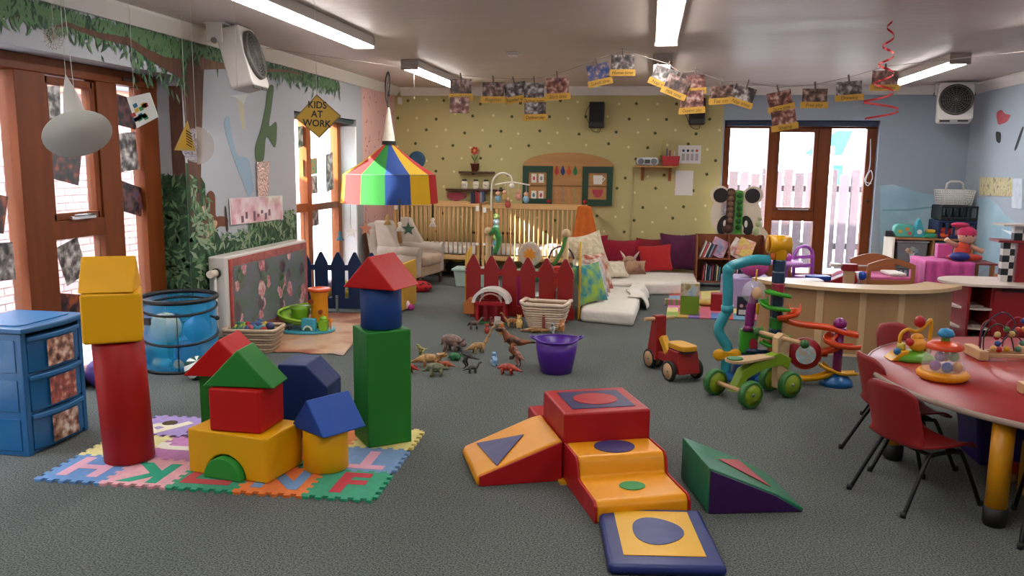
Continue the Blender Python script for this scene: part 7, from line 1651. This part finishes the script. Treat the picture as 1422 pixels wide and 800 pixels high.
# ================================================================== RED ACTIVITY TABLE AND CHAIRS
TC = Vector((2.25, 4.40, 0)); RTb = 1.07
t = thing('round_table', 'large round red nursery table with yellow legs', 'table', TC)
m = MB(); m.lathe([(0, .502), (RTb-.004, .502), (RTb-.004, .478), (0, .478)], 72); m.build('top', M('#9c2c2e', .35), t)
m = MB(); m.lathe([(RTb-.008, .476), (RTb+.004, .480), (RTb+.006, .49), (RTb+.002, .5035), (RTb-.006, .5045)], 72); m.build('edge_band', M('#9a8478', .5), t)
for (x, y) in ((1.545, 3.71), (1.34, 4.50), (2.95, 3.71), (2.25, 5.3)):
    m = MB(); m.cyl((x-TC.x, y-TC.y, .085), (x-TC.x, y-TC.y, .478), .045, n=20); o = m.build('leg', M('#d48f08', .4), t)
    m = MB(); m.lathe([(0, 0), (.042, 0), (.05, .02), (.05, .085), (.046, .087), (0, .087)], 20, c=(x-TC.x, y-TC.y, 0)); m.build('foot_cap', M('#141210', .5), o)
m = MB(); m.box(-.55, .6, -.5, -.44, .40, .478); m.box(-.55, .6, .44, .5, .40, .478); m.build('apron', M('#1c1412', .6), t)
RPL = M('#8a1416', .42)
def shell_chair(label, loc, rz):
    t = thing('school_chair', label, 'chair', loc, rz, 'red nursery chairs'); m = MB()
    # faces +Y locally; seat z .29
    def sf(u, v):
        x = (u-.5); wv = .33*(1-.08*abs(2*v-1)); xx = x*wv
        if v < .55:
            s2 = v/.55; y = .17-.33*s2; z = .29-.012*sin(pi*s2)-.03*max(0, (.18-s2)/.18)**2
            z += .02*(abs(x)*2)**3
        elif v < .68:
            s2 = (v-.55)/.13; y = -.16-.035*sin(s2*pi/2); z = .29+.035*(1-cos(s2*pi/2))+.02*(abs(x)*2)**3*(1-s2)
        else:
            s2 = (v-.68)/.32; y = -.195-.055*s2+.045*(abs(x)*2)**2*1.0; z = .325+.255*s2-.05*(abs(x)*2)**4*s2
        if .68 > v >= .55: y += .045*(abs(x)*2)**2*((v-.55)/.13)
        return (xx, y, z)
    m.grid(sf, 16, 26); m.build('shell', RPL, t, solid=.008, fixn=False)
    BT = M('#141414', .4, metal=.4)
    for s in (-1, 1):
        m = MB(); m.tube(spline([(s*.17, -.25, 0), (s*.145, -.12, .23), (s*.14, -.08, .262), (s*.14, .06, .262), (s*.145, .10, .235), (s*.17, .20, 0)], 5), .010, 8); m.build('leg_frame', BT, t)
        for y in (-.25, .20):
            m = MB(); m.lathe([(0, 0), (.013, 0), (.013, .025), (0, .025)], 10, c=(s*.17, y, 0)); m.build('foot', M('#0c0c0c', .6), t)
    for y in (-.09, .07):
        m = MB(); m.tube([(-.14, y, .262), (.14, y, .262)], .009, 8); m.build('cross_bar', BT, t)
c0 = (FLR(1187, 668)+FLR(1273, 727)+FLR(1278, 665))/3
ca = radians(-62)
shell_chair('red plastic school chair turned towards the table, nearest the yellow leg', (1.31, 3.98, 0), ca); 
shell_chair('red plastic school chair standing just beyond the first one', (1.38, 4.50, 0), radians(-78))
shell_chair('red plastic school chair on the far side of the table by the counter', (1.66, 5.20, 0), radians(-143))
shell_chair('red plastic school chair tucked under the near side of the table', (1.80, 3.66, 0), radians(-19))
p = FLR(1348, 612); t = thing('purple_bin', 'purple plastic bin under the red table', 'bin', (1.92, 4.62, 0))
m = MB(); m.prism([(-.16, 0), (.16, 0), (.20, .30), (-.20, .30)], -.15, .15, 'y'); m.build('body', M('#2c1c66', .4), t, bevel=.015)
m = MB(); m.box(-.215, .215, -.165, .165, .30, .32); m.build('rim', M('#34227a', .4), t, bevel=.006)
m = MB(); m.box(-.14, .14, -.10, .10, 0, .26); solo(m, 'mustard_box', M('#a8741c', .5), 'mustard yellow box under the table behind the front leg', 'box', (1.95, 4.05, 0), bevel=.01)
p = FLR(1405, 668); t = thing('toy_mushroom', 'small orange toy mushroom on the carpet under the table', 'toy', (p.x, p.y, 0))
m = MB(); m.lathe([(0, .06), (.035, .05), (.04, .065), (.03, .095), (0, .105)], 16); m.build('cap', M('#c8401c', .4), t)
m = MB(); m.lathe([(0, 0), (.022, 0), (.018, .055), (0, .055)], 12); m.build('stem', M('#d8a078', .4), t)
# ---- toys on the table (z .505)
ZB = .505
p = FLR(1268, 500, ZB); t = thing('bead_toy', 'green base toy with yellow looped tube and red flower', 'toy', (p.x, p.y+.02, ZB), radians(10))
m = MB(); m.lathe([(0, 0), (.12, 0), (.115, .02), (.07, .045), (0, .05)], 24); m.xf(Matrix.Scale(.75, 4, (0, 1, 0))); m.build('base', M('#5fa024', .35), t)
m = MB(); m.tube(spline([(-.07, 0, .04), (-.075, 0, .13), (-.04, 0, .165), (.01, 0, .155), (.05, 0, .18), (.085, 0, .22), (.09, 0, .15), (.08, 0, .04)], 6), .010, 8); m.build('loop', DYE, t)
m = MB(); m.sph((.02, -.01, .085), (.05, .04, .04), 14, 9); m.sph((.02, 0, .12), (.035, .03, .025), 12, 8); m.build('yellow_flower', M('#e0951c', .4), t)
m = MB(); m.sph((-.03, -.02, .10), .022, 10, 7); m.build('red_bead', M('#b81c1c', .35), t)
m = MB(); m.tube([(.02, 0, .15), (.025, 0, .19)], .009, 7); m.build('clear_stem', CLEAR, t)
m = MB(); m.sph((.025, 0, .21), (.028, .028, .033), 12, 8); m.build('red_flower', M('#a8141c', .4), t)
m = MB(); m.sph((.085, .02, .045), .028, 10, 7); m.build('red_ball', M('#a8141c', .35), t)
m = MB(); m.prism([(-.14, 0), (-.05, 0), (-.04, .06), (-.08, .05)], -.05, .05, 'y'); m.build('yellow_ramp', DYE, t, bevel=.006)
m = MB(); m.sph((-.10, -.03, .05), .02, 10, 7); m.build('blue_bead', M('#1c6aa0', .35), t)
m = MB(); m.cyl((-.065, 0, .055), (-.065, 0, .09), .022, n=14); m.build('lime_bead', M('#c8b84a', .35), t)
p = FLR(1311, 528, ZB); t = thing('spinning_popper', 'clear dome popper toy with orange lid and blue mushroom knob', 'toy', (p.x, p.y+.03, ZB))
m = MB(); m.lathe([(0, .0), (.10, 0), (.118, .012), (.122, .03), (.11, .045), (.09, .048), (0, .04)], 32); m.build('base', M('#e0900c', .35), t)
m = MB(); m.lathe([(.098, .045), (.10, .07), (.085, .13), (.075, .155)], 32); m.build('dome', CLEAR, t)
m = MB(); m.lathe([(.084, .155), (.088, .165), (.07, .185), (.02, .195), (0, .195)], 32); m.build('lid', M('#d8481a', .35), t)
m = MB(); m.lathe([(0, .19), (.022, .19), (.018, .22), (0, .22)], 14); m.build('knob_stem', M('#5a9a2c', .35), t)
m = MB(); m.lathe([(0, .215), (.036, .215), (.04, .23), (.028, .25), (0, .258)], 18); m.build('knob', M('#2080b0', .35), t)
for i, (x, y, z, c1) in enumerate(((-.05, -.04, .075, '#7a2a7a'), (.0, -.055, .07, '#24408a'), (.05, -.045, .072, '#d08a2c'), (-.02, -.01, .115, '#8a4a8a'), (.045, .0, .115, '#7aa03a'), (.01, .02, .11, '#d8a83a'))):
    m = MB(); m.sph((x, y, z), .027, 12, 8); m.build('popper_ball', M(c1, .4), t)
p = FLR(1385, 498, ZB); t = thing('bead_maze', 'wooden bead maze with curved wires and coloured beads', 'bead maze', (p.x+.04, p.y+.03, ZB), radians(4))
m = MB(); m.box(-.17, -.12, -.10, .10, 0, .055); m.build('end_block', PW, t, bevel=.006)
m = MB(); m.box(.12, .17, -.10, .10, 0, .055); m.build('end_block', PW, t, bevel=.006)
for y in (-.05, .06):
    m = MB(); m.box(-.12, .12, y-.012, y+.012, .012, .032); m.build('rail', PW, t, bevel=.003)
WR = [('#1c3a2c', [(-.14, -.07, .05), (-.14, -.07, .15), (-.07, -.06, .20), (.0, -.05, .14), (.03, -.05, .05)]), ('#24304a', [(-.14, -.03, .05), (-.13, -.03, .18), (-.04, -.03, .26), (.03, -.03, .20), (-.01, -.03, .12), (-.05, -.03, .06)]), ('#8a1c2a', [(-.12, .03, .05), (-.11, .03, .18), (-.05, .03, .20), (.0, .03, .10), (.06, .03, .13), (.14, .03, .05)]), ('#8a2a3a', [(.02, .06, .05), (.03, .06, .17), (.09, .06, .22), (.14, .06, .16), (.15, .06, .05)])]
for c1, pts in WR:
    m = MB(); m.tube(spline(pts, 6), .004, 6); m.build('wire', M(c1, .35), t)
for (x, y, z, c1) in ((-.02, -.05, .17, '#4a7a44'), (.01, -.05, .145, '#c8a860'), (.03, -.03, .15, '#3a3a42'), (.05, -.03, .165, '#b83a24'), (.085, -.03, .17, '#d0902a'), (-.05, -.03, .085, '#1c4a8a'), (-.05, -.05, .055, '#a81c1c'), (-.08, -.05, .06, '#c8a050'), (-.01, -.05, .06, '#c8961c'), (.05, -.05, .06, '#3a7a5a'), (-.03, .03, .11, '#a82424'), (-.04, .0, .13, '#c8b070'), (.11, .03, .08, '#3a7a6a'), (.12, .06, .20, '#1c4a9a')):
    m = MB(); m.sph((x, y, z), .017, 10, 7); m.build('bead', M(c1, .4), t)
p = FLR(1415, 545, ZB); m = MB(); m.box(-.04, .06, -.03, .03, 0, .05); solo(m, 'wooden_block', PW, 'plain wooden toy block at the table edge', 'toy block', (p.x+.04, p.y, ZB), bevel=.004)
